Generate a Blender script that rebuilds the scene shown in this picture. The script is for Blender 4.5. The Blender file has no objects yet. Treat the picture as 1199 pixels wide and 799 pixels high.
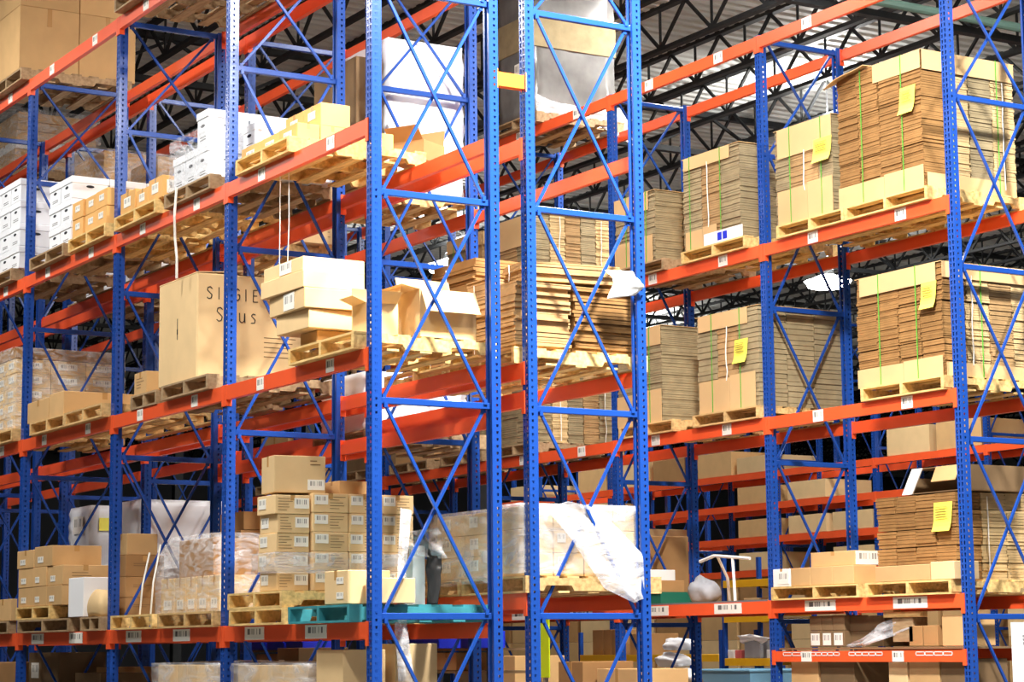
import bpy, bmesh, math, random
from mathutils import Vector, Matrix
random.seed(7)
scene = bpy.context.scene
COL = scene.collection

# ---------------------------------------------------------------- materials
def new_mat(name):
    m = bpy.data.materials.new(name); m.use_nodes = True
    nt = m.node_tree; b = nt.nodes['Principled BSDF']
    return m, nt, b

def lin(c):
    return tuple((x/12.92 if x <= .04045 else ((x+.055)/1.055)**2.4) for x in (v/255 for v in c))

def plain(name, rgb, rough=.6, metal=0., vary=.0, noise=.0, nscale=6., spec=.5):
    """solid colour with a per-object lightness shift and mild blotches"""
    m, nt, b = new_mat(name); N = nt.nodes; L = nt.links
    b.inputs['Roughness'].default_value = rough; b.inputs['Metallic'].default_value = metal
    b.inputs['Specular IOR Level'].default_value = spec
    hsv = N.new('ShaderNodeHueSaturation'); hsv.inputs['Color'].default_value = (*lin(rgb), 1)
    val = None
    if vary:
        oi = N.new('ShaderNodeObjectInfo'); mr = N.new('ShaderNodeMapRange')
        mr.inputs['To Min'].default_value = 1-vary; mr.inputs['To Max'].default_value = 1+vary
        L.new(oi.outputs['Random'], mr.inputs['Value']); val = mr.outputs['Result']
    if noise:
        tc = N.new('ShaderNodeTexCoord'); nz = N.new('ShaderNodeTexNoise')
        nz.inputs['Scale'].default_value = nscale; nz.inputs['Detail'].default_value = 4
        L.new(tc.outputs['Object'], nz.inputs['Vector'])
        m2 = N.new('ShaderNodeMapRange'); m2.inputs['From Min'].default_value = .3; m2.inputs['From Max'].default_value = .7
        m2.inputs['To Min'].default_value = 1-noise; m2.inputs['To Max'].default_value = 1+noise
        L.new(nz.outputs['Fac'], m2.inputs['Value'])
        if val is None: val = m2.outputs['Result']
        else:
            mu = N.new('ShaderNodeMath'); mu.operation = 'MULTIPLY'
            L.new(val, mu.inputs[0]); L.new(m2.outputs['Result'], mu.inputs[1]); val = mu.outputs[0]
    if val is not None: L.new(val, hsv.inputs['Value'])
    L.new(hsv.outputs['Color'], b.inputs['Base Color'])
    return m

def wood(name, rgb, vary=.15):
    m, nt, b = new_mat(name); N = nt.nodes; L = nt.links
    tc = N.new('ShaderNodeTexCoord'); mp = N.new('ShaderNodeMapping'); nz = N.new('ShaderNodeTexNoise')
    mp.inputs['Scale'].default_value = (3, 14, 14); nz.inputs['Scale'].default_value = 2.2; nz.inputs['Detail'].default_value = 5
    oi = N.new('ShaderNodeObjectInfo'); mr = N.new('ShaderNodeMapRange')
    mr.inputs['To Min'].default_value = 1-vary; mr.inputs['To Max'].default_value = 1+vary
    cr = N.new('ShaderNodeValToRGB'); c = lin(rgb)
    cr.color_ramp.elements[0].position = .3; cr.color_ramp.elements[0].color = (c[0]*.62, c[1]*.56, c[2]*.48, 1)
    cr.color_ramp.elements[1].position = .62; cr.color_ramp.elements[1].color = (*c, 1)
    hsv = N.new('ShaderNodeHueSaturation')
    L.new(tc.outputs['Object'], mp.inputs['Vector']); L.new(mp.outputs['Vector'], nz.inputs['Vector'])
    L.new(nz.outputs['Fac'], cr.inputs['Fac']); L.new(cr.outputs['Color'], hsv.inputs['Color'])
    L.new(oi.outputs['Random'], mr.inputs['Value']); L.new(mr.outputs['Result'], hsv.inputs['Value'])
    L.new(hsv.outputs['Color'], b.inputs['Base Color']); b.inputs['Roughness'].default_value = .8
    return m

def barcode_mat(name, base=(245,242,232), ink=(60,55,55), bars=26):
    m, nt, b = new_mat(name); N = nt.nodes; L = nt.links
    tc = N.new('ShaderNodeTexCoord'); sep = N.new('ShaderNodeSeparateXYZ'); L.new(tc.outputs['UV'], sep.inputs[0])
    wn = N.new('ShaderNodeTexWhiteNoise'); wn.noise_dimensions = '1D'
    mu = N.new('ShaderNodeMath'); mu.operation = 'MULTIPLY'; mu.inputs[1].default_value = bars
    fl = N.new('ShaderNodeMath'); fl.operation = 'FLOOR'
    L.new(sep.outputs['X'], mu.inputs[0]); L.new(mu.outputs[0], fl.inputs[0]); L.new(fl.outputs[0], wn.inputs['W'])
    g = N.new('ShaderNodeMath'); g.operation = 'GREATER_THAN'; g.inputs[1].default_value = .5; L.new(wn.outputs['Value'], g.inputs[0])
    def band(sock, lo, hi):
        a = N.new('ShaderNodeMath'); a.operation = 'GREATER_THAN'; a.inputs[1].default_value = lo; L.new(sock, a.inputs[0])
        c = N.new('ShaderNodeMath'); c.operation = 'LESS_THAN'; c.inputs[1].default_value = hi; L.new(sock, c.inputs[0])
        d = N.new('ShaderNodeMath'); d.operation = 'MULTIPLY'; L.new(a.outputs[0], d.inputs[0]); L.new(c.outputs[0], d.inputs[1]); return d.outputs[0]
    by = band(sep.outputs['Y'], .4, .85); bx = band(sep.outputs['X'], .14, .86)
    p1 = N.new('ShaderNodeMath'); p1.operation = 'MULTIPLY'; L.new(by, p1.inputs[0]); L.new(bx, p1.inputs[1])
    p2 = N.new('ShaderNodeMath'); p2.operation = 'MULTIPLY'; L.new(p1.outputs[0], p2.inputs[0]); L.new(g.outputs[0], p2.inputs[1])
    mx = N.new('ShaderNodeMix'); mx.data_type = 'RGBA'
    mx.inputs[6].default_value = (*lin(base), 1); mx.inputs[7].default_value = (*lin(ink), 1)
    L.new(p2.outputs[0], mx.inputs[0]); L.new(mx.outputs[2], b.inputs['Base Color']); b.inputs['Roughness'].default_value = .5
    return m

def film_mat(name, opacity=.3, tint=(235,236,240), scale=7.):
    m, nt, b = new_mat(name); N = nt.nodes; L = nt.links
    b.inputs['Base Color'].default_value = (*lin(tint), 1); b.inputs['Roughness'].default_value = .18
    tc = N.new('ShaderNodeTexCoord'); mp = N.new('ShaderNodeMapping'); mp.inputs['Scale'].default_value = (1, 1, 2.6)
    nz = N.new('ShaderNodeTexNoise'); nz.inputs['Scale'].default_value = scale; nz.inputs['Detail'].default_value = 5; nz.inputs['Distortion'].default_value = 1.2
    L.new(tc.outputs['Object'], mp.inputs['Vector']); L.new(mp.outputs['Vector'], nz.inputs['Vector'])
    bp = N.new('ShaderNodeBump'); bp.inputs['Strength'].default_value = .5; bp.inputs['Distance'].default_value = .03
    L.new(nz.outputs['Fac'], bp.inputs['Height']); L.new(bp.outputs['Normal'], b.inputs['Normal'])
    mr = N.new('ShaderNodeMapRange'); mr.inputs['From Min'].default_value = .35; mr.inputs['From Max'].default_value = .7
    mr.inputs['To Min'].default_value = max(0, opacity-.15); mr.inputs['To Max'].default_value = min(1, opacity+.22)
    L.new(nz.outputs['Fac'], mr.inputs['Value']); L.new(mr.outputs['Result'], b.inputs['Alpha'])
    return m

def deck_mat(name, rgb):
    m = plain(name, rgb, .55, noise=.12, nscale=.35)
    return m

M = {
 'blue':   plain('blue_rack_paint', (30,74,160), .25, vary=.05, noise=.05, nscale=3),
 'orange': plain('orange_beam_paint', (242,92,46), .36, vary=.06, noise=.05, nscale=3),
 'spacer': plain('light_orange_paint', (250,120,30), .4),
 'yellow_steel': plain('yellow_beam_paint', (245,190,30), .4),
 'kraft':  plain('kraft_cardboard', (208,168,116), .8, vary=.13, noise=.06, nscale=4, spec=.2),
 'tan':    plain('tan_cardboard', (228,196,146), .8, vary=.09, noise=.05, nscale=4, spec=.2),
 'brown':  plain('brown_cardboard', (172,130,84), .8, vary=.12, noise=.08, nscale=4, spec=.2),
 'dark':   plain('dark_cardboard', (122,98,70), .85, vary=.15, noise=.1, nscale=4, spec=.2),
 'orangey': plain('warm_carton_cardboard', (228,176,108), .8, vary=.08, noise=.05, nscale=4, spec=.2),
 'bundle': plain('flat_carton_edges', (178,144,100), .85, vary=.16, noise=.16, nscale=9, spec=.15),
 'bundle_grey': plain('grey_flat_carton_edges', (156,140,108), .85, vary=.12, noise=.14, nscale=9, spec=.15),
 'bundle_brown': plain('brown_flat_carton_edges', (150,112,68), .85, vary=.12, noise=.14, nscale=9, spec=.15),
 'bundle_pale': plain('pale_flat_carton_edges', (206,178,130), .85, vary=.1, noise=.14, nscale=9, spec=.15),
 'flap':   plain('cover_sheet_cardboard', (212,176,126), .8, vary=.05, noise=.04, nscale=3, spec=.2),
 'white_carton': plain('white_carton_board', (240,240,238), .6, vary=.04),
 'archive': plain('white_archive_board', (238,240,244), .55, vary=.04),
 'foam':   plain('white_foam', (246,247,250), .8),
 'wood':   wood('pallet_wood', (222,184,124)),
 'wood_new': wood('new_pallet_wood', (238,202,132), .06),
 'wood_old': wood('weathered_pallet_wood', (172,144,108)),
 'teal':   plain('teal_pallet_paint', (56,142,152), .6, vary=.05, noise=.2, nscale=8),
 'paper':  plain('white_paper', (246,246,246), .5),
 'sticker': barcode_mat('shipping_sticker', ink=(150,146,142), bars=46),
 'barcode': barcode_mat('beam_barcode', ink=(110,106,104), bars=40),
 'tape':   plain('parcel_tape', (196,150,92), .25),
 'ink':    plain('black_marker_ink', (52,46,40), .7),
 'print':  plain('printed_ink', (128,96,60), .8),
 'note':   plain('yellow_paper', (250,240,96), .6),
 'green':  plain('green_strap', (92,170,60), .35),
 'cord':   plain('white_cord', (240,238,230), .5),
 'slot':   plain('dark_hand_hole', (38,40,48), .9),
 'film':   film_mat('clear_stretch_film', .09),
 'film_heavy': film_mat('milky_stretch_film', .2, scale=3.),
 'film_white': film_mat('white_plastic_film', .34, (246,246,250), 4.),
 'grey_film': plain('grey_wrapped_plastic', (118,116,114), .2, noise=.28, nscale=3.),
 'white_film_solid': plain('white_wrapped_plastic', (240,242,246), .3, noise=.06, nscale=4),
 'joist':  plain('dark_joist_paint', (34,36,38), .6, noise=.15),
 'deck':   deck_mat('galvanised_roof_deck', (226,228,224)),
 'concrete': plain('polished_concrete', (104,101,96), .5, noise=.08, nscale=.6),
 'wallpaint': plain('grey_wall_panel', (96,98,102), .8, noise=.05, nscale=.5),
 'pipe':   plain('teal_pipe_paint', (110,142,130), .45),
 'lime':   plain('lime_plastic', (214,240,30), .4),
 'blue_plastic': plain('blue_plastic', (30,52,210), .35),
 'tub':    plain('pale_blue_plastic', (126,176,206), .3),
 'black_plastic': plain('black_plastic_sheet', (44,42,42), .45, noise=.2, nscale=5),
 'grey':   plain('grey_fabric', (158,160,166), .8, vary=.1, noise=.15, nscale=5),
 'steel':  plain('bare_steel', (170,172,176), .35, metal=.7),
 'green_plastic': plain('dark_green_plastic', (22,104,84), .5),
 'yellow_plastic': plain('yellow_plastic', (240,200,20), .4),
 'pink_print': plain('red_label_print', (222,110,110), .6),
}
_lamp, _nt, _b = new_mat('lamp_diffuser')
_b.inputs['Emission Color'].default_value = (1, .97, .92, 1); _b.inputs['Emission Strength'].default_value = 30
_b.inputs['Base Color'].default_value = (1, 1, 1, 1); M['lamp'] = _lamp

# ---------------------------------------------------------------- mesh builder
class MB:
    def __init__(s): s.v = []; s.f = []; s.uv = {}
    def quad(s, a, b, c, d, uv=False):
        n = len(s.v); s.v += [a, b, c, d]; s.f.append((n, n+1, n+2, n+3))
        if uv: s.uv[len(s.f)-1] = [(0,0),(1,0),(1,1),(0,1)]
    def box(s, x0, x1, y0, y1, z0, z1):
        n = len(s.v)
        s.v += [(x0,y0,z0),(x1,y0,z0),(x1,y1,z0),(x0,y1,z0),(x0,y0,z1),(x1,y0,z1),(x1,y1,z1),(x0,y1,z1)]
        base = len(s.f)
        for q in ((0,3,2,1),(4,5,6,7),(0,1,5,4),(1,2,6,5),(2,3,7,6),(3,0,4,7)): s.f.append(tuple(n+i for i in q))
        for i in (2,3,4,5): s.uv[base+i] = [(0,0),(1,0),(1,1),(0,1)]
        return s
    def bar(s, p, q, w, h, up=(0,0,1)):
        p = Vector(p); q = Vector(q); d = (q-p).normalized(); u = Vector(up)
        if abs(d.dot(u)) > .98: u = Vector((1,0,0))
        r = d.cross(u).normalized()*w/2; t = r.cross(d).normalized()*h/2
        n = len(s.v)
        for c in (p, q):
            for a, b in ((-1,-1),(1,-1),(1,1),(-1,1)): s.v.append(tuple(c+r*a+t*b))
        for f in ((0,3,2,1),(4,5,6,7),(0,1,5,4),(1,2,6,5),(2,3,7,6),(3,0,4,7)): s.f.append(tuple(n+i for i in f))
        return s
    def tube(s, pts, r, k=8):
        pts = [Vector(p) for p in pts]; n = len(s.v)
        for i, p in enumerate(pts):
            d = (pts[min(i+1,len(pts)-1)]-pts[max(i-1,0)]).normalized()
            u = Vector((0,0,1)) if abs(d.z) < .9 else Vector((1,0,0))
            a = d.cross(u).normalized(); b = d.cross(a)
            for j in range(k):
                t = 2*math.pi*j/k; s.v.append(tuple(p+a*math.cos(t)*r+b*math.sin(t)*r))
        for i in range(len(pts)-1):
            for j in range(k):
                s.f.append((n+i*k+j, n+i*k+(j+1)%k, n+(i+1)*k+(j+1)%k, n+(i+1)*k+j))
        s.f.append(tuple(n+j for j in range(k))[::-1]); s.f.append(tuple(n+(len(pts)-1)*k+j for j in range(k)))
        return s
    def prism_x(s, prof, x0, x1):
        n = len(s.v); k = len(prof)
        s.v += [(x0,y,z) for y,z in prof]+[(x1,y,z) for y,z in prof]
        for i in range(k): s.f.append((n+i, n+(i+1)%k, n+k+(i+1)%k, n+k+i))
        s.f.append(tuple(n+i for i in range(k))[::-1]); s.f.append(tuple(n+k+i for i in range(k)))
        return s
    def prism_y(s, prof, y0, y1):
        n = len(s.v); k = len(prof)
        s.v += [(x,y0,z) for x,z in prof]+[(x,y1,z) for x,z in prof]
        for i in range(k): s.f.append((n+i, n+k+i, n+k+(i+1)%k, n+(i+1)%k))
        s.f.append(tuple(n+i for i in range(k))); s.f.append(tuple(n+k+i for i in range(k))[::-1])
        return s
    def mesh(s, name, bevel=0.):
        me = bpy.data.meshes.new(name); me.from_pydata(s.v, [], s.f); me.validate()
        if s.uv and len(me.polygons) == len(s.f):
            ul = me.uv_layers.new(name='UVMap')
            for fi, c in s.uv.items():
                for li, t in zip(me.polygons[fi].loop_indices, c): ul.data[li].uv = t
        bm = bmesh.new(); bm.from_mesh(me)
        if bevel:
            bmesh.ops.bevel(bm, geom=bm.edges[:], offset=bevel, segments=1, affect='EDGES', profile=.5)
        bmesh.ops.recalc_face_normals(bm, faces=bm.faces[:]) if not s.uv else None
        bm.to_mesh(me); bm.free()
        return me

def link(name, me, mat, parent=None, loc=None, rz=0.):
    o = bpy.data.objects.new(name, me); COL.objects.link(o)
    if me is not None and mat is not None:
        if len(me.materials) == 0: me.materials.append(M[mat])
        elif me.materials[0] is not M[mat]:
            o.material_slots[0].link = 'OBJECT'; o.material_slots[0].material = M[mat]
    if parent is not None: o.parent = parent
    if loc is not None: o.location = loc
    if rz: o.rotation_euler = (0, 0, rz)
    return o

def tag(o, label, cat, group=None):
    o['label'] = label; o['category'] = cat
    if group: o['group'] = group
    return o

def empty(name, loc, label, cat, group=None, rz=0.):
    o = bpy.data.objects.new(name, None); COL.objects.link(o); o.location = loc; o.rotation_euler = (0,0,rz)
    o.empty_display_size = .2
    return tag(o, label, cat, group)

def struct(name, mb, mat):
    o = link(name, mb.mesh(name), mat); o['kind'] = 'structure'; return o

def copy_tree(o, parent=None):
    c = o.copy(); COL.objects.link(c)
    if parent is not None: c.parent = parent
    for ch in o.children: copy_tree(ch, c)
    return c

# ---------------------------------------------------------------- rack parts
PW, PD, PITCH = .085, .077, .0508     # post width (x), depth (y), hole pitch
ZS = [.30, 1.83, 3.37, 4.90, 6.44]    # horizontals of every frame
FD = 1.07                             # frame depth

def hole_row(mb, org, du, w, cx, hw, hh, z0, z1):
    """one cell w wide, z0..z1 high, with a rectangular hole round cx; du is the in-plane direction"""
    ox, oy = org
    P = lambda a, z: (ox+du[0]*a, oy+du[1]*a, z)
    zc = (z0+z1)/2
    o = [P(0,z0), P(w,z0), P(w,z1), P(0,z1)]
    i = [P(cx-hw*.7,zc-hh), P(cx+hw*.7,zc-hh), P(cx+hw,zc+hh), P(cx-hw,zc+hh)]
    n = len(mb.v); mb.v += o+i
    for k in range(4): mb.f.append((n+k, n+(k+1)%4, n+4+(k+1)%4, n+4+k))

def post_mesh(height, flip):
    mb = MB(); n = int(height/PITCH)
    Y = (lambda y: FD-y) if flip else (lambda y: y)
    sg = -1 if flip else 1
    for k in range(n):
        z0, z1 = k*PITCH, (k+1)*PITCH
        hole_row(mb, (-PW, Y(0)), (1,0), PW/2, PW*.27, .0088, .0165, z0, z1)
        hole_row(mb, (-PW/2, Y(0)), (1,0), PW/2, PW*.23, .0088, .0165, z0, z1)
        hole_row(mb, (0, Y(0)), (0,sg), PD, PD*.42, .0098, .0098, z0, z1)
        hole_row(mb, (-PW, Y(0)), (0,sg), PD, PD*.42, .0098, .0098, z0, z1)
    h = n*PITCH
    for xa, xb in ((0, -.022), (-PW, -PW+.022)):
        mb.quad((xa, Y(PD), 0), (xb, Y(PD), 0), (xb, Y(PD), h), (xa, Y(PD), h))
        mb.quad((xb, Y(PD), 0), (xb, Y(PD-.018), 0), (xb, Y(PD-.018), h), (xb, Y(PD), h))
    me = bpy.data.meshes.new('post'); me.from_pydata(mb.v, [], mb.f)
    bm = bmesh.new(); bm.from_mesh(me)
    bmesh.ops.remove_doubles(bm, verts=bm.verts[:], dist=.0004)
    bmesh.ops.recalc_face_normals(bm, faces=bm.faces[:]); bm.to_mesh(me); bm.free()
    return me

FRAMES = {}
def frame_proto(height, loc, label, group):
    r = empty('upright_frame', loc, label, 'rack upright', group)
    for flip in (False, True):
        p = link('post', post_mesh(height, flip), 'blue', r)
        s = p.modifiers.new('sheet', 'SOLIDIFY'); s.thickness = .0028; s.offset = 0
        fy = .0 if not flip else FD-PD
        link('foot_plate', MB().box(-PW-.02, .02, fy-.03, fy+PD+.03, 0, .008).mesh('foot_plate'), 'blue', p)
    zs = ZS+[height-.06]
    for z in zs:
        link('strut', MB().box(-.062, -.022, PD-.02, FD-PD+.02, z-.024, z+.024).mesh('strut', .004), 'blue', r)
    for a, b in zip(zs[:-1], zs[1:]):
        for i, (ya, yb) in enumerate(((.12, FD-.12), (FD-.12, .12))):
            dx = -.029 if i else -.055
            m = MB().bar((dx, ya, a+.03), (dx, yb, b-.03), .021, .021, (1,0,0))
            for yy, zz in ((ya, a+.03), (yb, b-.03)): m.box(dx-.016, dx+.016, yy-.014, yy+.014, zz-.02, zz+.02)
            link('brace', m.mesh('brace'), 'blue', r)
    return r

def frame(height, x, y, label, group):
    key = round(height, 2)
    if key not in FRAMES: FRAMES[key] = frame_proto(height, (x, y, 0), label, group); return FRAMES[key]
    f = copy_tree(FRAMES[key]); f.location = (x, y, 0); f['label'] = label; f['group'] = group
    return f

BEAMS = {}
BH = .118
def beam_proto(length, rear):
    r = bpy.data.objects.new('load_beam', None); COL.objects.link(r); r.empty_display_size = .1
    s = -1 if rear else 1
    prof = [(-.010,-BH),(.036,-BH),(.036,-.032),(.016,-.032),(.016,0),(-.010,0)]
    prof = [(y*s, z) for y, z in prof]
    link('box_section', MB().prism_x(prof, 0, length).mesh('box_section'), 'orange', r)
    for x0, x1, xs in ((-.040, .004, .001), (length-.004, length+.040, length-.005)):
        m = MB(); y0, y1 = sorted((-.012*s, -.003*s)); m.box(x0, x1, y0, y1, -.168, .006)
        y0, y1 = sorted((-.003*s, .040*s)); m.box(xs, xs+.004, y0, y1, -.168, .006)
        link('end_connector', m.mesh('end_connector', .001), 'orange', r)
    return r

def beam(x0, x1, y, z, rear, label, group, cat='rack beam', tags=(), mat=None):
    """x0..x1 clear span between posts; y = outer face of the post; tags = (centre fraction, width, height)"""
    key = (round(x1-x0, 3), rear)
    if key not in BEAMS: BEAMS[key] = r = beam_proto(x1-x0, rear)
    else:
        r = bpy.data.objects.new('load_beam', None); COL.objects.link(r)
        for ch in BEAMS[key].children:
            if ch.name.startswith(('box_section', 'end_connector')):
                c = ch.copy(); COL.objects.link(c); c.parent = r
    r.location = (x0, y, z); tag(r, label, cat, group)
    for fr, w, h in tags:
        cx = fr*(x1-x0)
        link('barcode_label', MB().box(cx-w/2, cx+w/2, -.0135, -.0098, -BH/2-h/2, -BH/2+h/2).mesh('barcode_label'), 'barcode', r)
    return r

# ---------------------------------------------------------------- pallets
PAL = {}
def pallet_proto(w, d, mat, seed):
    rnd = random.Random(seed)
    r = bpy.data.objects.new('wooden_pallet', None); COL.objects.link(r); r.empty_display_size = .1
    for x in (0, w/2-.019, w-.038):
        z0, z1 = .016, .110; prof = [(0,z0),(d*.13,z0),(d*.15,z0+.04),(d*.33,z0+.04),(d*.35,z0),(d*.65,z0),(d*.67,z0+.04),(d*.85,z0+.04),(d*.87,z0),(d,z0),(d,z1),(0,z1)]
        link('stringer', MB().prism_x(prof, x, x+.038).mesh('stringer'), mat, r)
    for nm, n, z in (('top_deck', 7, .110), ('bottom_deck', 5, 0)):
        m = MB(); bw = .105 if n == 7 else .1
        for i in range(n):
            y = i*(d-bw)/(n-1); j = rnd.uniform(-.012, .012) if 0 < i < n-1 else 0
            m.box(rnd.uniform(-.004, .006), w+rnd.uniform(-.006, .004), y+j, y+bw+j, z, z+.016)
        link(nm, m.mesh(nm), mat, r)
    return r

def pallet(x0, y0, z, label, mat='wood', w=1.02, d=1.22, rz=0., group='wooden pallets on the racks'):
    key = (round(w, 2), round(d, 2), mat)
    if key not in PAL: r = PAL[key] = pallet_proto(w, d, mat, len(PAL)+3)
    else: r = copy_tree(PAL[key])
    r.location = (x0, y0, z+.002); r.rotation_euler = (0, 0, rz)
    if mat == 'teal': r.name = 'painted_pallet'
    return tag(r, label, 'pallet', group)

# ---------------------------------------------------------------- cartons
def decal(face, x0, x1, y0, y1, z0, z1, a0, a1, b0, b1, t=.0025):
    """box lying on a carton face: a = fraction along the face, b = fraction of the height"""
    if face == 'F':
        return (x0+(x1-x0)*a0, x0+(x1-x0)*a1, y0-t, y0+.0005, z0+(z1-z0)*b0, z0+(z1-z0)*b1)
    return (x1-.0005, x1+t, y0+(y1-y0)*a0, y0+(y1-y0)*a1, z0+(z1-z0)*b0, z0+(z1-z0)*b1)

def carton(x0, x1, y0, y1, z0, z1, look, label, group=None, stick=(), tape='y', lines=(), rz=0., cat='box', name='carton'):
    cx, cy = (x0+x1)/2, (y0+y1)/2
    X0, X1, Y0, Y1, H = x0-cx, x1-cx, y0-cy, y1-cy, z1-z0
    o = link(name, MB().box(X0, X1, Y0, Y1, 0, H).mesh(name, .004), look, None, (cx, cy, z0+.002), rz)
    tag(o, label, cat, group)
    if tape == 'y':
        m = MB(); w = min(.05, (X1-X0)*.12); m.box(-w/2, w/2, Y0-.002, Y1+.002, H-.001, H+.002)
        m.box(-w/2, w/2, Y0-.002, Y0+.001, H*.72, H+.002)
        link('tape', m.mesh('tape'), 'tape', o)
    elif tape == 'x':
        m = MB(); w = min(.05, (Y1-Y0)*.12); m.box(X0-.002, X1+.002, -w/2, w/2, H-.001, H+.002)
        m.box(X1-.001, X1+.002, -w/2, w/2, H*.72, H+.002)
        link('tape', m.mesh('tape'), 'tape', o)
    for f, a0, a1, b0, b1 in stick:
        link('shipping_label', MB().box(*decal(f, X0, X1, Y0, Y1, 0, H, a0, a1, b0, b1, .004)).mesh('shipping_label'), 'sticker', o)
    if lines:
        m = MB()
        for f, a0, a1, b0, b1, n in lines:
            for k in range(n):
                bb = b0+(b1-b0)*k/max(1, n-1); aa = a1-(a1-a0)*random.uniform(0, .45)
                m.box(*decal(f, X0, X1, Y0, Y1, 0, H, a0, aa, bb, bb+.028, .0016))
        link('printed_text', m.mesh('printed_text'), 'print', o)
    return o

def archive_box(x0, x1, y0, y1, z0, z1, label, group):
    cx, cy = (x0+x1)/2, (y0+y1)/2; X0, X1, Y0, Y1, H = x0-cx, x1-cx, y0-cy, y1-cy, z1-z0
    o = link('archive_box', MB().box(X0+.008, X1-.008, Y0+.008, Y1-.008, 0, H-.01).mesh('archive_box', .003), 'archive', None, (cx, cy, z0+.002))
    tag(o, label, 'storage box', group)
    link('lid', MB().box(X0, X1, Y0, Y1, H-.07, H-.003).mesh('lid', .004), 'archive', o)
    def oval(f, c, z, w, h):
        n = 12; m = MB(); pts = [(c+math.cos(2*math.pi*i/n)*w, z+math.sin(2*math.pi*i/n)*h) for i in range(n)]
        if f == 'F': m.prism_y(pts, Y0+.005, Y0+.0085)
        else: m.prism_x(pts, X1-.0085, X1-.005)
        return m
    link('hand_hole', oval('F', 0, H*.56, .042, .014).mesh('hand_hole'), 'slot', o)
    link('hand_hole', oval('X', 0, H*.56, .042, .014).mesh('hand_hole'), 'slot', o)
    m = MB()
    for k in range(2): m.box(*decal('F', X0+.008, X1, Y0+.008, Y1, 0, H, .25, .75, .14+.08*k, .165+.08*k, .001))
    link('printed_text', m.mesh('printed_text'), 'ink', o)
    return o

def open_carton(x0, x1, y0, y1, z0, z1, look, label, flaps, rz=0., group=None, tilt=0.):
    """no lid: four walls and a floor; flaps = (side, length, angle from upright outward)"""
    cx, cy = (x0+x1)/2, (y0+y1)/2; X0, X1, Y0, Y1, H = x0-cx, x1-cx, y0-cy, y1-cy, z1-z0; t = .006
    o = empty('open_carton', (cx, cy, z0+.002), label, 'box', group, rz); o.rotation_euler = (tilt, 0, rz)
    m = MB(); m.box(X0, X1, Y0, Y1, 0, t); m.box(X0, X0+t, Y0, Y1, t, H); m.box(X1-t, X1, Y0, Y1, t, H)
    m.box(X0+t, X1-t, Y0, Y0+t, t, H); m.box(X0+t, X1-t, Y1-t, Y1, t, H)
    link('body', m.mesh('body'), look, o)
    for sd, ln, an in flaps:
        a = math.radians(an); c, s = math.cos(a)*ln, math.sin(a)*ln; m = MB()
        if sd == 'X1': m.prism_y([(X1-t,H),(X1,H),(X1+s,H+c),(X1+s-t,H+c)], Y0+.01, Y1-.01)
        if sd == 'X0': m.prism_y([(X0,H),(X0+t,H),(X0-s+t,H+c),(X0-s,H+c)], Y0+.01, Y1-.01)
        if sd == 'Y0': m.prism_x([(Y0,H),(Y0+t,H),(Y0-s+t,H+c),(Y0-s,H+c)], X0+.01, X1-.01)
        if sd == 'Y1': m.prism_x([(Y1-t,H),(Y1,H),(Y1+s,H+c),(Y1+s-t,H+c)], X0+.01, X1-.01)
        link('flap', m.mesh('flap'), look, o)
    return o

ORD = ['top','second','third','fourth','fifth','sixth','seventh']
NTH = ['first','second','third','fourth','fifth','sixth']
def grid(xs, ys, zs, look, what, group, stick=(), fstick=(), lines=(), tape='x', jit=.006, archive=False, skip=(), top=True):
    """a stack of cartons on a grid; only those that show on the front, the near side or the top"""
    nx, ny, nz = len(xs)-1, len(ys)-1, len(zs)-1
    for k in range(nz):
        for i in range(nx):
            for j in range(ny):
                if (i, j, k) in skip: continue
                tier = 'single' if nz == 1 else ('bottom' if k == 0 and nz > 1 else ORD[nz-1-k])
                if j == 0 and i == nx-1: pos = 'front corner'
                elif j == 0: pos = 'front, %s left' % NTH[nx-1-i]
                elif i == nx-1: pos = 'side, %s back' % NTH[j]
                else: pos = 'inner, %s left, %s back' % (NTH[nx-1-i], NTH[j])
                g = .003; a, b, c, d = (random.uniform(-jit, jit)*.5 for _ in range(4))
                x0, x1, y0, y1, z0, z1 = xs[i]+g, xs[i+1]-g+a, ys[j]+g+b, ys[j+1]-g, zs[k]+(0 if k == 0 else .001), zs[k+1]-.001
                lb = '%s, %s tier, %s' % (what, tier, pos)
                if archive: archive_box(x0, x1, y0, y1, z0, z1, lb, group)
                else:
                    st = (list(stick) if i == nx-1 else [])+(list(fstick) if j == 0 else [])
                    carton(x0, x1, y0, y1, z0, z1, look, lb, group, st, tape if k == nz-1 else None, lines if i == nx-1 or j == 0 else ())

# ---------------------------------------------------------------- strapped bales of flat cartons
def sheets(x0, x1, y0, y1, z0, z1, t, seed, jit=.007, gap=.25):
    r = random.Random(seed); m = MB(); z = z0
    while z < z1-.004:
        h = min(t*r.uniform(.7, 1.35), z1-z)
        a, b, c, d = (r.uniform(-jit, jit) for _ in range(4))
        m.box(x0+a, x1+b, y0+c, y1+d, z, z+h*(1-gap*.5)); m.box(x0+.012, x1-.012, y0+.012, y1-.012, z+h*(1-gap*.5), z+h)
        z += h
    return m

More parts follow.
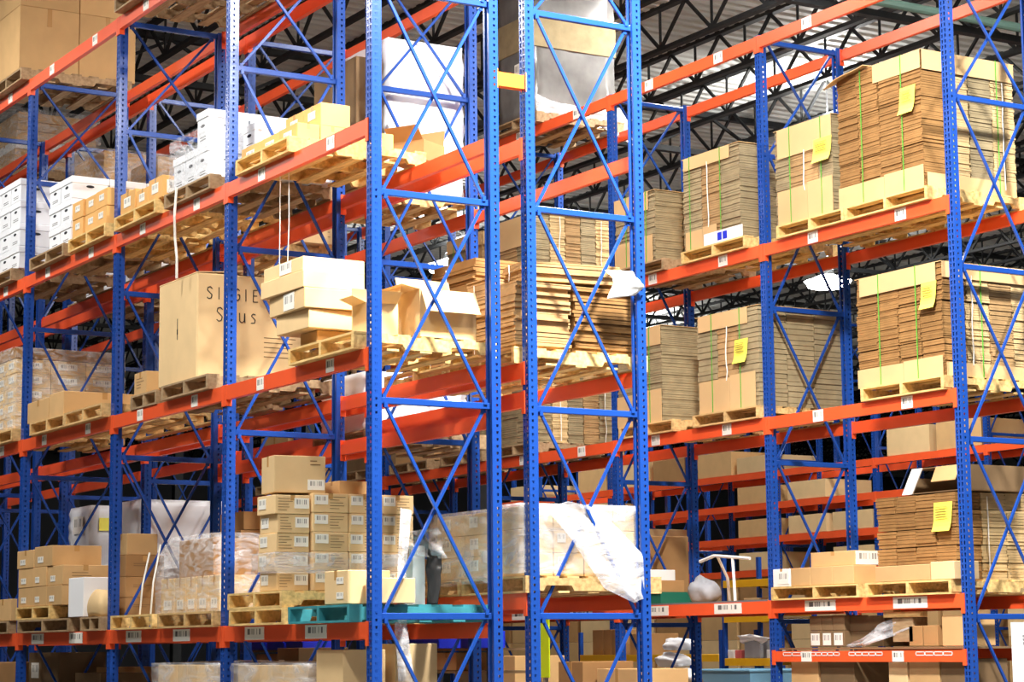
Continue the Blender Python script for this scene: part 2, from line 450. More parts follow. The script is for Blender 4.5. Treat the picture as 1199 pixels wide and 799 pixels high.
BN = [0]
def bale(x0, x1, y0, y1, z0, z1, label, group, fcols=(('bundle',1.),), scols=(('bundle',1.),), tiers=1, topf=.16, tops=.16, botf=.15, bots=.1,
         fstraps=(.2,.75), sstraps=(.25,.75), cords=(), note=None, t=.022, fcap=(0,1), scap=(0,1), bcap=(0,1), lid=None):
    z0 += .003; cx, cy = (x0+x1)/2, (y0+y1)/2; X0, X1, Y0, Y1, H = x0-cx, x1-cx, y0-cy, y1-cy, z1-z0
    o = empty('carton_bale', (cx, cy, z0), label, 'flat carton bale', group); BN[0] += 1
    dfront = (Y1-Y0)/max(2, len(scols)); n = 0
    def block(a, b, c, d, mat):
        nonlocal n
        for k in range(tiers):
            n += 1; ja, jb = (random.uniform(-.008, .008) for _ in range(2))
            m = sheets(a+(ja if tiers > 1 else 0), b+(ja if tiers > 1 else 0), c+(jb if tiers > 1 else 0), d, H*k/tiers+.003, H*(k+1)/tiers-.005, t, BN[0]*97+n)
            link('sheet_bundle', m.mesh('sheet_bundle'), mat, o)
    s = sum(w for _, w in fcols); x = X0
    for i, (mt, w) in enumerate(fcols):
        xx = x+(X1-X0)*w/s
        block(x+.004, xx-.004, Y0, Y0+dfront-.004, mt); x = xx
    s = sum(w for _, w in scols[1:]) or 1; y = Y0+dfront; x = X1-(X1-X0)*.45
    for mt, w in scols[1:]:
        yy = y+(Y1-Y0-dfront)*w/s
        block(x, X1, y+.004, yy-.004, mt); y = yy
    # core behind the outer bundles
    link('sheet_bundle', MB().box(X0+.02, x-.005, Y0+dfront+.005, Y1-.01, .003, H-.01).mesh('sheet_bundle'), 'bundle', o)
    e = .011
    if topf:
        a, b = X0+(X1-X0)*fcap[0], X0+(X1-X0)*fcap[1]
        link('cover_flap', MB().box(a, b, Y0-e-.005, Y0-e, H-topf, H+.004).mesh('cover_flap'), 'flap', o)
    if tops:
        a, b = Y0+(Y1-Y0)*scap[0], Y0+(Y1-Y0)*scap[1]
        link('cover_flap', MB().box(X1+e, X1+e+.005, a, b, H-tops, H+.004).mesh('cover_flap'), 'flap', o)
    if topf or tops:
        link('cover_sheet', MB().box(X0-e, X1+e, Y0-e, Y1+e, H, H+.006).mesh('cover_sheet'), 'flap', o)
    if botf:
        a, b = X0+(X1-X0)*bcap[0], X0+(X1-X0)*bcap[1]; c = a+(b-a)*.55
        link('cover_flap', MB().box(a, c-.003, Y0-e-.005, Y0-e, .0, botf).mesh('cover_flap'), 'flap', o)
        link('cover_flap', MB().box(c+.003, b, Y0-e-.006, Y0-e-.001, .0, botf*1.06).mesh('cover_flap'), 'flap', o)
    if bots: link('cover_flap', MB().box(X1+e, X1+e+.005, Y0+.02, Y1-.02, .0, bots).mesh('cover_flap'), 'flap', o)
    for fr in fstraps:
        x = X0+(X1-X0)*fr
        link('strap', MB().box(x-.006, x+.006, Y0-e-.009, Y0-e-.0065, 0, H+.01).box(x-.006, x+.006, Y0-e-.009, Y1+e+.004, H+.0065, H+.01).mesh('strap'), 'green', o)
    for fr in sstraps:
        y = Y0+(Y1-Y0)*fr
        link('strap', MB().box(X1+e+.0065, X1+e+.009, y-.006, y+.006, 0, H+.01).mesh('strap'), 'green', o)
    for f, fr, b0, b1 in cords:
        m = MB(); q = [(random.uniform(-.012, .012), b0+(b1-b0)*i/6) for i in range(7)]
        if f == 'F': m.tube([(X0+(X1-X0)*fr+a, Y0-e-.004, H*b) for a, b in q], .006, 6)
        else: m.tube([(X1+e+.004, Y0+(Y1-Y0)*fr+a, H*b) for a, b in q], .006, 6)
        link('cord', m.mesh('cord'), 'cord', o)
    if note:
        fr, b, w, h = note; m = MB(); x = X0+(X1-X0)*fr; z = H*b; yq = Y0-e-.011
        k = 6
        for i in range(k):
            a0, a1 = i/k, (i+1)/k; f0, f1 = -.03*max(0, .4-a0)**2*5, -.03*max(0, .4-a1)**2*5
            za, zb = z-h/2+h*a0, z-h/2+h*a1; s0, s1 = (a0-.5)*.02, (a1-.5)*.02
            m.quad((x-w/2+s0, yq+f0, za), (x+w/2+s0, yq+f0-.01*(1-a0), za), (x+w/2+s1, yq+f1-.01*(1-a1), zb), (x-w/2+s1, yq+f1, zb))
        nt = link('paper_note', m.mesh('paper_note'), 'note', o)
        sm = nt.modifiers.new('sheet', 'SOLIDIFY'); sm.thickness = .001
        mm = MB()
        for i in range(5): mm.box(x-w*.34, x+w*(.3-.1*(i % 2)), yq-.017, yq-.013, z+h*(.32-.09*i), z+h*(.335-.09*i))
        link('printed_text', mm.mesh('printed_text'), 'print', nt)
    return o

# ---------------------------------------------------------------- plastic film
def film_box(x0, x1, y0, y1, z0, z1, label, mat='film', amp=.012, group='stretch films on pallet loads', top=True, droop=0., seed=1):
    """a wrinkled skin round a load: near side, front, far sides and top"""
    r = random.Random(seed); cx, cy = (x0+x1)/2, (y0+y1)/2; m = MB()
    ring = []; nx, ny, nz = 9, 11, 12
    X = [x0+(x1-x0)*i/nx for i in range(nx+1)]; Y = [y0+(y1-y0)*i/ny for i in range(ny+1)]
    ring += [(x, y0) for x in X[:-1]]+[(x1, y) for y in Y[:-1]]+[(x, y1) for x in X[:0:-1]]+[(x0, y) for y in Y[:0:-1]]
    k = len(ring); rows = []
    for j in range(nz+1):
        z = z0+(z1-z0)*j/nz; row = []
        for i, (x, y) in enumerate(ring):
            dx, dy = (x-cx), (y-cy); l = math.hypot(dx, dy); a = amp*(.15+r.random())
            row.append((x+dx/l*a-cx, y+dy/l*a-cy, z-z0))
        rows.append(row)
    for row in rows: m.v += row
    for j in range(nz):
        for i in range(k): m.f.append((j*k+i, j*k+(i+1) % k, (j+1)*k+(i+1) % k, (j+1)*k+i))
    if top:
        n = len(m.v); m.v.append((0, 0, z1-z0+.02)); b = nz*k
        for i in range(k): m.f.append((b+i, b+(i+1) % k, n))
    me = m.mesh('stretch_film')
    for p in me.polygons: p.use_smooth = True
    o = link('stretch_film', me, mat, None, (cx, cy, z0)); s = o.modifiers.new('skin', 'SOLIDIFY'); s.thickness = .0008
    return tag(o, label, 'plastic film', group)

def ribbon(name, a, b, mat, label, cat, group=None, wav=.02, seed=2, n=22, across=7, axis=0):
    """cloth-like strip between two edge polylines a and b (same count of points)"""
    r = random.Random(seed); m = MB()
    def samp(P, t):
        t *= len(P)-1; i = min(int(t), len(P)-2); f = t-i; f = f*f*(3-2*f)*.4+f*.6
        return Vector(P[i]).lerp(Vector(P[i+1]), f)
    ph = [r.uniform(0, 6.28) for _ in range(4)]
    for i in range(n+1):
        t = i/n; p, q = samp(a, t), samp(b, t)
        for j in range(across+1):
            u = j/across; w = p.lerp(q, u)
            d = wav*(math.sin(u*11+ph[0]+t*3)+.6*math.sin(u*19+ph[1]-t*5)+.5*math.sin(t*14+ph[2]))
            w[axis] += abs(d); m.v.append(tuple(w))
    for i in range(n):
        for j in range(across): m.f.append((i*(across+1)+j, i*(across+1)+j+1, (i+1)*(across+1)+j+1, (i+1)*(across+1)+j))
    c = Vector(m.v[0]); m.v = [tuple(Vector(v)-c) for v in m.v]
    me = m.mesh(name)
    for p in me.polygons: p.use_smooth = True
    o = link(name, me, mat, None, c); s = o.modifiers.new('skin', 'SOLIDIFY'); s.thickness = .0015
    return tag(o, label, cat, group)

# ---------------------------------------------------------------- one-off things
def low_beam(x0, x1, y, z):
    n = x1-x0; o = empty('shelf_beam', (x0, y, z), 'red-orange lower shelf beam with a row of white outlined boxes at lower right', 'rack beam')
    link('box_section', MB().box(0, n, -.012, .03, -.1, 0).mesh('box_section'), 'orange', o)
    for a in (-.04, n-.004): link('end_connector', MB().box(a, a+.044, -.016, -.004, -.13, .01).mesh('end_connector'), 'orange', o)
    m = MB()
    for a, b, k in ((.05,.155,2), (.205,.37,5), (.42,.60,5), (.77,.95,4), (.0,.0,0)):
        for i in range(k):
            p, q = n*(a+(b-a)*i/k), n*(a+(b-a)*(i+1)/k); w = .007
            m.box(p, q, -.0145, -.012, -.045, -.045+w); m.box(p, q, -.0145, -.012, -.01-w, -.01)
            m.box(p, p+w, -.0145, -.012, -.045, -.01); m.box(q-w, q, -.0145, -.012, -.045, -.01)
    link('outlined_boxes', m.mesh('outlined_boxes'), 'paper', o)
    for f in (.185, .68): link('barcode_label', MB().box(n*f-.075, n*f+.075, -.0165, -.012, -.098, -.004).mesh('barcode_label'), 'barcode', o)
    s = empty('wire_shelf', (x0+.006, y, z), 'dim shelf board behind the lower red-orange beam at lower right', 'shelf')
    link('board', MB().box(0, n-.012, .04, 1.02, .012, .03).mesh('board'), 'dark', s)
    link('rear_rail', MB().box(0, n-.012, 1.02, 1.06, -.1, .03).mesh('rear_rail'), 'orange', s)

def row_spacer(x, y0, y1, z):
    o = empty('row_spacer', (x, y0, z), 'light orange spacer bar joining the two end uprights at top centre', 'spacer bar')
    link('bar', MB().box(-.075, -.012, -.002, y1-y0+.002, -.055, .055).mesh('bar', .003), 'spacer', o)
    for a in (-.008, y1-y0): link('plate', MB().box(-.08, .004, a, a+.008, -.075, .075).mesh('plate'), 'spacer', o)

def sack(x0, x1, y0, y1, z, h):
    m = MB(); nx, nz = 8, 7; w, d = x1-x0, y1-y0; k = 16
    for j in range(nz+1):
        t = j/nz; s = (.86+.2*math.sin(t*2.6+.3))*(1-.35*t**4)
        for i in range(k):
            a = 2*math.pi*i/k; c, q = math.cos(a), math.sin(a)
            px = math.copysign(abs(c)**.5, c)*w/2*s; py = math.copysign(abs(q)**.5, q)*d/2*s
            m.v.append((px+.02*t, py, h*t+.01*math.sin(3*a)))
    for j in range(nz):
        for i in range(k): m.f.append((j*k+i, j*k+(i+1) % k, (j+1)*k+(i+1) % k, (j+1)*k+i))
    m.f.append(tuple(range(k))[::-1]); m.f.append(tuple(nz*k+i for i in range(k)))
    me = m.mesh('paper_sack')
    for p in me.polygons: p.use_smooth = True
    tag(link('paper_sack', me, 'tan', None, ((x0+x1)/2, (y0+y1)/2, z)), 'slumped tan paper sack right of the white foam block', 'sack')

def film_tent(x0, x1, y0, y1, z0, z1):
    """plastic sheet pulled over a load, flaring out at the foot"""
    r = random.Random(31); m = MB(); k = 44; nz = 9; cx, cy = (x0+x1)/2, (y0+y1)/2
    for j in range(nz+1):
        t = j/nz; s = 1.05-.04*t-(.22*max(0, t-.72)/.28 if t > .72 else 0)
        for i in range(k):
            a = 2*math.pi*i/k; c, q = math.cos(a), math.sin(a)
            px = math.copysign(abs(c)**.35, c)*(x1-x0)/2*s; py = math.copysign(abs(q)**.35, q)*(y1-y0)/2*s
            f = 1+.035*math.sin(9*a+3*t)*(1-.5*t)+r.uniform(-.012, .012)
            m.v.append((px*f, py*f, z0-z0+(z1-z0)*t))
    for j in range(nz):
        for i in range(k): m.f.append((j*k+i, j*k+(i+1) % k, (j+1)*k+(i+1) % k, (j+1)*k+i))
    n = len(m.v); m.v.append((0, 0, z1-z0+.03))
    for i in range(k): m.f.append((nz*k+i, nz*k+(i+1) % k, n))
    me = m.mesh('plastic_tent')
    for p in me.polygons: p.use_smooth = True
    o = link('plastic_tent', me, 'film', None, (cx, cy, z0)); s = o.modifiers.new('skin', 'SOLIDIFY'); s.thickness = .001
    tag(o, 'clear plastic sheet pulled like a tent over brown cartons at lower left', 'plastic film')
    for i, (a, b) in enumerate((((x0+.02, y0-.02, z1-.12), (x0-.12, y0-.05, z0+.03)), ((x0+.3, y0-.03, z1-.06), (x0+.18, y0-.07, z0+.0)))):
        c = MB().tube([a, tuple((a[q]+b[q])/2+(.0, -.02, .0)[q] for q in range(3)), b], .008, 6)
        c.v = [(v[0]-cx, v[1]-cy, v[2]-z0) for v in c.v]; link('cord', c.mesh('cord'), 'cord', o)

def film_band(x0, x1, y0, y1, z0, z1):
    film_box(x0, x1, y0, y1, z0, z1, 'band of milky stretch film around the labelled stack', 'film_heavy', amp=.012, top=False, seed=41)

def film_tail(x, y):
    ribbon('film_tail', [(-.28,.36,2.62),(-.25,.33,2.2),(-.24,.30,1.8),(-.24,.33,1.35),(-.24,.27,1.0)], [(-.28,.47,2.6),(-.25,.40,2.2),(-.24,.40,1.8),(-.24,.47,1.35),(-.24,.5,1.0)],
           'film_white', 'white rope-like tail of stretch film hanging beside the labelled stack', 'plastic film', wav=.02, seed=5)

def marked_carton(x0, x1, y0, y1, z0, z1):
    cx, cy = (x0+x1)/2, (y0+y1)/2; X0, X1, Y0, Y1, H = x0-cx, x1-cx, y0-cy, y1-cy, z1-z0
    m = MB(); n = 6      # slightly bulging walls
    o = link('huge_carton', MB().box(X0, X1, Y0, Y1, 0, H).mesh('huge_carton', .012), 'tan', None, (cx, cy, z0+.002))
    tag(o, 'huge tan carton with hand-lettered words SINGLE SKUs', 'box')
    w = MB(); a = .1
    w.prism_x([(Y0, H-.004), (Y0+.004, H+.004), (Y0+.42, H+.035), (Y0+.42, H+.027)], X0, X1)
    w.prism_x([(Y1, H-.004), (Y1-.004, H+.004), (Y1-.42, H+.022), (Y1-.42, H+.014)], X0, X1)
    link('flap', w.mesh('flap'), 'tan', o)
    link('tape', MB().box(X0-.002, X1+.002, -.04, .04, H-.14, H+.038).mesh('tape'), 'tape', o) if False else None
    link('slit', MB().box(-.006, .006, Y0-.002, Y0+.001, H*.42, H*.62).box(-.012, .012, Y0-.002, Y0+.001, H*.47, H*.52).mesh('slit'), 'ink', o)
    G = {'S': [[(.9,.85),(.6,1),(.2,.92),(.1,.7),(.5,.52),(.85,.35),(.75,.08),(.35,0),(.05,.12)]],
         'I': [[(.5,0),(.5,1)]], 'N': [[(.1,0),(.12,1),(.85,0),(.88,1)]],
         'G': [[(.88,.85),(.55,1),(.15,.75),(.12,.25),(.5,0),(.88,.2),(.9,.5),(.55,.5)]],
         'L': [[(.2,1),(.18,0),(.8,.02)]], 'l': [[(.4,1),(.4,0)]], 'E': [[(.9,1),(.15,.98),(.12,0),(.9,.02)],[(.13,.5),(.75,.52)]],
         'K': [[(.15,0),(.15,1)],[(.85,1),(.17,.45),(.88,0)]], 'u': [[(.1,.7),(.15,.1),(.5,0),(.8,.15),(.85,.7)],[(.85,.7),(.9,0)]],
         's': [[(.8,.65),(.45,.7),(.2,.55),(.75,.28),(.7,.05),(.15,.02)]]}
    def word(s, y, z, w, h, gap):
        for ch in s:
            t = MB()
            for st in G.get(ch, []):
                for p, q in zip(st[:-1], st[1:]):
                    t.bar((X1+.0015, y+p[0]*w, z+p[1]*h), (X1+.0015, y+q[0]*w, z+q[1]*h), .008, .003, (1,0,0))
            link('handwritten_letter', t.mesh('handwritten_letter'), 'ink', o); y += w+gap
    word('SINGlE', Y0+.085, H*.755, .056, .105, .029); word('SKus', Y0+.175, H*.55, .064, .12, .04)
    p = MB()
    for i in range(5): p.box(X1-.0005, X1+.0015, Y0+.62, Y0+.92-.03*(i % 2), H*(.42-.045*i), H*(.428-.045*i))
    link('printed_text', p.mesh('printed_text'), 'print', o)

def wrapped_load(x0, x1, y0, y1, z0, z1, mat, label, note=False):
    """a whole pallet load hidden under tight plastic: faces sag and crease"""
    r = random.Random(int(abs(x0*100))); m = MB(); cx, cy = (x0+x1)/2, (y0+y1)/2; nz = 16; e = 8; ring = []
    for i in range(e): ring.append((x0+(x1-x0)*i/e, y0))
    for i in range(e): ring.append((x1, y0+(y1-y0)*i/e))
    for i in range(e): ring.append((x1-(x1-x0)*i/e, y1))
    for i in range(e): ring.append((x0, y1-(y1-y0)*i/e))
    k = len(ring)
    for j in range(nz+1):
        t = j/nz
        for i, (x, y) in enumerate(ring):
            b = r.uniform(-.008, .008)-.012*(math.sin(t*23+i*.35) > .6)
            s = 1+b/.5-(.03 if j == nz else 0)
            m.v.append(((x-cx)*s, (y-cy)*s, (z1-z0)*t))
    for j in range(nz):
        for i in range(k): m.f.append((j*k+i, j*k+(i+1) % k, (j+1)*k+(i+1) % k, (j+1)*k+i))
    m.f.append(tuple(range(k))[::-1]); n = len(m.v); m.v.append((0, 0, z1-z0+.015))
    for i in range(k): m.f.append((nz*k+i, nz*k+(i+1) % k, n))
    me = m.mesh('wrapped_load')
    for p in me.polygons: p.use_smooth = True
    o = link('wrapped_load', me, mat, None, (cx, cy, z0+.004)); tag(o, label, 'wrapped pallet load', 'wrapped pallet loads')
    if note:
        link('yellow_sticker', MB().box(x1-cx+.012, x1-cx+.02, y0-cy+.1, y0-cy+.25, (z1-z0)*.74, (z1-z0)*.87).mesh('yellow_sticker'), 'note', o)
        link('shipping_label', MB().box(x0-cx+.2, x0-cx+.5, y0-cy-.02, y0-cy-.012, (z1-z0)*.72, (z1-z0)*.9).mesh('shipping_label'), 'sticker', o)
    return o

def load_core(x0, x1, y0, z0):
    """plastic collar, brown band and label on the tall grey load, white film skirt at its foot"""
    o = bpy.data.objects['wrapped_load']
    for q in bpy.data.objects:
        if q.get('label') == 'tall grey film-wrapped load at top centre': o = q
    c = o.location
    link('cardboard_band', MB().box(x0-c.x-.022, x1-c.x+.03, y0-c.y-.012, y0-c.y+1.162, .82, 1.22).mesh('cardboard_band', .004), 'bundle_grey', o)
    link('shipping_label', MB().box(x1-c.x-.35, x1-c.x-.18, y0-c.y-.035, y0-c.y-.028, .5, .66).mesh('shipping_label'), 'sticker', o)
    ribbon('film_skirt', [(x1+.07,y0-.03,z0+.22),(x1+.07,y0+.3,z0+.16),(x1+.08,y0+.7,z0+.14),(x1+.1,y0+1.2,z0+.2)],
           [(x1+.09,y0-.02,z0-.06),(x1+.12,y0+.3,z0-.02),(x1+.12,y0+.8,z0-.05),(x1+.2,y0+1.35,z0-.34)], 'film_white',
           'white loose film skirt at the foot of the tall grey load', 'plastic film', wav=.03, seed=8)

def flat_stack(x0, x1, y0, y1, z0, z1, mat, t, label, rz=0., seed=1):
    cx, cy = (x0+x1)/2, (y0+y1)/2; r = random.Random(seed)
    o = empty('flat_carton_stack', (cx, cy, z0+.003), label, 'flat cartons', 'stacks of flattened cartons', rz)
    n = max(1, int((z1-z0)/.28)); H = (z1-z0)/n
    for k in range(n):
        j = r.uniform(-.015, .015); q = r.uniform(-.02, .015)
        link('sheet_bundle', sheets(x0-cx+j, x1-cx+q, y0-cy+j, y1-cy+j, k*H, (k+1)*H-.004, t, seed*13+k, .014, .4).mesh('sheet_bundle'), mat, o)
    m = MB(); x = x0-cx+(x1-x0)*.4
    m.tube([(x, y0-cy-.022, .01), (x+.01, y0-cy-.022, (z1-z0)*.5), (x, y0-cy-.022, (z1-z0)*.93)], .004, 6)
    link('cord', m.mesh('cord'), 'cord', o)
    return o

def drape(x1):
    ribbon('plastic_drape', [(-.05,1.66,2.685),(-.04,1.95,2.63),(-.03,2.15,2.46),(-.02,2.30,2.30),(-.02,2.33,1.97)],
           [(-.05,1.47,2.62),(-.04,1.72,2.36),(-.03,1.87,2.16),(-.02,1.98,2.03),(-.02,2.24,1.93)], 'film_white',
           'white plastic sheet draped diagonally over the pale cartons', 'plastic film', wav=.022, seed=6)

def bag_strip(x):
    ribbon('plastic_strip', [(x,.94,2.36),(x-.02,.93,2.2),(x,.93,1.935)], [(x,1.05,2.34),(x+.02,1.05,2.2),(x,1.02,1.93)], 'black_plastic',
           'black torn plastic strip hanging behind the near frame', 'plastic film', wav=.015, seed=9)
    ribbon('clear_bag', [(x,.72,2.48),(x-.04,.75,2.42),(x,.8,2.3)], [(x,1.02,2.52),(x-.02,1.05,2.42),(x,1.06,2.28)], 'film_heavy',
           'crumpled clear plastic above the black strip', 'plastic film', wav=.05, seed=10)
    carton(x-.14, x+.0, .81, .92, 1.921, 2.38, 'white_carton', 'narrow white carton left of the black plastic strip', None)

def torn_flap(x0, x1, y0, z):
    m = MB(); n = 10; w = (x1-x0)*.46
    for i in range(n+1):
        t = i/n; x = x0-.06+w*t
        lift = .035*math.sin(t*3.1)+.02*t
        m.v += [(x, y0+.12, z+.012+lift*.5), (x-.02, y0-.10-.03*math.sin(t*5), z-.10+.10*t*t+lift)]
    for i in range(n): m.f.append((2*i, 2*i+2, 2*i+3, 2*i+1))
    c = Vector((x0, y0, z)); m.v = [tuple(Vector(v)-c) for v in m.v]
    for o in bpy.data.objects:
        if str(o.get('label', '')).startswith('large brown carton bale at upper right'):
            f = link('torn_flap', m.mesh('torn_flap'), 'flap', o, c-o.location)
            s = f.modifiers.new('sheet', 'SOLIDIFY'); s.thickness = .006

def lying_carton(x0, x1, y0, y1, z0, z1):
    """carton on its side, mouth towards the aisle, flaps spread"""
    o = empty('open_carton', (x0, y0, z0), 'open dark carton on its side with a white flap, on the lower right bale', 'box')
    w, d, h, t = x1-x0, y1-y0, z1-z0, .008; m = MB()
    m.box(0, w, 0, d, 0, t); m.box(.12, w, .0, d, h-t, h); m.box(0, t, .05, d, t, h*.7); m.box(w-t, w, 0, d, t, h-t); m.box(t, w-t, d-t, d, t, h-t)
    link('body', m.mesh('body'), 'dark', o)
    link('flap', MB().prism_y([(-.02,0),(.13,h),(.13+.14,h),(.12,0)], -.012, .0).mesh('flap'), 'white_carton', o)
    link('flap', MB().prism_x([(0,h),(.008,h),(-.06,h*.38),(-.068,h*.4)], w*.55, w*.94).mesh('flap'), 'kraft', o)
    link('flap', MB().prism_y([(w,0),(w+.1,-.04),(w+.1,h+.03),(w,h)], -.05, -.042).mesh('flap'), 'flap', o)

def white_strip(x0, x1, y, z):
    o = empty('edge_board', (x0, y-.055, z+.002), 'white edge board with blue marks leaning at the foot of a bale', 'board')
    n = x1-x0
    link('board', MB().box(0, n, .0, .006, 0, .12).mesh('board'), 'paper', o)
    m = MB()
    for a in (.36, .50): m.box(n*a, n*(a+.11), -.002, .001, .02, .1)
    link('blue_mark', m.mesh('blue_mark'), 'blue_plastic', o)

def crumpled_film(x0, x1, y, z):
    ribbon('crumpled_film', [(x0,y,z+.02),(x0+.2,y,z+.06),(x0+.45,y+.02,z+.2),(x1,y+.03,z+.3)], [(x0,y+.02,z+.0),(x0+.25,y-.01,z+.003),(x0+.5,y,z+.06),(x1+.1,y+.02,z+.14)], 'film_white',
           'crumpled grey-white film on the small red-orange shelf', 'plastic film', wav=.03, seed=12, axis=1)

def board(x0, x1, y, z):
    o = empty('wooden_block', (x0, y, z), 'pale wooden cross piece sticking out above the small shelf', 'wood')
    link('plank', MB().box(0, x1-x0, 0, .09, .06, .11).mesh('plank', .003), 'wood_new', o)
    link('plank', MB().box(.0, .14, .0, .09, .11, .17).mesh('plank', .003), 'wood_new', o)
    link('block', MB().box(.1, (x1-x0)*.75, .02, .2, -.16, .06).mesh('block', .003), 'wood_old', o)

def picking_shelves():
    Y = 9.2
    def unit(x0, x1, zs, lab, uprights='dark steel'):
        o = empty('picking_shelf', (x0, Y, 0), lab, 'shelf')
        for a in (0, x1-x0):
            for b in (.0, .55): link('upright', MB().box(a-.025, a+.025, b, b+.05, 0, zs[-1]+.35).mesh('upright'), 'blue', o)
        for z in zs:
            link('front_beam', MB().box(.025, x1-x0-.025, -.01, .03, z-.045, z+.045).mesh('front_beam', .002), 'yellow_steel', o)
            link('rear_beam', MB().box(.025, x1-x0-.025, .57, .61, z-.045, z+.045).mesh('rear_beam', .002), 'yellow_steel', o)
            link('shelf_board', MB().box(.025, x1-x0-.025, .03, .57, z+.0, z+.02).mesh('shelf_board'), 'dark', o)
        return o
    unit(-8.28, -7.2, [1.4, 1.93, 2.36], 'yellow-beamed picking shelf seen under the right rack, right unit')
    unit(-11.6, -8.36, [1.45], 'yellow-beamed picking shelf seen between the middle posts, left unit')
    for i, (a, b, h, lk) in enumerate([(-11.36,-11.1,.36,'brown'),(-11.09,-10.9,.36,'brown'),(-10.89,-10.7,.36,'brown'),(-10.45,-10.2,.3,'kraft'),(-10.18,-9.95,.3,'brown')]):
        carton(a, b, Y+.06, Y+.5, 1.472, 1.47+h, lk, 'upright brown carton on the yellow-beamed shelf, %s from the left' % NTH[i], 'cartons on the yellow-beamed shelf', tape=None)
    # right unit content
    m = MB(); pts = [(-.2,0),(.05,-.02),(.22,.06),(.3,.17),(.1,.2),(.02,.28),(-.12,.24),(-.2,.15)]
    carton(-7.86, -7.55, Y+.0, Y+.3, 1.445, 1.66, 'grey', 'dented grey carton with open flaps on the yellow shelf', None, tape=None)
    ribbon('paper_flap', [(-7.95,Y-.05,1.72),(-7.7,Y-.06,1.74),(-7.3,Y-.05,1.69)], [(-7.9,Y-.02,1.62),(-7.7,Y-.02,1.66),(-7.5,Y-.01,1.62)], 'paper', 'torn white paper flap on the grey carton', 'paper', wav=.02, seed=14, axis=1)
    for i, (x, lk) in enumerate([(-8.2,'white_carton'),(-8.05,'pink_print'),(-7.42,'white_carton')]):
        carton(x, x+.12, Y-.0, Y+.2, 1.445, 1.545, lk, 'tiny %s carton on the middle yellow shelf' % ['white','pinkish','second white'][i], 'tiny cartons on the yellow shelf', tape=None)
    for i, (x, w, h, lk) in enumerate([(-8.2,.3,.16,'grey'),(-7.85,.3,.2,'tan'),(-7.5,.22,.13,'brown')]):
        carton(x, x+w, Y, Y+.3, 1.975, 1.975+h, lk, '%s carton on the upper yellow shelf' % ['grey','tan','brown'][i], None, tape=None)

def pile_bag(x, y, z, w, h, mat, label, seed):
    r = random.Random(seed); bm = bmesh.new(); bmesh.ops.create_icosphere(bm, subdivisions=3, radius=.5)
    for v in bm.verts:
        n = 1+.16*math.sin(v.co.x*9+seed)+.12*math.sin(v.co.y*13+v.co.z*7+seed*2)+r.uniform(-.04, .04)
        v.co = Vector((v.co.x*w*n, v.co.y*w*.8*n, max(-.36*h, v.co.z*h*n)))
    lo = min(v.co.z for v in bm.verts)
    for v in bm.verts: v.co.z -= lo
    for fc in bm.faces: fc.smooth = True
    me = bpy.data.meshes.new('plastic_bag'); bm.to_mesh(me); bm.free()
    tag(link('plastic_bag', me, mat, None, (x, y, z)), label, 'bag')

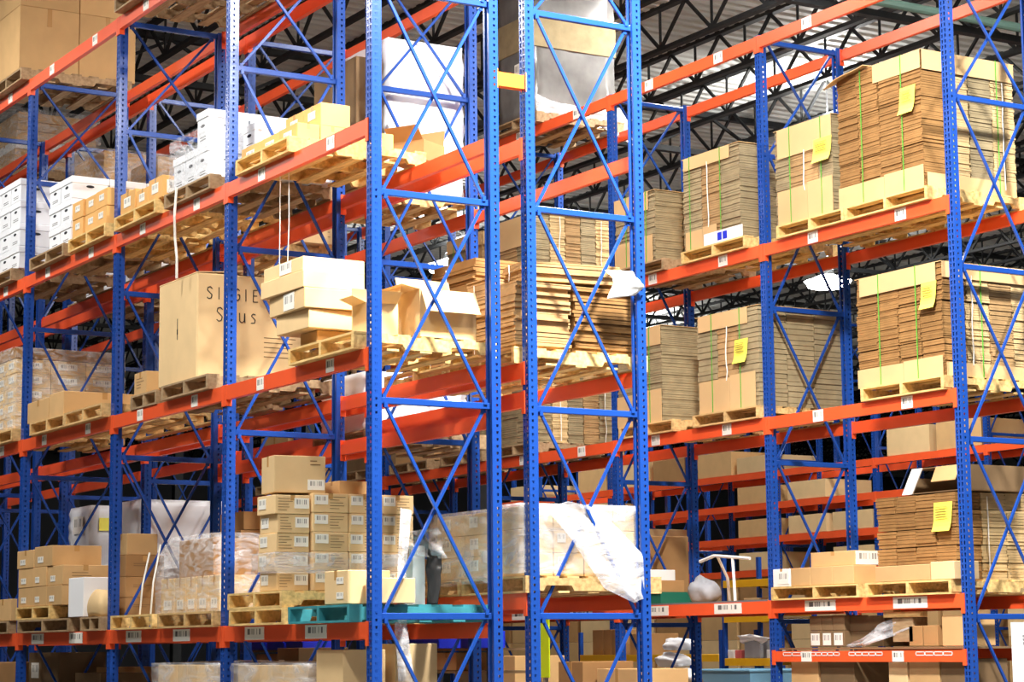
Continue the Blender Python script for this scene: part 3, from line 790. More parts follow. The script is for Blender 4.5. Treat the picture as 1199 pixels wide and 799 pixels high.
def floor_goods():
    # lowest shelf of the right rack, second bay: bags and boxes
    y = 6.0; z = 2.047
    dk = empty('shelf_deck', (-5.73, 5.95, 2.031), 'thin board deck under the grey bag on the lowest right shelf', 'shelf')
    link('board', MB().box(0, 2.56, .0, 1.05, 0, .012).mesh('board', .002), 'brown', dk); link('front_lip', MB().box(0, 2.56, -.008, .0, -.004, .012).mesh('front_lip'), 'steel', dk)
    pl = 'green_plastic'
    o = empty('green_crate', (-5.65, y, z), 'dark green flat crate on the lowest right shelf', 'crate')
    m = MB(); m.box(0,.6,0,.6,0,.02); m.box(0,.6,0,.02,.02,.12); m.box(0,.6,.58,.6,.02,.12); m.box(0,.02,.02,.58,.02,.12); m.box(.58,.6,.02,.58,.02,.12)
    link('tray', m.mesh('tray'), pl, o)
    link('rim', MB().box(-.01,.61,-.012,.0,.1,.125).mesh('rim'), pl, o)
    carton(-5.32, -5.08, y+.03, y+.33, z+.024, z+.24, 'brown', 'brown carton with a big white label in the green crate', None, stick=[('F',.15,.95,.1,.85)], tape=None)
    carton(-5.62, -5.34, y+.03, y+.4, z+.024, z+.36, 'white_carton', 'white carton beside the right middle post on the lowest right shelf', None, tape=None)
    pile_bag(-4.74, y+.35, z+.002, .36, .3, 'grey', 'rumpled grey bag on the lowest right shelf', 3)
    f = empty('garment_rail', (-4.28, y+.25, z+.003), 'white bent metal rail lying on the lowest right shelf', 'rail')
    link('rail', MB().tube([(-.4,0,.42),(-.15,0,.47),(.1,0,.45),(.45,0,.42)], .018, 6).mesh('rail'), 'paper', f)
    link('leg', MB().tube([(.16,0,.45),(.18,0,.2),(.19,0,.0)], .016, 6).mesh('leg'), 'paper', f)
    link('leg', MB().tube([(-.3,.3,.0),(-.2,.2,.25),(-.12,.02,.46)], .016, 6).mesh('leg'), 'paper', f)
    # behind the picking shelf, white sacks and a tub in front of it on stacked pallets
    for i in range(9): pallet(-8.16+.02*(i % 2), 7.6, .128*i, 'floor pallet in the tall pile under the grey-white sacks, %s from the ground' % NTHW[i], 'wood_old')
    for i, (x, yy, zz, w, h) in enumerate([(-7.86,7.95,1.156,.44,.2),(-7.4,8.0,1.156,.42,.2),(-7.62,7.98,1.36,.46,.19),(-7.55,8.0,1.555,.38,.17)]):
        pile_bag(x, yy, zz, w, h, 'archive', 'pale sack on the tall floor pile, %s' % ['lower left','lower right','middle','topmost'][i], 20+i)
    for i in range(7): pallet(-7.09, 7.7, .128*i, 'floor pallet in the pile under the pale blue tub, %s from the ground' % NTHW[i], 'wood_old')
    t = empty('plastic_tub', (-6.58, 8.3, .902), 'pale blue open plastic tub at lower right of centre', 'tub'); m = MB()
    m.v += [(-.38,-.28,0),(.38,-.28,0),(.38,.28,0),(-.38,.28,0),(-.48,-.36,.42),(.48,-.36,.42),(.48,.36,.42),(-.48,.36,.42),(-.46,-.34,.42),(.46,-.34,.42),(.46,.34,.42),(-.46,.34,.42),(-.36,-.26,.02),(.36,-.26,.02),(.36,.26,.02),(-.36,.26,.02)]
    for i in range(4):
        j = (i+1) % 4; m.f += [(i,j,4+j,4+i),(4+i,4+j,8+j,8+i),(8+i,8+j,12+j,12+i)]
    m.f += [(3,2,1,0),(12,13,14,15)]
    link('tub_body', m.mesh('tub_body'), 'tub', t)
    r = MB().tube([(-.49,-.37,.42),(.49,-.37,.42),(.49,.37,.42),(-.49,.37,.42),(-.49,-.37,.42)], .016, 6); link('rim', r.mesh('rim'), 'tub', t)
    # low cartons on floor between the racks (behind the right frame)
    for i, (x0, x1, yy, h, lk) in enumerate([(-6.6,-5.9,4.4,1.45,'dark'),(-5.85,-5.36,4.4,1.52,'kraft'),(-4.85,-4.4,4.6,1.46,'brown'),(-4.3,-3.6,4.7,1.39,'kraft')]):
        for k in range(3):
            carton(x0, x1, yy, yy+.6, h*k/3, h*(k+1)/3-.003, lk, 'tall carton pile in the far aisle, %s column, %s' % (NTH[i], ['bottom','middle','top'][k]), 'carton piles in the far aisle', tape='y' if k == 2 else None)
    s = empty('sign_board', (-5.13, 4.58, 0), 'lime yellow sign board standing beside the right middle frame', 'sign')
    link('panel', MB().box(-.08, .14, 0, .012, 1.3, 1.9).mesh('panel', .003), 'lime', s)
    link('stand', MB().box(.0, .04, .012, .05, 0, 1.5).box(-.15, .2, -.15, .2, 0, .02).mesh('stand'), 'steel', s)
    # under the lowest level of the left racks
    pallets = 0
    for j, (x0, n, y0, h, lk, nm) in enumerate([(-4.1,6,.02,.222,'tan','left'),(-2.42,6,.02,.222,'tan','right')]):
        for k in range(2): pallet(x0+.05, -.06, 1.11-.128*(k+1)+.0, 'pallet under the wrapped floor cartons, %s pile, %s' % (nm, ['upper','lower'][k]), 'wood_old', 1.3)
        for k in range(3): carton(x0+.1, x0+1.3, .0, 1.1, k*.284, k*.284+.28, 'kraft', 'large floor carton under the wrapped row, %s pile, %s' % (nm, ['bottom','middle','top'][k]), 'floor cartons at lower left', tape=None)
        for i in range(n): carton(x0+.06+.215*i, x0+.06+.215*i+.21, y0, y0+1.0, 1.113, 1.113+.37, lk, 'upright tan carton in the wrapped floor row, %s group, %s' % (nm, NTH[i]), 'wrapped floor row', tape=None)
        film_box(x0+.03, x0+1.38, -.02, 1.06, 1.09, 1.5, 'milky film over the wrapped floor row, %s group' % nm, 'film_heavy', amp=.02, seed=50+j)
    for i, (x0, x1, y0, h, lk) in enumerate([(-5.12,-4.68,.7,1.46,'brown'),(-6.9,-6.2,.3,1.4,'dark'),(-8.9,-7.95,.5,1.6,'dark'),(-4.6,-4.15,1.4,1.62,'dark'),(-7.4,-6.95,.7,1.45,'brown'),(-10.0,-9.0,.4,1.5,'brown')]):
        for k in range(3):
            carton(x0, x1, y0, y0+.5, h*k/3, h*(k+1)/3-.003, lk, 'shadowed floor carton at lower left, %s column, %s' % (NTH[i], ['bottom','middle','top'][k]), 'shadowed floor cartons', tape=None, stick=[('F',.1,.35,.5,.8)] if k == 2 else ())
    for i, (x0, x1, y0, h, lk, st) in enumerate([(-1.0,-.56,.05,1.6,'tan',()),(-.98,-.5,.45,1.64,'tan',())]):
        for k in range(3): carton(x0, x1, y0, y0+.35, h*k/3, h*(k+1)/3-.003, lk, 'cream floor carton %s the near blue post, %s' % (['left of','behind'][i], ['bottom','middle','top'][k]), 'cream floor cartons', tape=None)
    # blue bins on a low trolley shelf behind
    def bin_(x, y, z, w, lab):
        b = empty('storage_bin', (x, y, z), lab, 'bin', 'blue storage bins'); h = .15; d = .35; m = MB()
        m.box(0,w,0,d,0,.008); m.box(0,w,0,.008,.008,h*.6); m.box(0,w,d-.008,d,.008,h); m.box(0,.008,.008,d-.008,.008,h); m.box(w-.008,w,.008,d-.008,.008,h)
        link('tray', m.mesh('tray', .002), 'blue_plastic', b); link('lip', MB().box(-.01,w+.01,-.014,.0,h*.5,h*.62).mesh('lip'), 'blue_plastic', b)
    for (xa, xb, zz, items) in ((-8.2,-6.3,1.60,[(-8.05,.42,'left pair, first'),(-7.58,.42,'left pair, second'),(-7.1,.4,'left, third')]), (-4.6,-2.85,1.60,[(-4.42,.3,'under the near frame, left'),(-4.1,.28,'under the near frame, right')])):
        s = empty('work_shelf', (xa, 2.62, 0), 'low shelf with blue bins below the left racks, %s' % ('left one' if xa < -6 else 'right one'), 'shelf')
        for a in (0, xb-xa-.04):
            for c in (0, .46): link('leg', MB().box(a, a+.04, c, c+.04, 0, zz-.002).mesh('leg'), 'black_plastic', s)
        for zq in (zz, zz-.2): link('shelf_board', MB().box(0, xb-xa, 0, .5, zq-.022, zq-.0).mesh('shelf_board'), 'dark', s)
        for x, w, lab in items: bin_(x, 2.66, zz+.002, w, 'bright blue storage bin on the low shelf, '+lab)
    bin_(-3.42, 2.66, 1.602, .2, 'bright blue storage bin on the low shelf, by the middle post')
    carton(-3.86, -3.5, 2.66, 3.0, 1.402, 1.56, 'kraft', 'brown carton on the lower board of the low shelf', None)
    carton(-7.8, -6.5, 2.64, 3.0, 1.402, 1.56, 'brown', 'long brown carton below the blue bins', None)
NTHW = ['first','second','third','fourth','fifth','sixth','seventh','eighth','ninth']

# ---- front-left rack, rack behind it, right rack, distant rack: frames and beams
frame(7.55, 0.0, 0.0, 'blue rack upright of the front-left rack, first from its near end', 'uprights of the front-left rack')
frame(7.55, -2.575, 0.0, 'blue rack upright of the front-left rack, second from its near end', 'uprights of the front-left rack')
frame(7.55, -5.15, 0.0, 'blue rack upright of the front-left rack, third from its near end', 'uprights of the front-left rack')
frame(7.55, -7.725, 0.0, 'blue rack upright of the front-left rack, fourth from its near end', 'uprights of the front-left rack')
frame(7.55, -10.3, 0.0, 'blue rack upright of the front-left rack, fifth from its near end', 'uprights of the front-left rack')
frame(7.55, -12.875, 0.0, 'blue rack upright of the front-left rack, sixth from its near end', 'uprights of the front-left rack')
frame(7.55, 0.0, 1.313, 'blue rack upright of the back rack behind the front-left one, first from its near end', 'uprights of the back-left rack')
frame(7.55, -2.575, 1.313, 'blue rack upright of the back rack behind the front-left one, second from its near end', 'uprights of the back-left rack')
frame(7.55, -5.15, 1.313, 'blue rack upright of the back rack behind the front-left one, third from its near end', 'uprights of the back-left rack')
frame(7.55, -7.725, 1.313, 'blue rack upright of the back rack behind the front-left one, fourth from its near end', 'uprights of the back-left rack')
frame(7.55, -10.3, 1.313, 'blue rack upright of the back rack behind the front-left one, fifth from its near end', 'uprights of the back-left rack')
frame(7.55, -12.875, 1.313, 'blue rack upright of the back rack behind the front-left one, sixth from its near end', 'uprights of the back-left rack')
frame(7.55, -15.45, 1.313, 'blue rack upright of the back rack behind the front-left one, seventh from its near end', 'uprights of the back-left rack')
frame(7.68, -0.355, 5.948, 'blue upright of the right-hand rack across the aisle, first from its near end', 'uprights of the right-hand rack')
frame(7.68, -3.06, 5.948, 'blue upright of the right-hand rack across the aisle, second from its near end', 'uprights of the right-hand rack')
frame(7.68, -5.75, 5.948, 'blue upright of the right-hand rack across the aisle, third from its near end', 'uprights of the right-hand rack')
frame(7.68, -8.44, 5.948, 'blue upright of the right-hand rack across the aisle, fourth from its near end', 'uprights of the right-hand rack')
frame(7.68, -11.13, 5.948, 'blue upright of the right-hand rack across the aisle, fifth from its near end', 'uprights of the right-hand rack')
frame(7.68, -13.82, 5.948, 'blue upright of the right-hand rack across the aisle, sixth from its near end', 'uprights of the right-hand rack')
frame(7.68, -16.51, 5.948, 'blue upright of the right-hand rack across the aisle, seventh from its near end', 'uprights of the right-hand rack')
frame(7.68, -19.2, 5.948, 'blue upright of the right-hand rack across the aisle, eighth from its near end', 'uprights of the right-hand rack')
beam(-2.575, -0.085, 0.0, 1.791, False, 'orange front beam of the front-left rack, lowest level, first bay from the near end', 'front beams of the front-left rack', tags=((0.24, 0.36, 0.1), (0.68, 0.36, 0.1)))
beam(-2.575, -0.085, 1.07, 1.791, True, 'orange rear beam of the front-left rack, lowest level, first bay from the near end', 'rear beams of the front-left rack', tags=())
beam(-5.15, -2.66, 0.0, 1.791, False, 'orange front beam of the front-left rack, lowest level, second bay from the near end', 'front beams of the front-left rack', tags=((0.24, 0.36, 0.1), (0.68, 0.36, 0.1)))
beam(-5.15, -2.66, 1.07, 1.791, True, 'orange rear beam of the front-left rack, lowest level, second bay from the near end', 'rear beams of the front-left rack', tags=())
beam(-7.725, -5.235, 0.0, 1.791, False, 'orange front beam of the front-left rack, lowest level, third bay from the near end', 'front beams of the front-left rack', tags=((0.24, 0.36, 0.1), (0.68, 0.36, 0.1)))
beam(-7.725, -5.235, 1.07, 1.791, True, 'orange rear beam of the front-left rack, lowest level, third bay from the near end', 'rear beams of the front-left rack', tags=())
beam(-10.3, -7.81, 0.0, 1.791, False, 'orange front beam of the front-left rack, lowest level, fourth bay from the near end', 'front beams of the front-left rack', tags=((0.24, 0.36, 0.1), (0.68, 0.36, 0.1)))
beam(-10.3, -7.81, 1.07, 1.791, True, 'orange rear beam of the front-left rack, lowest level, fourth bay from the near end', 'rear beams of the front-left rack', tags=())
beam(-12.875, -10.385, 0.0, 1.791, False, 'orange front beam of the front-left rack, lowest level, fifth bay from the near end', 'front beams of the front-left rack', tags=((0.24, 0.36, 0.1), (0.68, 0.36, 0.1)))
beam(-12.875, -10.385, 1.07, 1.791, True, 'orange rear beam of the front-left rack, lowest level, fifth bay from the near end', 'rear beams of the front-left rack', tags=())
beam(-2.575, -0.085, 0.0, 3.748, False, 'orange front beam of the front-left rack, second level, first bay from the near end', 'front beams of the front-left rack', tags=((0.27, 0.13, 0.1), (0.77, 0.13, 0.1)))
beam(-2.575, -0.085, 1.07, 3.708, True, 'orange rear beam of the front-left rack, second level, first bay from the near end', 'rear beams of the front-left rack', tags=())
beam(-5.15, -2.66, 0.0, 3.748, False, 'orange front beam of the front-left rack, second level, second bay from the near end', 'front beams of the front-left rack', tags=((0.27, 0.13, 0.1), (0.77, 0.13, 0.1)))
beam(-5.15, -2.66, 1.07, 3.708, True, 'orange rear beam of the front-left rack, second level, second bay from the near end', 'rear beams of the front-left rack', tags=())
beam(-7.725, -5.235, 0.0, 3.748, False, 'orange front beam of the front-left rack, second level, third bay from the near end', 'front beams of the front-left rack', tags=((0.27, 0.13, 0.1), (0.77, 0.13, 0.1)))
beam(-7.725, -5.235, 1.07, 3.708, True, 'orange rear beam of the front-left rack, second level, third bay from the near end', 'rear beams of the front-left rack', tags=())
beam(-10.3, -7.81, 0.0, 3.748, False, 'orange front beam of the front-left rack, second level, fourth bay from the near end', 'front beams of the front-left rack', tags=((0.27, 0.13, 0.1), (0.77, 0.13, 0.1)))
beam(-10.3, -7.81, 1.07, 3.708, True, 'orange rear beam of the front-left rack, second level, fourth bay from the near end', 'rear beams of the front-left rack', tags=())
beam(-12.875, -10.385, 0.0, 3.748, False, 'orange front beam of the front-left rack, second level, fifth bay from the near end', 'front beams of the front-left rack', tags=((0.27, 0.13, 0.1), (0.77, 0.13, 0.1)))
beam(-12.875, -10.385, 1.07, 3.708, True, 'orange rear beam of the front-left rack, second level, fifth bay from the near end', 'rear beams of the front-left rack', tags=())
beam(-2.575, -0.085, 0.0, 5.44, False, 'orange front beam of the front-left rack, third level, first bay from the near end', 'front beams of the front-left rack', tags=((0.27, 0.13, 0.1), (0.77, 0.13, 0.1)))
beam(-2.575, -0.085, 1.07, 5.44, True, 'orange rear beam of the front-left rack, third level, first bay from the near end', 'rear beams of the front-left rack', tags=())
beam(-5.15, -2.66, 0.0, 5.44, False, 'orange front beam of the front-left rack, third level, second bay from the near end', 'front beams of the front-left rack', tags=((0.27, 0.13, 0.1), (0.77, 0.13, 0.1)))
beam(-5.15, -2.66, 1.07, 5.44, True, 'orange rear beam of the front-left rack, third level, second bay from the near end', 'rear beams of the front-left rack', tags=())
beam(-7.725, -5.235, 0.0, 5.44, False, 'orange front beam of the front-left rack, third level, third bay from the near end', 'front beams of the front-left rack', tags=((0.27, 0.13, 0.1), (0.77, 0.13, 0.1)))
beam(-7.725, -5.235, 1.07, 5.44, True, 'orange rear beam of the front-left rack, third level, third bay from the near end', 'rear beams of the front-left rack', tags=())
beam(-10.3, -7.81, 0.0, 5.44, False, 'orange front beam of the front-left rack, third level, fourth bay from the near end', 'front beams of the front-left rack', tags=((0.27, 0.13, 0.1), (0.77, 0.13, 0.1)))
beam(-10.3, -7.81, 1.07, 5.44, True, 'orange rear beam of the front-left rack, third level, fourth bay from the near end', 'rear beams of the front-left rack', tags=())
beam(-12.875, -10.385, 0.0, 5.44, False, 'orange front beam of the front-left rack, third level, fifth bay from the near end', 'front beams of the front-left rack', tags=((0.27, 0.13, 0.1), (0.77, 0.13, 0.1)))
beam(-12.875, -10.385, 1.07, 5.44, True, 'orange rear beam of the front-left rack, third level, fifth bay from the near end', 'rear beams of the front-left rack', tags=())
beam(-2.575, -0.085, 0.0, 7.533, False, 'orange front beam of the front-left rack, top level, first bay from the near end', 'front beams of the front-left rack', tags=((0.27, 0.13, 0.1), (0.77, 0.13, 0.1)))
beam(-2.575, -0.085, 1.07, 7.533, True, 'orange rear beam of the front-left rack, top level, first bay from the near end', 'rear beams of the front-left rack', tags=())
beam(-5.15, -2.66, 0.0, 7.533, False, 'orange front beam of the front-left rack, top level, second bay from the near end', 'front beams of the front-left rack', tags=((0.27, 0.13, 0.1), (0.77, 0.13, 0.1)))
beam(-5.15, -2.66, 1.07, 7.533, True, 'orange rear beam of the front-left rack, top level, second bay from the near end', 'rear beams of the front-left rack', tags=())
beam(-7.725, -5.235, 0.0, 7.533, False, 'orange front beam of the front-left rack, top level, third bay from the near end', 'front beams of the front-left rack', tags=((0.27, 0.13, 0.1), (0.77, 0.13, 0.1)))
beam(-7.725, -5.235, 1.07, 7.533, True, 'orange rear beam of the front-left rack, top level, third bay from the near end', 'rear beams of the front-left rack', tags=())
beam(-10.3, -7.81, 0.0, 7.533, False, 'orange front beam of the front-left rack, top level, fourth bay from the near end', 'front beams of the front-left rack', tags=((0.27, 0.13, 0.1), (0.77, 0.13, 0.1)))
beam(-10.3, -7.81, 1.07, 7.533, True, 'orange rear beam of the front-left rack, top level, fourth bay from the near end', 'rear beams of the front-left rack', tags=())
beam(-12.875, -10.385, 0.0, 7.533, False, 'orange front beam of the front-left rack, top level, fifth bay from the near end', 'front beams of the front-left rack', tags=((0.27, 0.13, 0.1), (0.77, 0.13, 0.1)))
beam(-12.875, -10.385, 1.07, 7.533, True, 'orange rear beam of the front-left rack, top level, fifth bay from the near end', 'rear beams of the front-left rack', tags=())
beam(-2.575, -0.085, 1.07, 3.335, True, 'extra pale beam below the second level, rear of the front-left rack, first bay', 'rear beams of the front-left rack', tags=())
beam(-2.575, -0.085, 1.313, 3.5, False, 'extra pale beam below the second level, front of the back rack, first bay', 'front beams of the back-left rack', tags=())
beam(-5.15, -2.66, 1.07, 3.335, True, 'extra pale beam below the second level, rear of the front-left rack, second bay', 'rear beams of the front-left rack', tags=())
beam(-5.15, -2.66, 1.313, 3.335, False, 'extra pale beam below the second level, front of the back rack, second bay', 'front beams of the back-left rack', tags=())
beam(-2.575, -0.085, 1.313, 2.0, False, 'orange front beam of the back rack, lowest level, first bay from the near end', 'front beams of the back-left rack', tags=())
beam(-2.575, -0.085, 2.383, 2.0, True, 'orange rear beam of the back rack, lowest level, first bay from the near end', 'rear beams of the back-left rack', tags=())
beam(-5.15, -2.66, 1.313, 2.0, False, 'orange front beam of the back rack, lowest level, second bay from the near end', 'front beams of the back-left rack', tags=())
beam(-5.15, -2.66, 2.383, 2.0, True, 'orange rear beam of the back rack, lowest level, second bay from the near end', 'rear beams of the back-left rack', tags=())
beam(-7.725, -5.235, 1.313, 2.0, False, 'orange front beam of the back rack, lowest level, third bay from the near end', 'front beams of the back-left rack', tags=())
beam(-7.725, -5.235, 2.383, 2.0, True, 'orange rear beam of the back rack, lowest level, third bay from the near end', 'rear beams of the back-left rack', tags=())
beam(-10.3, -7.81, 1.313, 2.0, False, 'orange front beam of the back rack, lowest level, fourth bay from the near end', 'front beams of the back-left rack', tags=())
beam(-10.3, -7.81, 2.383, 2.0, True, 'orange rear beam of the back rack, lowest level, fourth bay from the near end', 'rear beams of the back-left rack', tags=())
beam(-12.875, -10.385, 1.313, 2.0, False, 'orange front beam of the back rack, lowest level, fifth bay from the near end', 'front beams of the back-left rack', tags=())
beam(-12.875, -10.385, 2.383, 2.0, True, 'orange rear beam of the back rack, lowest level, fifth bay from the near end', 'rear beams of the back-left rack', tags=())
beam(-15.45, -12.96, 1.313, 2.0, False, 'orange front beam of the back rack, lowest level, sixth bay from the near end', 'front beams of the back-left rack', tags=())
beam(-15.45, -12.96, 2.383, 2.0, True, 'orange rear beam of the back rack, lowest level, sixth bay from the near end', 'rear beams of the back-left rack', tags=())
beam(-2.575, -0.085, 1.313, 3.72, False, 'orange front beam of the back rack, second level, first bay from the near end', 'front beams of the back-left rack', tags=())
beam(-2.575, -0.085, 2.383, 3.72, True, 'orange rear beam of the back rack, second level, first bay from the near end', 'rear beams of the back-left rack', tags=())
beam(-5.15, -2.66, 1.313, 3.72, False, 'orange front beam of the back rack, second level, second bay from the near end', 'front beams of the back-left rack', tags=())
beam(-5.15, -2.66, 2.383, 3.72, True, 'orange rear beam of the back rack, second level, second bay from the near end', 'rear beams of the back-left rack', tags=())
beam(-7.725, -5.235, 1.313, 3.72, False, 'orange front beam of the back rack, second level, third bay from the near end', 'front beams of the back-left rack', tags=())
beam(-7.725, -5.235, 2.383, 3.72, True, 'orange rear beam of the back rack, second level, third bay from the near end', 'rear beams of the back-left rack', tags=())
beam(-10.3, -7.81, 1.313, 3.72, False, 'orange front beam of the back rack, second level, fourth bay from the near end', 'front beams of the back-left rack', tags=())
beam(-10.3, -7.81, 2.383, 3.72, True, 'orange rear beam of the back rack, second level, fourth bay from the near end', 'rear beams of the back-left rack', tags=())
beam(-12.875, -10.385, 1.313, 3.72, False, 'orange front beam of the back rack, second level, fifth bay from the near end', 'front beams of the back-left rack', tags=())
beam(-12.875, -10.385, 2.383, 3.72, True, 'orange rear beam of the back rack, second level, fifth bay from the near end', 'rear beams of the back-left rack', tags=())
beam(-15.45, -12.96, 1.313, 3.72, False, 'orange front beam of the back rack, second level, sixth bay from the near end', 'front beams of the back-left rack', tags=())
beam(-15.45, -12.96, 2.383, 3.72, True, 'orange rear beam of the back rack, second level, sixth bay from the near end', 'rear beams of the back-left rack', tags=())
beam(-2.575, -0.085, 1.313, 5.44, False, 'orange front beam of the back rack, third level, first bay from the near end', 'front beams of the back-left rack', tags=())
beam(-2.575, -0.085, 2.383, 5.44, True, 'orange rear beam of the back rack, third level, first bay from the near end', 'rear beams of the back-left rack', tags=())
beam(-5.15, -2.66, 1.313, 5.44, False, 'orange front beam of the back rack, third level, second bay from the near end', 'front beams of the back-left rack', tags=())
beam(-5.15, -2.66, 2.383, 5.44, True, 'orange rear beam of the back rack, third level, second bay from the near end', 'rear beams of the back-left rack', tags=())
beam(-7.725, -5.235, 1.313, 5.44, False, 'orange front beam of the back rack, third level, third bay from the near end', 'front beams of the back-left rack', tags=())
beam(-7.725, -5.235, 2.383, 5.44, True, 'orange rear beam of the back rack, third level, third bay from the near end', 'rear beams of the back-left rack', tags=())
beam(-10.3, -7.81, 1.313, 5.44, False, 'orange front beam of the back rack, third level, fourth bay from the near end', 'front beams of the back-left rack', tags=())
beam(-10.3, -7.81, 2.383, 5.44, True, 'orange rear beam of the back rack, third level, fourth bay from the near end', 'rear beams of the back-left rack', tags=())
beam(-12.875, -10.385, 1.313, 5.44, False, 'orange front beam of the back rack, third level, fifth bay from the near end', 'front beams of the back-left rack', tags=())
beam(-12.875, -10.385, 2.383, 5.44, True, 'orange rear beam of the back rack, third level, fifth bay from the near end', 'rear beams of the back-left rack', tags=())
beam(-15.45, -12.96, 1.313, 5.44, False, 'orange front beam of the back rack, third level, sixth bay from the near end', 'front beams of the back-left rack', tags=())
beam(-15.45, -12.96, 2.383, 5.44, True, 'orange rear beam of the back rack, third level, sixth bay from the near end', 'rear beams of the back-left rack', tags=())
beam(-2.575, -0.085, 1.313, 7.533, False, 'orange front beam of the back rack, top level, first bay from the near end', 'front beams of the back-left rack', tags=())
beam(-2.575, -0.085, 2.383, 7.533, True, 'orange rear beam of the back rack, top level, first bay from the near end', 'rear beams of the back-left rack', tags=())
beam(-5.15, -2.66, 1.313, 7.533, False, 'orange front beam of the back rack, top level, second bay from the near end', 'front beams of the back-left rack', tags=())
beam(-5.15, -2.66, 2.383, 7.533, True, 'orange rear beam of the back rack, top level, second bay from the near end', 'rear beams of the back-left rack', tags=())
beam(-7.725, -5.235, 1.313, 7.533, False, 'orange front beam of the back rack, top level, third bay from the near end', 'front beams of the back-left rack', tags=())
beam(-7.725, -5.235, 2.383, 7.533, True, 'orange rear beam of the back rack, top level, third bay from the near end', 'rear beams of the back-left rack', tags=())
beam(-10.3, -7.81, 1.313, 7.533, False, 'orange front beam of the back rack, top level, fourth bay from the near end', 'front beams of the back-left rack', tags=())
beam(-10.3, -7.81, 2.383, 7.533, True, 'orange rear beam of the back rack, top level, fourth bay from the near end', 'rear beams of the back-left rack', tags=())
beam(-12.875, -10.385, 1.313, 7.533, False, 'orange front beam of the back rack, top level, fifth bay from the near end', 'front beams of the back-left rack', tags=())
beam(-12.875, -10.385, 2.383, 7.533, True, 'orange rear beam of the back rack, top level, fifth bay from the near end', 'rear beams of the back-left rack', tags=())
beam(-15.45, -12.96, 1.313, 7.533, False, 'orange front beam of the back rack, top level, sixth bay from the near end', 'front beams of the back-left rack', tags=())
beam(-15.45, -12.96, 2.383, 7.533, True, 'orange rear beam of the back rack, top level, sixth bay from the near end', 'rear beams of the back-left rack', tags=())
beam(-3.06, -0.44, 5.948, 2.026, False, 'red-orange front beam of the right-hand rack, lowest level, first bay from the near end', 'front beams of the right-hand rack', tags=((0.27, 0.45, 0.1), (0.75, 0.45, 0.1)))
beam(-3.06, -0.44, 7.018, 2.026, True, 'red-orange rear beam of the right-hand rack, lowest level, first bay from the near end', 'rear beams of the right-hand rack', tags=())
beam(-5.75, -3.145, 5.948, 2.026, False, 'red-orange front beam of the right-hand rack, lowest level, second bay from the near end', 'front beams of the right-hand rack', tags=((0.27, 0.45, 0.1), (0.75, 0.45, 0.1)))
beam(-5.75, -3.145, 7.018, 2.026, True, 'red-orange rear beam of the right-hand rack, lowest level, second bay from the near end', 'rear beams of the right-hand rack', tags=())
beam(-8.44, -5.835, 5.948, 2.026, False, 'red-orange front beam of the right-hand rack, lowest level, third bay from the near end', 'front beams of the right-hand rack', tags=((0.27, 0.45, 0.1), (0.75, 0.45, 0.1)))
beam(-8.44, -5.835, 7.018, 2.026, True, 'red-orange rear beam of the right-hand rack, lowest level, third bay from the near end', 'rear beams of the right-hand rack', tags=())
beam(-11.13, -8.525, 5.948, 2.026, False, 'red-orange front beam of the right-hand rack, lowest level, fourth bay from the near end', 'front beams of the right-hand rack', tags=())
beam(-11.13, -8.525, 7.018, 2.026, True, 'red-orange rear beam of the right-hand rack, lowest level, fourth bay from the near end', 'rear beams of the right-hand rack', tags=())
beam(-13.82, -11.215, 5.948, 2.026, False, 'red-orange front beam of the right-hand rack, lowest level, fifth bay from the near end', 'front beams of the right-hand rack', tags=())
beam(-13.82, -11.215, 7.018, 2.026, True, 'red-orange rear beam of the right-hand rack, lowest level, fifth bay from the near end', 'rear beams of the right-hand rack', tags=())
beam(-16.51, -13.905, 5.948, 2.026, False, 'red-orange front beam of the right-hand rack, lowest level, sixth bay from the near end', 'front beams of the right-hand rack', tags=())
beam(-16.51, -13.905, 7.018, 2.026, True, 'red-orange rear beam of the right-hand rack, lowest level, sixth bay from the near end', 'rear beams of the right-hand rack', tags=())
beam(-19.2, -16.595, 5.948, 2.026, False, 'red-orange front beam of the right-hand rack, lowest level, seventh bay from the near end', 'front beams of the right-hand rack', tags=())
beam(-19.2, -16.595, 7.018, 2.026, True, 'red-orange rear beam of the right-hand rack, lowest level, seventh bay from the near end', 'rear beams of the right-hand rack', tags=())
beam(-3.06, -0.44, 5.948, 3.811, False, 'red-orange front beam of the right-hand rack, second level, first bay from the near end', 'front beams of the right-hand rack', tags=((0.29, 0.15, 0.11), (0.77, 0.15, 0.11)))
beam(-3.06, -0.44, 7.018, 3.811, True, 'red-orange rear beam of the right-hand rack, second level, first bay from the near end', 'rear beams of the right-hand rack', tags=())
beam(-5.75, -3.145, 5.948, 3.811, False, 'red-orange front beam of the right-hand rack, second level, second bay from the near end', 'front beams of the right-hand rack', tags=((0.29, 0.15, 0.11), (0.77, 0.15, 0.11)))
beam(-5.75, -3.145, 7.018, 3.811, True, 'red-orange rear beam of the right-hand rack, second level, second bay from the near end', 'rear beams of the right-hand rack', tags=())
beam(-8.44, -5.835, 5.948, 3.811, False, 'red-orange front beam of the right-hand rack, second level, third bay from the near end', 'front beams of the right-hand rack', tags=((0.29, 0.15, 0.11), (0.77, 0.15, 0.11)))
beam(-8.44, -5.835, 7.018, 3.811, True, 'red-orange rear beam of the right-hand rack, second level, third bay from the near end', 'rear beams of the right-hand rack', tags=())
beam(-11.13, -8.525, 5.948, 3.811, False, 'red-orange front beam of the right-hand rack, second level, fourth bay from the near end', 'front beams of the right-hand rack', tags=())
beam(-11.13, -8.525, 7.018, 3.811, True, 'red-orange rear beam of the right-hand rack, second level, fourth bay from the near end', 'rear beams of the right-hand rack', tags=())
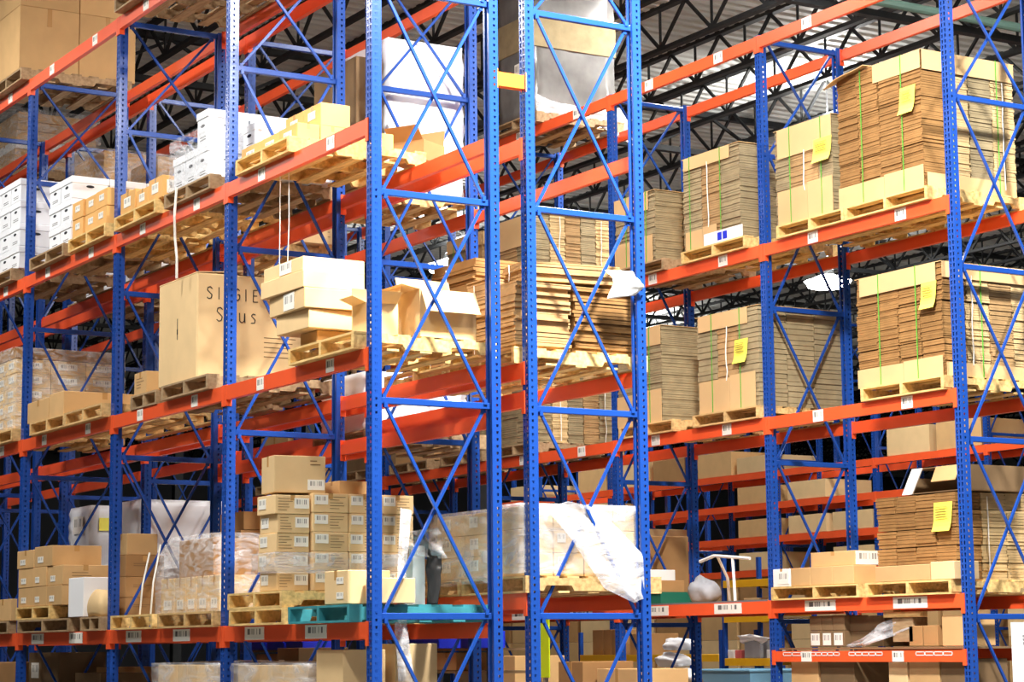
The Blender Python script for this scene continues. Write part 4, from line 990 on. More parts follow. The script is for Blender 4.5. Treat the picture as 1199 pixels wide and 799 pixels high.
beam(-13.82, -11.215, 5.948, 3.811, False, 'red-orange front beam of the right-hand rack, second level, fifth bay from the near end', 'front beams of the right-hand rack', tags=())
beam(-13.82, -11.215, 7.018, 3.811, True, 'red-orange rear beam of the right-hand rack, second level, fifth bay from the near end', 'rear beams of the right-hand rack', tags=())
beam(-16.51, -13.905, 5.948, 3.811, False, 'red-orange front beam of the right-hand rack, second level, sixth bay from the near end', 'front beams of the right-hand rack', tags=())
beam(-16.51, -13.905, 7.018, 3.811, True, 'red-orange rear beam of the right-hand rack, second level, sixth bay from the near end', 'rear beams of the right-hand rack', tags=())
beam(-19.2, -16.595, 5.948, 3.811, False, 'red-orange front beam of the right-hand rack, second level, seventh bay from the near end', 'front beams of the right-hand rack', tags=())
beam(-19.2, -16.595, 7.018, 3.811, True, 'red-orange rear beam of the right-hand rack, second level, seventh bay from the near end', 'rear beams of the right-hand rack', tags=())
beam(-3.06, -0.44, 5.948, 5.533, False, 'red-orange front beam of the right-hand rack, third level, first bay from the near end', 'front beams of the right-hand rack', tags=((0.29, 0.15, 0.11), (0.77, 0.15, 0.11)))
beam(-3.06, -0.44, 7.018, 5.533, True, 'red-orange rear beam of the right-hand rack, third level, first bay from the near end', 'rear beams of the right-hand rack', tags=())
beam(-5.75, -3.145, 5.948, 5.533, False, 'red-orange front beam of the right-hand rack, third level, second bay from the near end', 'front beams of the right-hand rack', tags=((0.29, 0.15, 0.11), (0.77, 0.15, 0.11)))
beam(-5.75, -3.145, 7.018, 5.533, True, 'red-orange rear beam of the right-hand rack, third level, second bay from the near end', 'rear beams of the right-hand rack', tags=())
beam(-8.44, -5.835, 5.948, 5.533, False, 'red-orange front beam of the right-hand rack, third level, third bay from the near end', 'front beams of the right-hand rack', tags=((0.29, 0.15, 0.11), (0.77, 0.15, 0.11)))
beam(-8.44, -5.835, 7.018, 5.533, True, 'red-orange rear beam of the right-hand rack, third level, third bay from the near end', 'rear beams of the right-hand rack', tags=())
beam(-11.13, -8.525, 5.948, 5.533, False, 'red-orange front beam of the right-hand rack, third level, fourth bay from the near end', 'front beams of the right-hand rack', tags=())
beam(-11.13, -8.525, 7.018, 5.533, True, 'red-orange rear beam of the right-hand rack, third level, fourth bay from the near end', 'rear beams of the right-hand rack', tags=())
beam(-13.82, -11.215, 5.948, 5.533, False, 'red-orange front beam of the right-hand rack, third level, fifth bay from the near end', 'front beams of the right-hand rack', tags=())
beam(-13.82, -11.215, 7.018, 5.533, True, 'red-orange rear beam of the right-hand rack, third level, fifth bay from the near end', 'rear beams of the right-hand rack', tags=())
beam(-16.51, -13.905, 5.948, 5.533, False, 'red-orange front beam of the right-hand rack, third level, sixth bay from the near end', 'front beams of the right-hand rack', tags=())
beam(-16.51, -13.905, 7.018, 5.533, True, 'red-orange rear beam of the right-hand rack, third level, sixth bay from the near end', 'rear beams of the right-hand rack', tags=())
beam(-19.2, -16.595, 5.948, 5.533, False, 'red-orange front beam of the right-hand rack, third level, seventh bay from the near end', 'front beams of the right-hand rack', tags=())
beam(-19.2, -16.595, 7.018, 5.533, True, 'red-orange rear beam of the right-hand rack, third level, seventh bay from the near end', 'rear beams of the right-hand rack', tags=())
beam(-3.06, -0.44, 5.948, 7.656, False, 'red-orange front beam of the right-hand rack, top level, first bay from the near end', 'front beams of the right-hand rack', tags=((0.29, 0.15, 0.11), (0.77, 0.15, 0.11)))
beam(-3.06, -0.44, 7.018, 7.656, True, 'red-orange rear beam of the right-hand rack, top level, first bay from the near end', 'rear beams of the right-hand rack', tags=())
beam(-5.75, -3.145, 5.948, 7.656, False, 'red-orange front beam of the right-hand rack, top level, second bay from the near end', 'front beams of the right-hand rack', tags=((0.29, 0.15, 0.11), (0.77, 0.15, 0.11)))
beam(-5.75, -3.145, 7.018, 7.656, True, 'red-orange rear beam of the right-hand rack, top level, second bay from the near end', 'rear beams of the right-hand rack', tags=())
beam(-8.44, -5.835, 5.948, 7.656, False, 'red-orange front beam of the right-hand rack, top level, third bay from the near end', 'front beams of the right-hand rack', tags=((0.29, 0.15, 0.11), (0.77, 0.15, 0.11)))
beam(-8.44, -5.835, 7.018, 7.656, True, 'red-orange rear beam of the right-hand rack, top level, third bay from the near end', 'rear beams of the right-hand rack', tags=())
beam(-11.13, -8.525, 5.948, 7.656, False, 'red-orange front beam of the right-hand rack, top level, fourth bay from the near end', 'front beams of the right-hand rack', tags=())
beam(-11.13, -8.525, 7.018, 7.656, True, 'red-orange rear beam of the right-hand rack, top level, fourth bay from the near end', 'rear beams of the right-hand rack', tags=())
beam(-13.82, -11.215, 5.948, 7.656, False, 'red-orange front beam of the right-hand rack, top level, fifth bay from the near end', 'front beams of the right-hand rack', tags=())
beam(-13.82, -11.215, 7.018, 7.656, True, 'red-orange rear beam of the right-hand rack, top level, fifth bay from the near end', 'rear beams of the right-hand rack', tags=())
beam(-16.51, -13.905, 5.948, 7.656, False, 'red-orange front beam of the right-hand rack, top level, sixth bay from the near end', 'front beams of the right-hand rack', tags=())
beam(-16.51, -13.905, 7.018, 7.656, True, 'red-orange rear beam of the right-hand rack, top level, sixth bay from the near end', 'rear beams of the right-hand rack', tags=())
beam(-19.2, -16.595, 5.948, 7.656, False, 'red-orange front beam of the right-hand rack, top level, seventh bay from the near end', 'front beams of the right-hand rack', tags=())
beam(-19.2, -16.595, 7.018, 7.656, True, 'red-orange rear beam of the right-hand rack, top level, seventh bay from the near end', 'rear beams of the right-hand rack', tags=())
low_beam(-3.06, -0.44, 5.948, 1.544)
frame(7.55, -9.0, 17.0, 'far-off blue upright of the distant near rack row, first from the right', 'uprights of the distant racks')
frame(7.55, -11.7, 17.0, 'far-off blue upright of the distant near rack row, second from the right', 'uprights of the distant racks')
frame(7.55, -14.4, 17.0, 'far-off blue upright of the distant near rack row, third from the right', 'uprights of the distant racks')
frame(7.55, -17.1, 17.0, 'far-off blue upright of the distant near rack row, fourth from the right', 'uprights of the distant racks')
frame(7.55, -19.8, 17.0, 'far-off blue upright of the distant near rack row, fifth from the right', 'uprights of the distant racks')
frame(7.55, -22.5, 17.0, 'far-off blue upright of the distant near rack row, sixth from the right', 'uprights of the distant racks')
frame(7.55, -25.2, 17.0, 'far-off blue upright of the distant near rack row, seventh from the right', 'uprights of the distant racks')
frame(7.55, -27.9, 17.0, 'far-off blue upright of the distant near rack row, eighth from the right', 'uprights of the distant racks')
frame(7.55, -9.0, 18.4, 'far-off blue upright of the distant far rack row, first from the right', 'uprights of the distant racks')
frame(7.55, -11.7, 18.4, 'far-off blue upright of the distant far rack row, second from the right', 'uprights of the distant racks')
frame(7.55, -14.4, 18.4, 'far-off blue upright of the distant far rack row, third from the right', 'uprights of the distant racks')
frame(7.55, -17.1, 18.4, 'far-off blue upright of the distant far rack row, fourth from the right', 'uprights of the distant racks')
frame(7.55, -19.8, 18.4, 'far-off blue upright of the distant far rack row, fifth from the right', 'uprights of the distant racks')
frame(7.55, -22.5, 18.4, 'far-off blue upright of the distant far rack row, sixth from the right', 'uprights of the distant racks')
frame(7.55, -25.2, 18.4, 'far-off blue upright of the distant far rack row, seventh from the right', 'uprights of the distant racks')
frame(7.55, -27.9, 18.4, 'far-off blue upright of the distant far rack row, eighth from the right', 'uprights of the distant racks')
beam(-11.7, -9.085, 17.0, 2.95, False, 'far-off orange beam of the distant rack, first level up, first bay from right', 'beams of the distant racks', tags=())
beam(-14.4, -11.785, 17.0, 2.95, False, 'far-off orange beam of the distant rack, first level up, second bay from right', 'beams of the distant racks', tags=())
beam(-17.1, -14.485, 17.0, 2.95, False, 'far-off orange beam of the distant rack, first level up, third bay from right', 'beams of the distant racks', tags=())
beam(-19.8, -17.185, 17.0, 2.95, False, 'far-off orange beam of the distant rack, first level up, fourth bay from right', 'beams of the distant racks', tags=())
beam(-22.5, -19.885, 17.0, 2.95, False, 'far-off orange beam of the distant rack, first level up, fifth bay from right', 'beams of the distant racks', tags=())
beam(-25.2, -22.585, 17.0, 2.95, False, 'far-off orange beam of the distant rack, first level up, sixth bay from right', 'beams of the distant racks', tags=())
beam(-27.9, -25.285, 17.0, 2.95, False, 'far-off orange beam of the distant rack, first level up, seventh bay from right', 'beams of the distant racks', tags=())
beam(-11.7, -9.085, 17.0, 3.55, False, 'far-off orange beam of the distant rack, second level up, first bay from right', 'beams of the distant racks', tags=())
beam(-14.4, -11.785, 17.0, 3.55, False, 'far-off orange beam of the distant rack, second level up, second bay from right', 'beams of the distant racks', tags=())
beam(-17.1, -14.485, 17.0, 3.55, False, 'far-off orange beam of the distant rack, second level up, third bay from right', 'beams of the distant racks', tags=())
beam(-19.8, -17.185, 17.0, 3.55, False, 'far-off orange beam of the distant rack, second level up, fourth bay from right', 'beams of the distant racks', tags=())
beam(-22.5, -19.885, 17.0, 3.55, False, 'far-off orange beam of the distant rack, second level up, fifth bay from right', 'beams of the distant racks', tags=())
beam(-25.2, -22.585, 17.0, 3.55, False, 'far-off orange beam of the distant rack, second level up, sixth bay from right', 'beams of the distant racks', tags=())
beam(-27.9, -25.285, 17.0, 3.55, False, 'far-off orange beam of the distant rack, second level up, seventh bay from right', 'beams of the distant racks', tags=())
beam(-11.7, -9.085, 17.0, 4.15, False, 'far-off orange beam of the distant rack, third level up, first bay from right', 'beams of the distant racks', tags=())
beam(-14.4, -11.785, 17.0, 4.15, False, 'far-off orange beam of the distant rack, third level up, second bay from right', 'beams of the distant racks', tags=())
beam(-17.1, -14.485, 17.0, 4.15, False, 'far-off orange beam of the distant rack, third level up, third bay from right', 'beams of the distant racks', tags=())
beam(-19.8, -17.185, 17.0, 4.15, False, 'far-off orange beam of the distant rack, third level up, fourth bay from right', 'beams of the distant racks', tags=())
beam(-22.5, -19.885, 17.0, 4.15, False, 'far-off orange beam of the distant rack, third level up, fifth bay from right', 'beams of the distant racks', tags=())
beam(-25.2, -22.585, 17.0, 4.15, False, 'far-off orange beam of the distant rack, third level up, sixth bay from right', 'beams of the distant racks', tags=())
beam(-27.9, -25.285, 17.0, 4.15, False, 'far-off orange beam of the distant rack, third level up, seventh bay from right', 'beams of the distant racks', tags=())
beam(-11.7, -9.085, 17.0, 4.72, False, 'far-off orange beam of the distant rack, fourth level up, first bay from right', 'beams of the distant racks', tags=())
beam(-14.4, -11.785, 17.0, 4.72, False, 'far-off orange beam of the distant rack, fourth level up, second bay from right', 'beams of the distant racks', tags=())
beam(-17.1, -14.485, 17.0, 4.72, False, 'far-off orange beam of the distant rack, fourth level up, third bay from right', 'beams of the distant racks', tags=())
beam(-19.8, -17.185, 17.0, 4.72, False, 'far-off orange beam of the distant rack, fourth level up, fourth bay from right', 'beams of the distant racks', tags=())
beam(-22.5, -19.885, 17.0, 4.72, False, 'far-off orange beam of the distant rack, fourth level up, fifth bay from right', 'beams of the distant racks', tags=())
beam(-25.2, -22.585, 17.0, 4.72, False, 'far-off orange beam of the distant rack, fourth level up, sixth bay from right', 'beams of the distant racks', tags=())
beam(-27.9, -25.285, 17.0, 4.72, False, 'far-off orange beam of the distant rack, fourth level up, seventh bay from right', 'beams of the distant racks', tags=())
beam(-11.7, -9.085, 18.07, 2.95, True, 'far-off orange rear beam of the distant rack, first level up, first bay from right', 'beams of the distant racks', tags=())
beam(-14.4, -11.785, 18.07, 2.95, True, 'far-off orange rear beam of the distant rack, first level up, second bay from right', 'beams of the distant racks', tags=())
beam(-17.1, -14.485, 18.07, 2.95, True, 'far-off orange rear beam of the distant rack, first level up, third bay from right', 'beams of the distant racks', tags=())
beam(-19.8, -17.185, 18.07, 2.95, True, 'far-off orange rear beam of the distant rack, first level up, fourth bay from right', 'beams of the distant racks', tags=())
beam(-22.5, -19.885, 18.07, 2.95, True, 'far-off orange rear beam of the distant rack, first level up, fifth bay from right', 'beams of the distant racks', tags=())
beam(-25.2, -22.585, 18.07, 2.95, True, 'far-off orange rear beam of the distant rack, first level up, sixth bay from right', 'beams of the distant racks', tags=())
beam(-27.9, -25.285, 18.07, 2.95, True, 'far-off orange rear beam of the distant rack, first level up, seventh bay from right', 'beams of the distant racks', tags=())
beam(-11.7, -9.085, 18.07, 3.55, True, 'far-off orange rear beam of the distant rack, second level up, first bay from right', 'beams of the distant racks', tags=())
beam(-14.4, -11.785, 18.07, 3.55, True, 'far-off orange rear beam of the distant rack, second level up, second bay from right', 'beams of the distant racks', tags=())
beam(-17.1, -14.485, 18.07, 3.55, True, 'far-off orange rear beam of the distant rack, second level up, third bay from right', 'beams of the distant racks', tags=())
beam(-19.8, -17.185, 18.07, 3.55, True, 'far-off orange rear beam of the distant rack, second level up, fourth bay from right', 'beams of the distant racks', tags=())
beam(-22.5, -19.885, 18.07, 3.55, True, 'far-off orange rear beam of the distant rack, second level up, fifth bay from right', 'beams of the distant racks', tags=())
beam(-25.2, -22.585, 18.07, 3.55, True, 'far-off orange rear beam of the distant rack, second level up, sixth bay from right', 'beams of the distant racks', tags=())
beam(-27.9, -25.285, 18.07, 3.55, True, 'far-off orange rear beam of the distant rack, second level up, seventh bay from right', 'beams of the distant racks', tags=())
beam(-11.7, -9.085, 18.07, 4.15, True, 'far-off orange rear beam of the distant rack, third level up, first bay from right', 'beams of the distant racks', tags=())
beam(-14.4, -11.785, 18.07, 4.15, True, 'far-off orange rear beam of the distant rack, third level up, second bay from right', 'beams of the distant racks', tags=())
beam(-17.1, -14.485, 18.07, 4.15, True, 'far-off orange rear beam of the distant rack, third level up, third bay from right', 'beams of the distant racks', tags=())
beam(-19.8, -17.185, 18.07, 4.15, True, 'far-off orange rear beam of the distant rack, third level up, fourth bay from right', 'beams of the distant racks', tags=())
beam(-22.5, -19.885, 18.07, 4.15, True, 'far-off orange rear beam of the distant rack, third level up, fifth bay from right', 'beams of the distant racks', tags=())
beam(-25.2, -22.585, 18.07, 4.15, True, 'far-off orange rear beam of the distant rack, third level up, sixth bay from right', 'beams of the distant racks', tags=())
beam(-27.9, -25.285, 18.07, 4.15, True, 'far-off orange rear beam of the distant rack, third level up, seventh bay from right', 'beams of the distant racks', tags=())
beam(-11.7, -9.085, 18.07, 4.72, True, 'far-off orange rear beam of the distant rack, fourth level up, first bay from right', 'beams of the distant racks', tags=())
beam(-14.4, -11.785, 18.07, 4.72, True, 'far-off orange rear beam of the distant rack, fourth level up, second bay from right', 'beams of the distant racks', tags=())
beam(-17.1, -14.485, 18.07, 4.72, True, 'far-off orange rear beam of the distant rack, fourth level up, third bay from right', 'beams of the distant racks', tags=())
beam(-19.8, -17.185, 18.07, 4.72, True, 'far-off orange rear beam of the distant rack, fourth level up, fourth bay from right', 'beams of the distant racks', tags=())
beam(-22.5, -19.885, 18.07, 4.72, True, 'far-off orange rear beam of the distant rack, fourth level up, fifth bay from right', 'beams of the distant racks', tags=())
beam(-25.2, -22.585, 18.07, 4.72, True, 'far-off orange rear beam of the distant rack, fourth level up, sixth bay from right', 'beams of the distant racks', tags=())
beam(-27.9, -25.285, 18.07, 4.72, True, 'far-off orange rear beam of the distant rack, fourth level up, seventh bay from right', 'beams of the distant racks', tags=())
row_spacer(0.0, 1.07, 1.313, 5.87)
# ---- front-left rack, top level
pallet(-8.782, -0.1, 7.533, 'old pallet under the huge cartons on the top level at upper left', 'wood_old', 1.02, 1.22, 0.0)
carton(-8.869, -7.849, -0.1, 0.549, 7.661, 8.351, 'kraft', 'huge brown carton at upper left, lower, front one', 'huge cartons on the top level', tape='x')
carton(-8.869, -7.849, 0.557, 1.186, 7.661, 8.351, 'kraft', 'huge brown carton at upper left, lower, rear one', 'huge cartons on the top level', tape='x')
carton(-8.869, -7.849, -0.1, 0.549, 8.353, 9.042, 'kraft', 'huge brown carton at upper left, upper, front one', 'huge cartons on the top level', tape='x')
carton(-8.869, -7.849, 0.557, 1.186, 8.353, 9.042, 'kraft', 'huge brown carton at upper left, upper, rear one', 'huge cartons on the top level', tape='x')
pallet(-5.06, -0.1, 7.533, 'empty-looking pallet on the top level right of the second blue post, left one', 'wood_old', 1.02, 1.22, 0.0)
pallet(-3.88, -0.1, 7.533, 'pallet on the top level seen from below above the bright blue post', 'wood', 1.02, 1.22, 0.0)
# ---- front-left rack, third level
pallet(-9.158, -0.08, 5.44, 'weathered pallet under the left stack of white archive boxes', 'wood_old', 1.15, 1.22, 0.0)
grid((-8.948, -8.618, -8.288, -7.958), (-0.02, 0.37, 0.76, 1.15), (5.568, 5.807, 6.047, 6.287, 6.526), 'archive', 'white archive box of the leftmost stack', 'white archive boxes on the third level', archive=True)
pallet(-7.429, -0.08, 5.44, 'weathered pallet under the right stack of white archive boxes', 'wood_old', 1.02, 1.22, 0.0)
grid((-7.038, -6.704, -6.371), (-0.02, 0.37, 0.76, 1.15), (5.568, 5.793, 6.019, 6.245), 'archive', 'white archive box, stack behind blue post', 'white archive boxes on the third level', archive=True)
pallet(-6.27, -0.08, 5.44, 'bright new pallet under two tiers of small warm-brown cartons', 'wood_new', 1.02, 1.22, 0.0)
grid((-6.188, -5.882, -5.576, -5.27), (-0.06, 0.327, 0.713, 1.1), (5.568, 5.74, 5.911), 'orangey', 'small warm-brown carton by the white boxes', 'small cartons on the third level', fstick=(('F', 0.3, 0.7, 0.4, 0.75),), jit=0.03)
pallet(-5.025, -0.08, 5.44, 'pallet under loose small cartons beside the second blue post', 'wood_new', 1.02, 1.22, 0.0)
carton(-4.942, -4.578, -0.05, 0.37, 5.568, 5.768, 'orangey', 'small tan carton, left of three beside the second blue post', 'small cartons on the third level', stick=(('F', 0.25, 0.7, 0.3, 0.75),))
carton(-4.536, -4.265, -0.05, 0.37, 5.568, 5.728, 'orangey', 'small tan carton, middle of three beside the second blue post', 'small cartons on the third level', stick=(('F', 0.25, 0.7, 0.3, 0.75),))
carton(-4.245, -3.922, -0.05, 0.37, 5.568, 5.768, 'orangey', 'small tan carton, right of three beside the second blue post', 'small cartons on the third level', stick=(('F', 0.25, 0.7, 0.3, 0.75), ('X', 0.1, 0.6, 0.2, 0.8)))
pallet(-3.854, -0.06, 5.44, 'grey-brown pallet under the film-wrapped white archive boxes', 'wood_old', 1.02, 1.22, 0.0)
archive_box(-3.755, -3.504, -0.02, 0.365, 5.568, 5.868, 'white archive box of the film-wrapped group, left column, first from the front', 'white archive boxes on the third level')
archive_box(-3.755, -3.504, 0.37, 0.755, 5.568, 5.868, 'white archive box of the film-wrapped group, left column, second from the front', 'white archive boxes on the third level')
archive_box(-3.755, -3.504, 0.76, 1.145, 5.568, 5.868, 'white archive box of the film-wrapped group, left column, third from the front', 'white archive boxes on the third level')
archive_box(-3.496, -3.246, -0.02, 0.365, 5.568, 5.868, 'white archive box of the film-wrapped group, middle column, first from the front', 'white archive boxes on the third level')
archive_box(-3.496, -3.246, 0.37, 0.755, 5.568, 5.868, 'white archive box of the film-wrapped group, middle column, second from the front', 'white archive boxes on the third level')
archive_box(-3.496, -3.246, 0.76, 1.145, 5.568, 5.868, 'white archive box of the film-wrapped group, middle column, third from the front', 'white archive boxes on the third level')
archive_box(-3.238, -2.988, -0.02, 0.365, 5.568, 5.868, 'white archive box of the film-wrapped group, right column, first from the front, lower', 'white archive boxes on the third level')
archive_box(-3.238, -2.988, -0.02, 0.365, 5.868, 6.168, 'white archive box of the film-wrapped group, right column, first from the front, upper', 'white archive boxes on the third level')
archive_box(-3.238, -2.988, 0.37, 0.755, 5.568, 5.868, 'white archive box of the film-wrapped group, right column, second from the front, lower', 'white archive boxes on the third level')
archive_box(-3.238, -2.988, 0.37, 0.755, 5.868, 6.168, 'white archive box of the film-wrapped group, right column, second from the front, upper', 'white archive boxes on the third level')
archive_box(-3.238, -2.988, 0.76, 1.145, 5.568, 5.868, 'white archive box of the film-wrapped group, right column, third from the front, lower', 'white archive boxes on the third level')
archive_box(-3.238, -2.988, 0.76, 1.145, 5.868, 6.168, 'white archive box of the film-wrapped group, right column, third from the front, upper', 'white archive boxes on the third level')
film_box(-3.769, -2.974, -0.04, 1.17, 5.548, 6.028, 'hazy stretch film around the white archive boxes on the third level', 'film', seed=3, top=False)
archive_box(-2.95, -2.69, 0.28, 0.67, 5.568, 5.795, 'white archive box just right of the bright blue post, lower tier, front', 'white archive boxes on the third level')
archive_box(-2.95, -2.69, 0.28, 0.67, 5.795, 6.023, 'white archive box just right of the bright blue post, upper tier, front', 'white archive boxes on the third level')
archive_box(-2.95, -2.69, 0.68, 1.07, 5.568, 5.795, 'white archive box just right of the bright blue post, lower tier, rear', 'white archive boxes on the third level')
archive_box(-2.95, -2.69, 0.68, 1.07, 5.795, 6.023, 'white archive box just right of the bright blue post, upper tier, rear', 'white archive boxes on the third level')
pallet(-2.313, -0.06, 5.44, 'pale pallet under warm tan cartons right of the bright blue post', 'wood_new', 1.02, 1.22, 0.0)
grid((-2.554, -2.178, -1.8, -1.45), (0.087, 0.289, 0.508, 0.722, 0.954), (5.568, 5.725), 'orangey', 'warm tan carton right of the bright post', 'warm tan cartons on the third level', fstick=(('F', 0.28, 0.7, 0.35, 0.72),), jit=0.02)
carton(-2.12, -1.795, 0.3, 0.56, 5.727, 5.915, 'orangey', 'warm tan carton on the upper tier, left one', 'warm tan cartons on the third level', stick=(('F', 0.3, 0.7, 0.4, 0.75),))
carton(-1.79, -1.465, 0.3, 0.56, 5.727, 5.915, 'orangey', 'warm tan carton on the upper tier, right one', 'warm tan cartons on the third level', stick=(('F', 0.3, 0.7, 0.4, 0.75),))
open_carton(-1.927, -1.587, 1.167, 1.487, 5.572, 5.74, 'brown', 'open brown carton leaning at the pallet end on the third level', (('Y0', 0.14, 40), ('Y1', 0.14, 10)), rz=0.5, tilt=0.0)
# ---- front-left rack, second level
pallet(-8.878, -0.08, 3.748, 'pallet under the film-wrapped cartons at far left on the second level', 'wood', 1.02, 1.22, 0.0)
grid((-9.084, -8.751, -8.418, -8.084), (0.02, 0.4, 0.78, 1.16), (3.876, 4.027, 4.178, 4.329, 4.48, 4.631), 'tan', 'labelled carton of the wrapped stack at far left', 'wrapped labelled cartons on the second level', stick=(('X', 0.2, 0.75, 0.35, 0.8),), fstick=(('F', 0.3, 0.8, 0.35, 0.8),))
film_box(-9.114, -8.054, -0.01, 1.2, 3.856, 4.751, 'shiny stretch film around the carton stack at far left', 'film', seed=5)
carton(-9.084, -8.084, 0.02, 1.16, 4.635, 4.751, 'brown', 'flat brown carton on top of the wrapped stack at far left', None)
pallet(-7.306, -0.08, 3.748, 'pallet under two brown cartons beside the wrapped stack', 'wood', 1.02, 1.22, 0.0)
carton(-7.437, -6.801, -0.06, 0.6, 3.876, 4.086, 'kraft', 'brown carton on the second level pallet, left of a pair', None)
carton(-6.781, -6.371, -0.06, 0.78, 3.876, 4.106, 'kraft', 'brown carton on the second level pallet, right of a pair', None, tape='x')
pallet(-6.28, -0.08, 3.748, 'nearly empty pallet beside the second blue post on the second level', 'wood', 1.02, 1.22, 0.0)
carton(-5.71, -5.36, 0.45, 0.8, 3.876, 4.046, 'kraft', 'small brown carton alone at the back of the nearly empty pallet', None)
pallet(-4.694, -0.02, 3.748, 'dark pallet under the upright carton left of the huge marked carton', 'wood_old', 0.62, 1.22, 0.0)
carton(-4.658, -4.368, 0.0, 0.42, 3.876, 4.076, 'kraft', 'small upright brown carton left of the huge marked carton, upper of two', None, lines=(('F', 0.2, 0.8, 0.3, 0.7, 4),))
pallet(-3.864, -0.06, 3.748, 'dark pallet under the huge carton marked with handwriting', 'wood_old', 1.02, 1.22, 0.0)
marked_carton(-4.087, -3.224, 0.0, 1.06, 3.876, 4.793)
pallet(-1.24, -0.08, 3.748, 'pale pallet under white-ish cartons at the near end of the second level', 'wood_new', 1.1, 1.22, 0.0)
carton(-1.15, -0.86, -0.02, 0.7, 3.88, 3.98, 'kraft', 'low carton holding up the skewed pile of four', None, tape=None)
carton(-1.34, -0.8, -0.13, 0.39, 3.985, 4.13, 'tan', 'flat pale carton of the skewed pile of four, bottom one', 'skewed pile of flat cartons', rz=0.03, stick=(), tape=None)
carton(-1.42, -0.77, -0.16, 0.36, 4.134, 4.284, 'tan', 'flat pale carton of the skewed pile of four, third one', 'skewed pile of flat cartons', rz=-0.02, stick=(('F', 0.42, 0.72, 0.1, 0.95),), tape=None)
carton(-1.52, -0.79, -0.18, 0.34, 4.288, 4.418, 'tan', 'flat pale carton of the skewed pile of four, second one', 'skewed pile of flat cartons', rz=0.02, stick=(), tape=None)
carton(-1.52, -0.82, -0.16, 0.36, 4.422, 4.529, 'tan', 'flat pale carton of the skewed pile of four, top one', 'skewed pile of flat cartons', rz=0.0, stick=(('F', 0.42, 0.72, 0.1, 0.95),), tape=None)
open_carton(-0.52, -0.28, 0.1, 0.36, 3.88, 4.12, 'tan', 'open pale carton with raised flaps behind the near blue post', (('X1', 0.12, 50), ('Y0', 0.12, 70), ('X0', 0.14, 8), ('Y1', 0.14, 15)), rz=0.0)
open_carton(-0.56, -0.2, 0.5, 0.98, 3.88, 4.24, 'tan', 'open pale carton with a white-lit flap hanging over its near side', (('X1', 0.2, 152), ('Y0', 0.15, 80), ('X0', 0.15, 20)), rz=0.0)
# ---- front-left rack, lowest level
pallet(-8.933, -0.06, 1.791, 'dark pallet under the box at the far left edge', 'wood_old', 1.02, 1.22, 0.0)
carton(-8.367, -7.867, -0.05, 0.4, 1.919, 2.139, 'kraft', 'brown carton cut by the left edge of the picture', None)
pallet(-7.583, -0.07, 1.791, 'dark lower pallet of two under the brown carton stack', 'wood_old', 1.5, 1.22, 0.0)
pallet(-7.641, -0.07, 1.919, 'yellowish upper pallet of two under the brown carton stack', 'wood_new', 1.02, 1.22, 0.0)
grid((-7.66, -7.187, -6.782, -6.341), (-0.05, 0.42, 0.86), (2.047, 2.237, 2.427), 'kraft', 'brown carton of the stack at lower left', 'brown cartons at lower left', fstick=(('F', 0.2, 0.5, 0.2, 0.5),), lines=(('X', 0.2, 0.8, 0.45, 0.6, 2),), jit=0.015)
carton(-7.688, -7.172, -0.05, 0.42, 2.429, 2.607, 'kraft', 'brown carton on top of the lower-left stack, left one', 'brown cartons at lower left', stick=(('F', 0.2, 0.5, 0.2, 0.5),))
carton(-7.152, -6.633, -0.05, 0.45, 2.429, 2.627, 'kraft', 'brown carton on top of the lower-left stack, right one', 'brown cartons at lower left', stick=(('F', 0.2, 0.5, 0.2, 0.5),), tape='x')
pallet(-5.76, -0.07, 1.791, 'pallet under the white foam block and tan sack', 'wood_old', 0.52, 1.22, 0.0)
carton(-6.12, -5.72, -0.06, 0.4, 1.924, 2.289, 'foam', 'upright white foam block beside the second blue post', None, tape=None, name='foam_block', cat='foam block')
sack(-5.68, -5.28, -0.06, 0.15, 1.923, 0.24)
pallet(-4.975, -0.07, 1.791, 'pale pallet under the three dark cartons right of the second post', 'wood_new', 1.0, 1.22, 0.0)
grid((-5.66, -5.27), (0.18, 0.56), (1.919, 2.089, 2.279, 2.479), 'brown', 'brown carton of the three-high pile behind the sack', 'brown cartons at lower left', lines=(('X', 0.2, 0.8, 0.5, 0.6, 2),))
carton(-5.62, -5.3, 0.2, 0.5, 2.481, 2.679, 'kraft', 'brown carton topping the pile under the plastic tent', 'brown cartons at lower left')
pallet(-3.88, -0.06, 1.791, 'pallet under the row of five tan cartons in plastic', 'wood', 1.2, 1.22, 0.0)
carton(-4.202, -3.898, 0.1, 0.56, 1.919, 2.219, 'tan', 'upright tan carton in the plastic-covered row, first from the left', 'row of five tan cartons', stick=(('F', 0.25, 0.8, 0.1, 0.38),))
carton(-3.89, -3.652, 0.1, 0.56, 1.919, 2.219, 'tan', 'upright tan carton in the plastic-covered row, second from the left', 'row of five tan cartons', stick=(('F', 0.25, 0.8, 0.1, 0.38),))
carton(-3.644, -3.41, 0.1, 0.56, 1.919, 2.219, 'tan', 'upright tan carton in the plastic-covered row, third from the left', 'row of five tan cartons', stick=(('F', 0.25, 0.8, 0.1, 0.38),))
carton(-3.402, -3.156, 0.1, 0.56, 1.919, 2.219, 'tan', 'upright tan carton in the plastic-covered row, fourth from the left', 'row of five tan cartons', stick=(('F', 0.25, 0.8, 0.1, 0.38),))
carton(-3.148, -2.926, 0.1, 0.56, 1.919, 2.219, 'tan', 'upright tan carton in the plastic-covered row, fifth from the left', 'row of five tan cartons', stick=(('F', 0.25, 0.8, 0.1, 0.38),))
carton(-3.894, -3.152, 0.14, 0.6, 2.221, 2.539, 'brown', 'dark brown carton behind film above the row of five', 'brown cartons at lower left', tape='x')
film_tent(-4.326, -2.882, 0.05, 0.68, 1.859, 2.579)
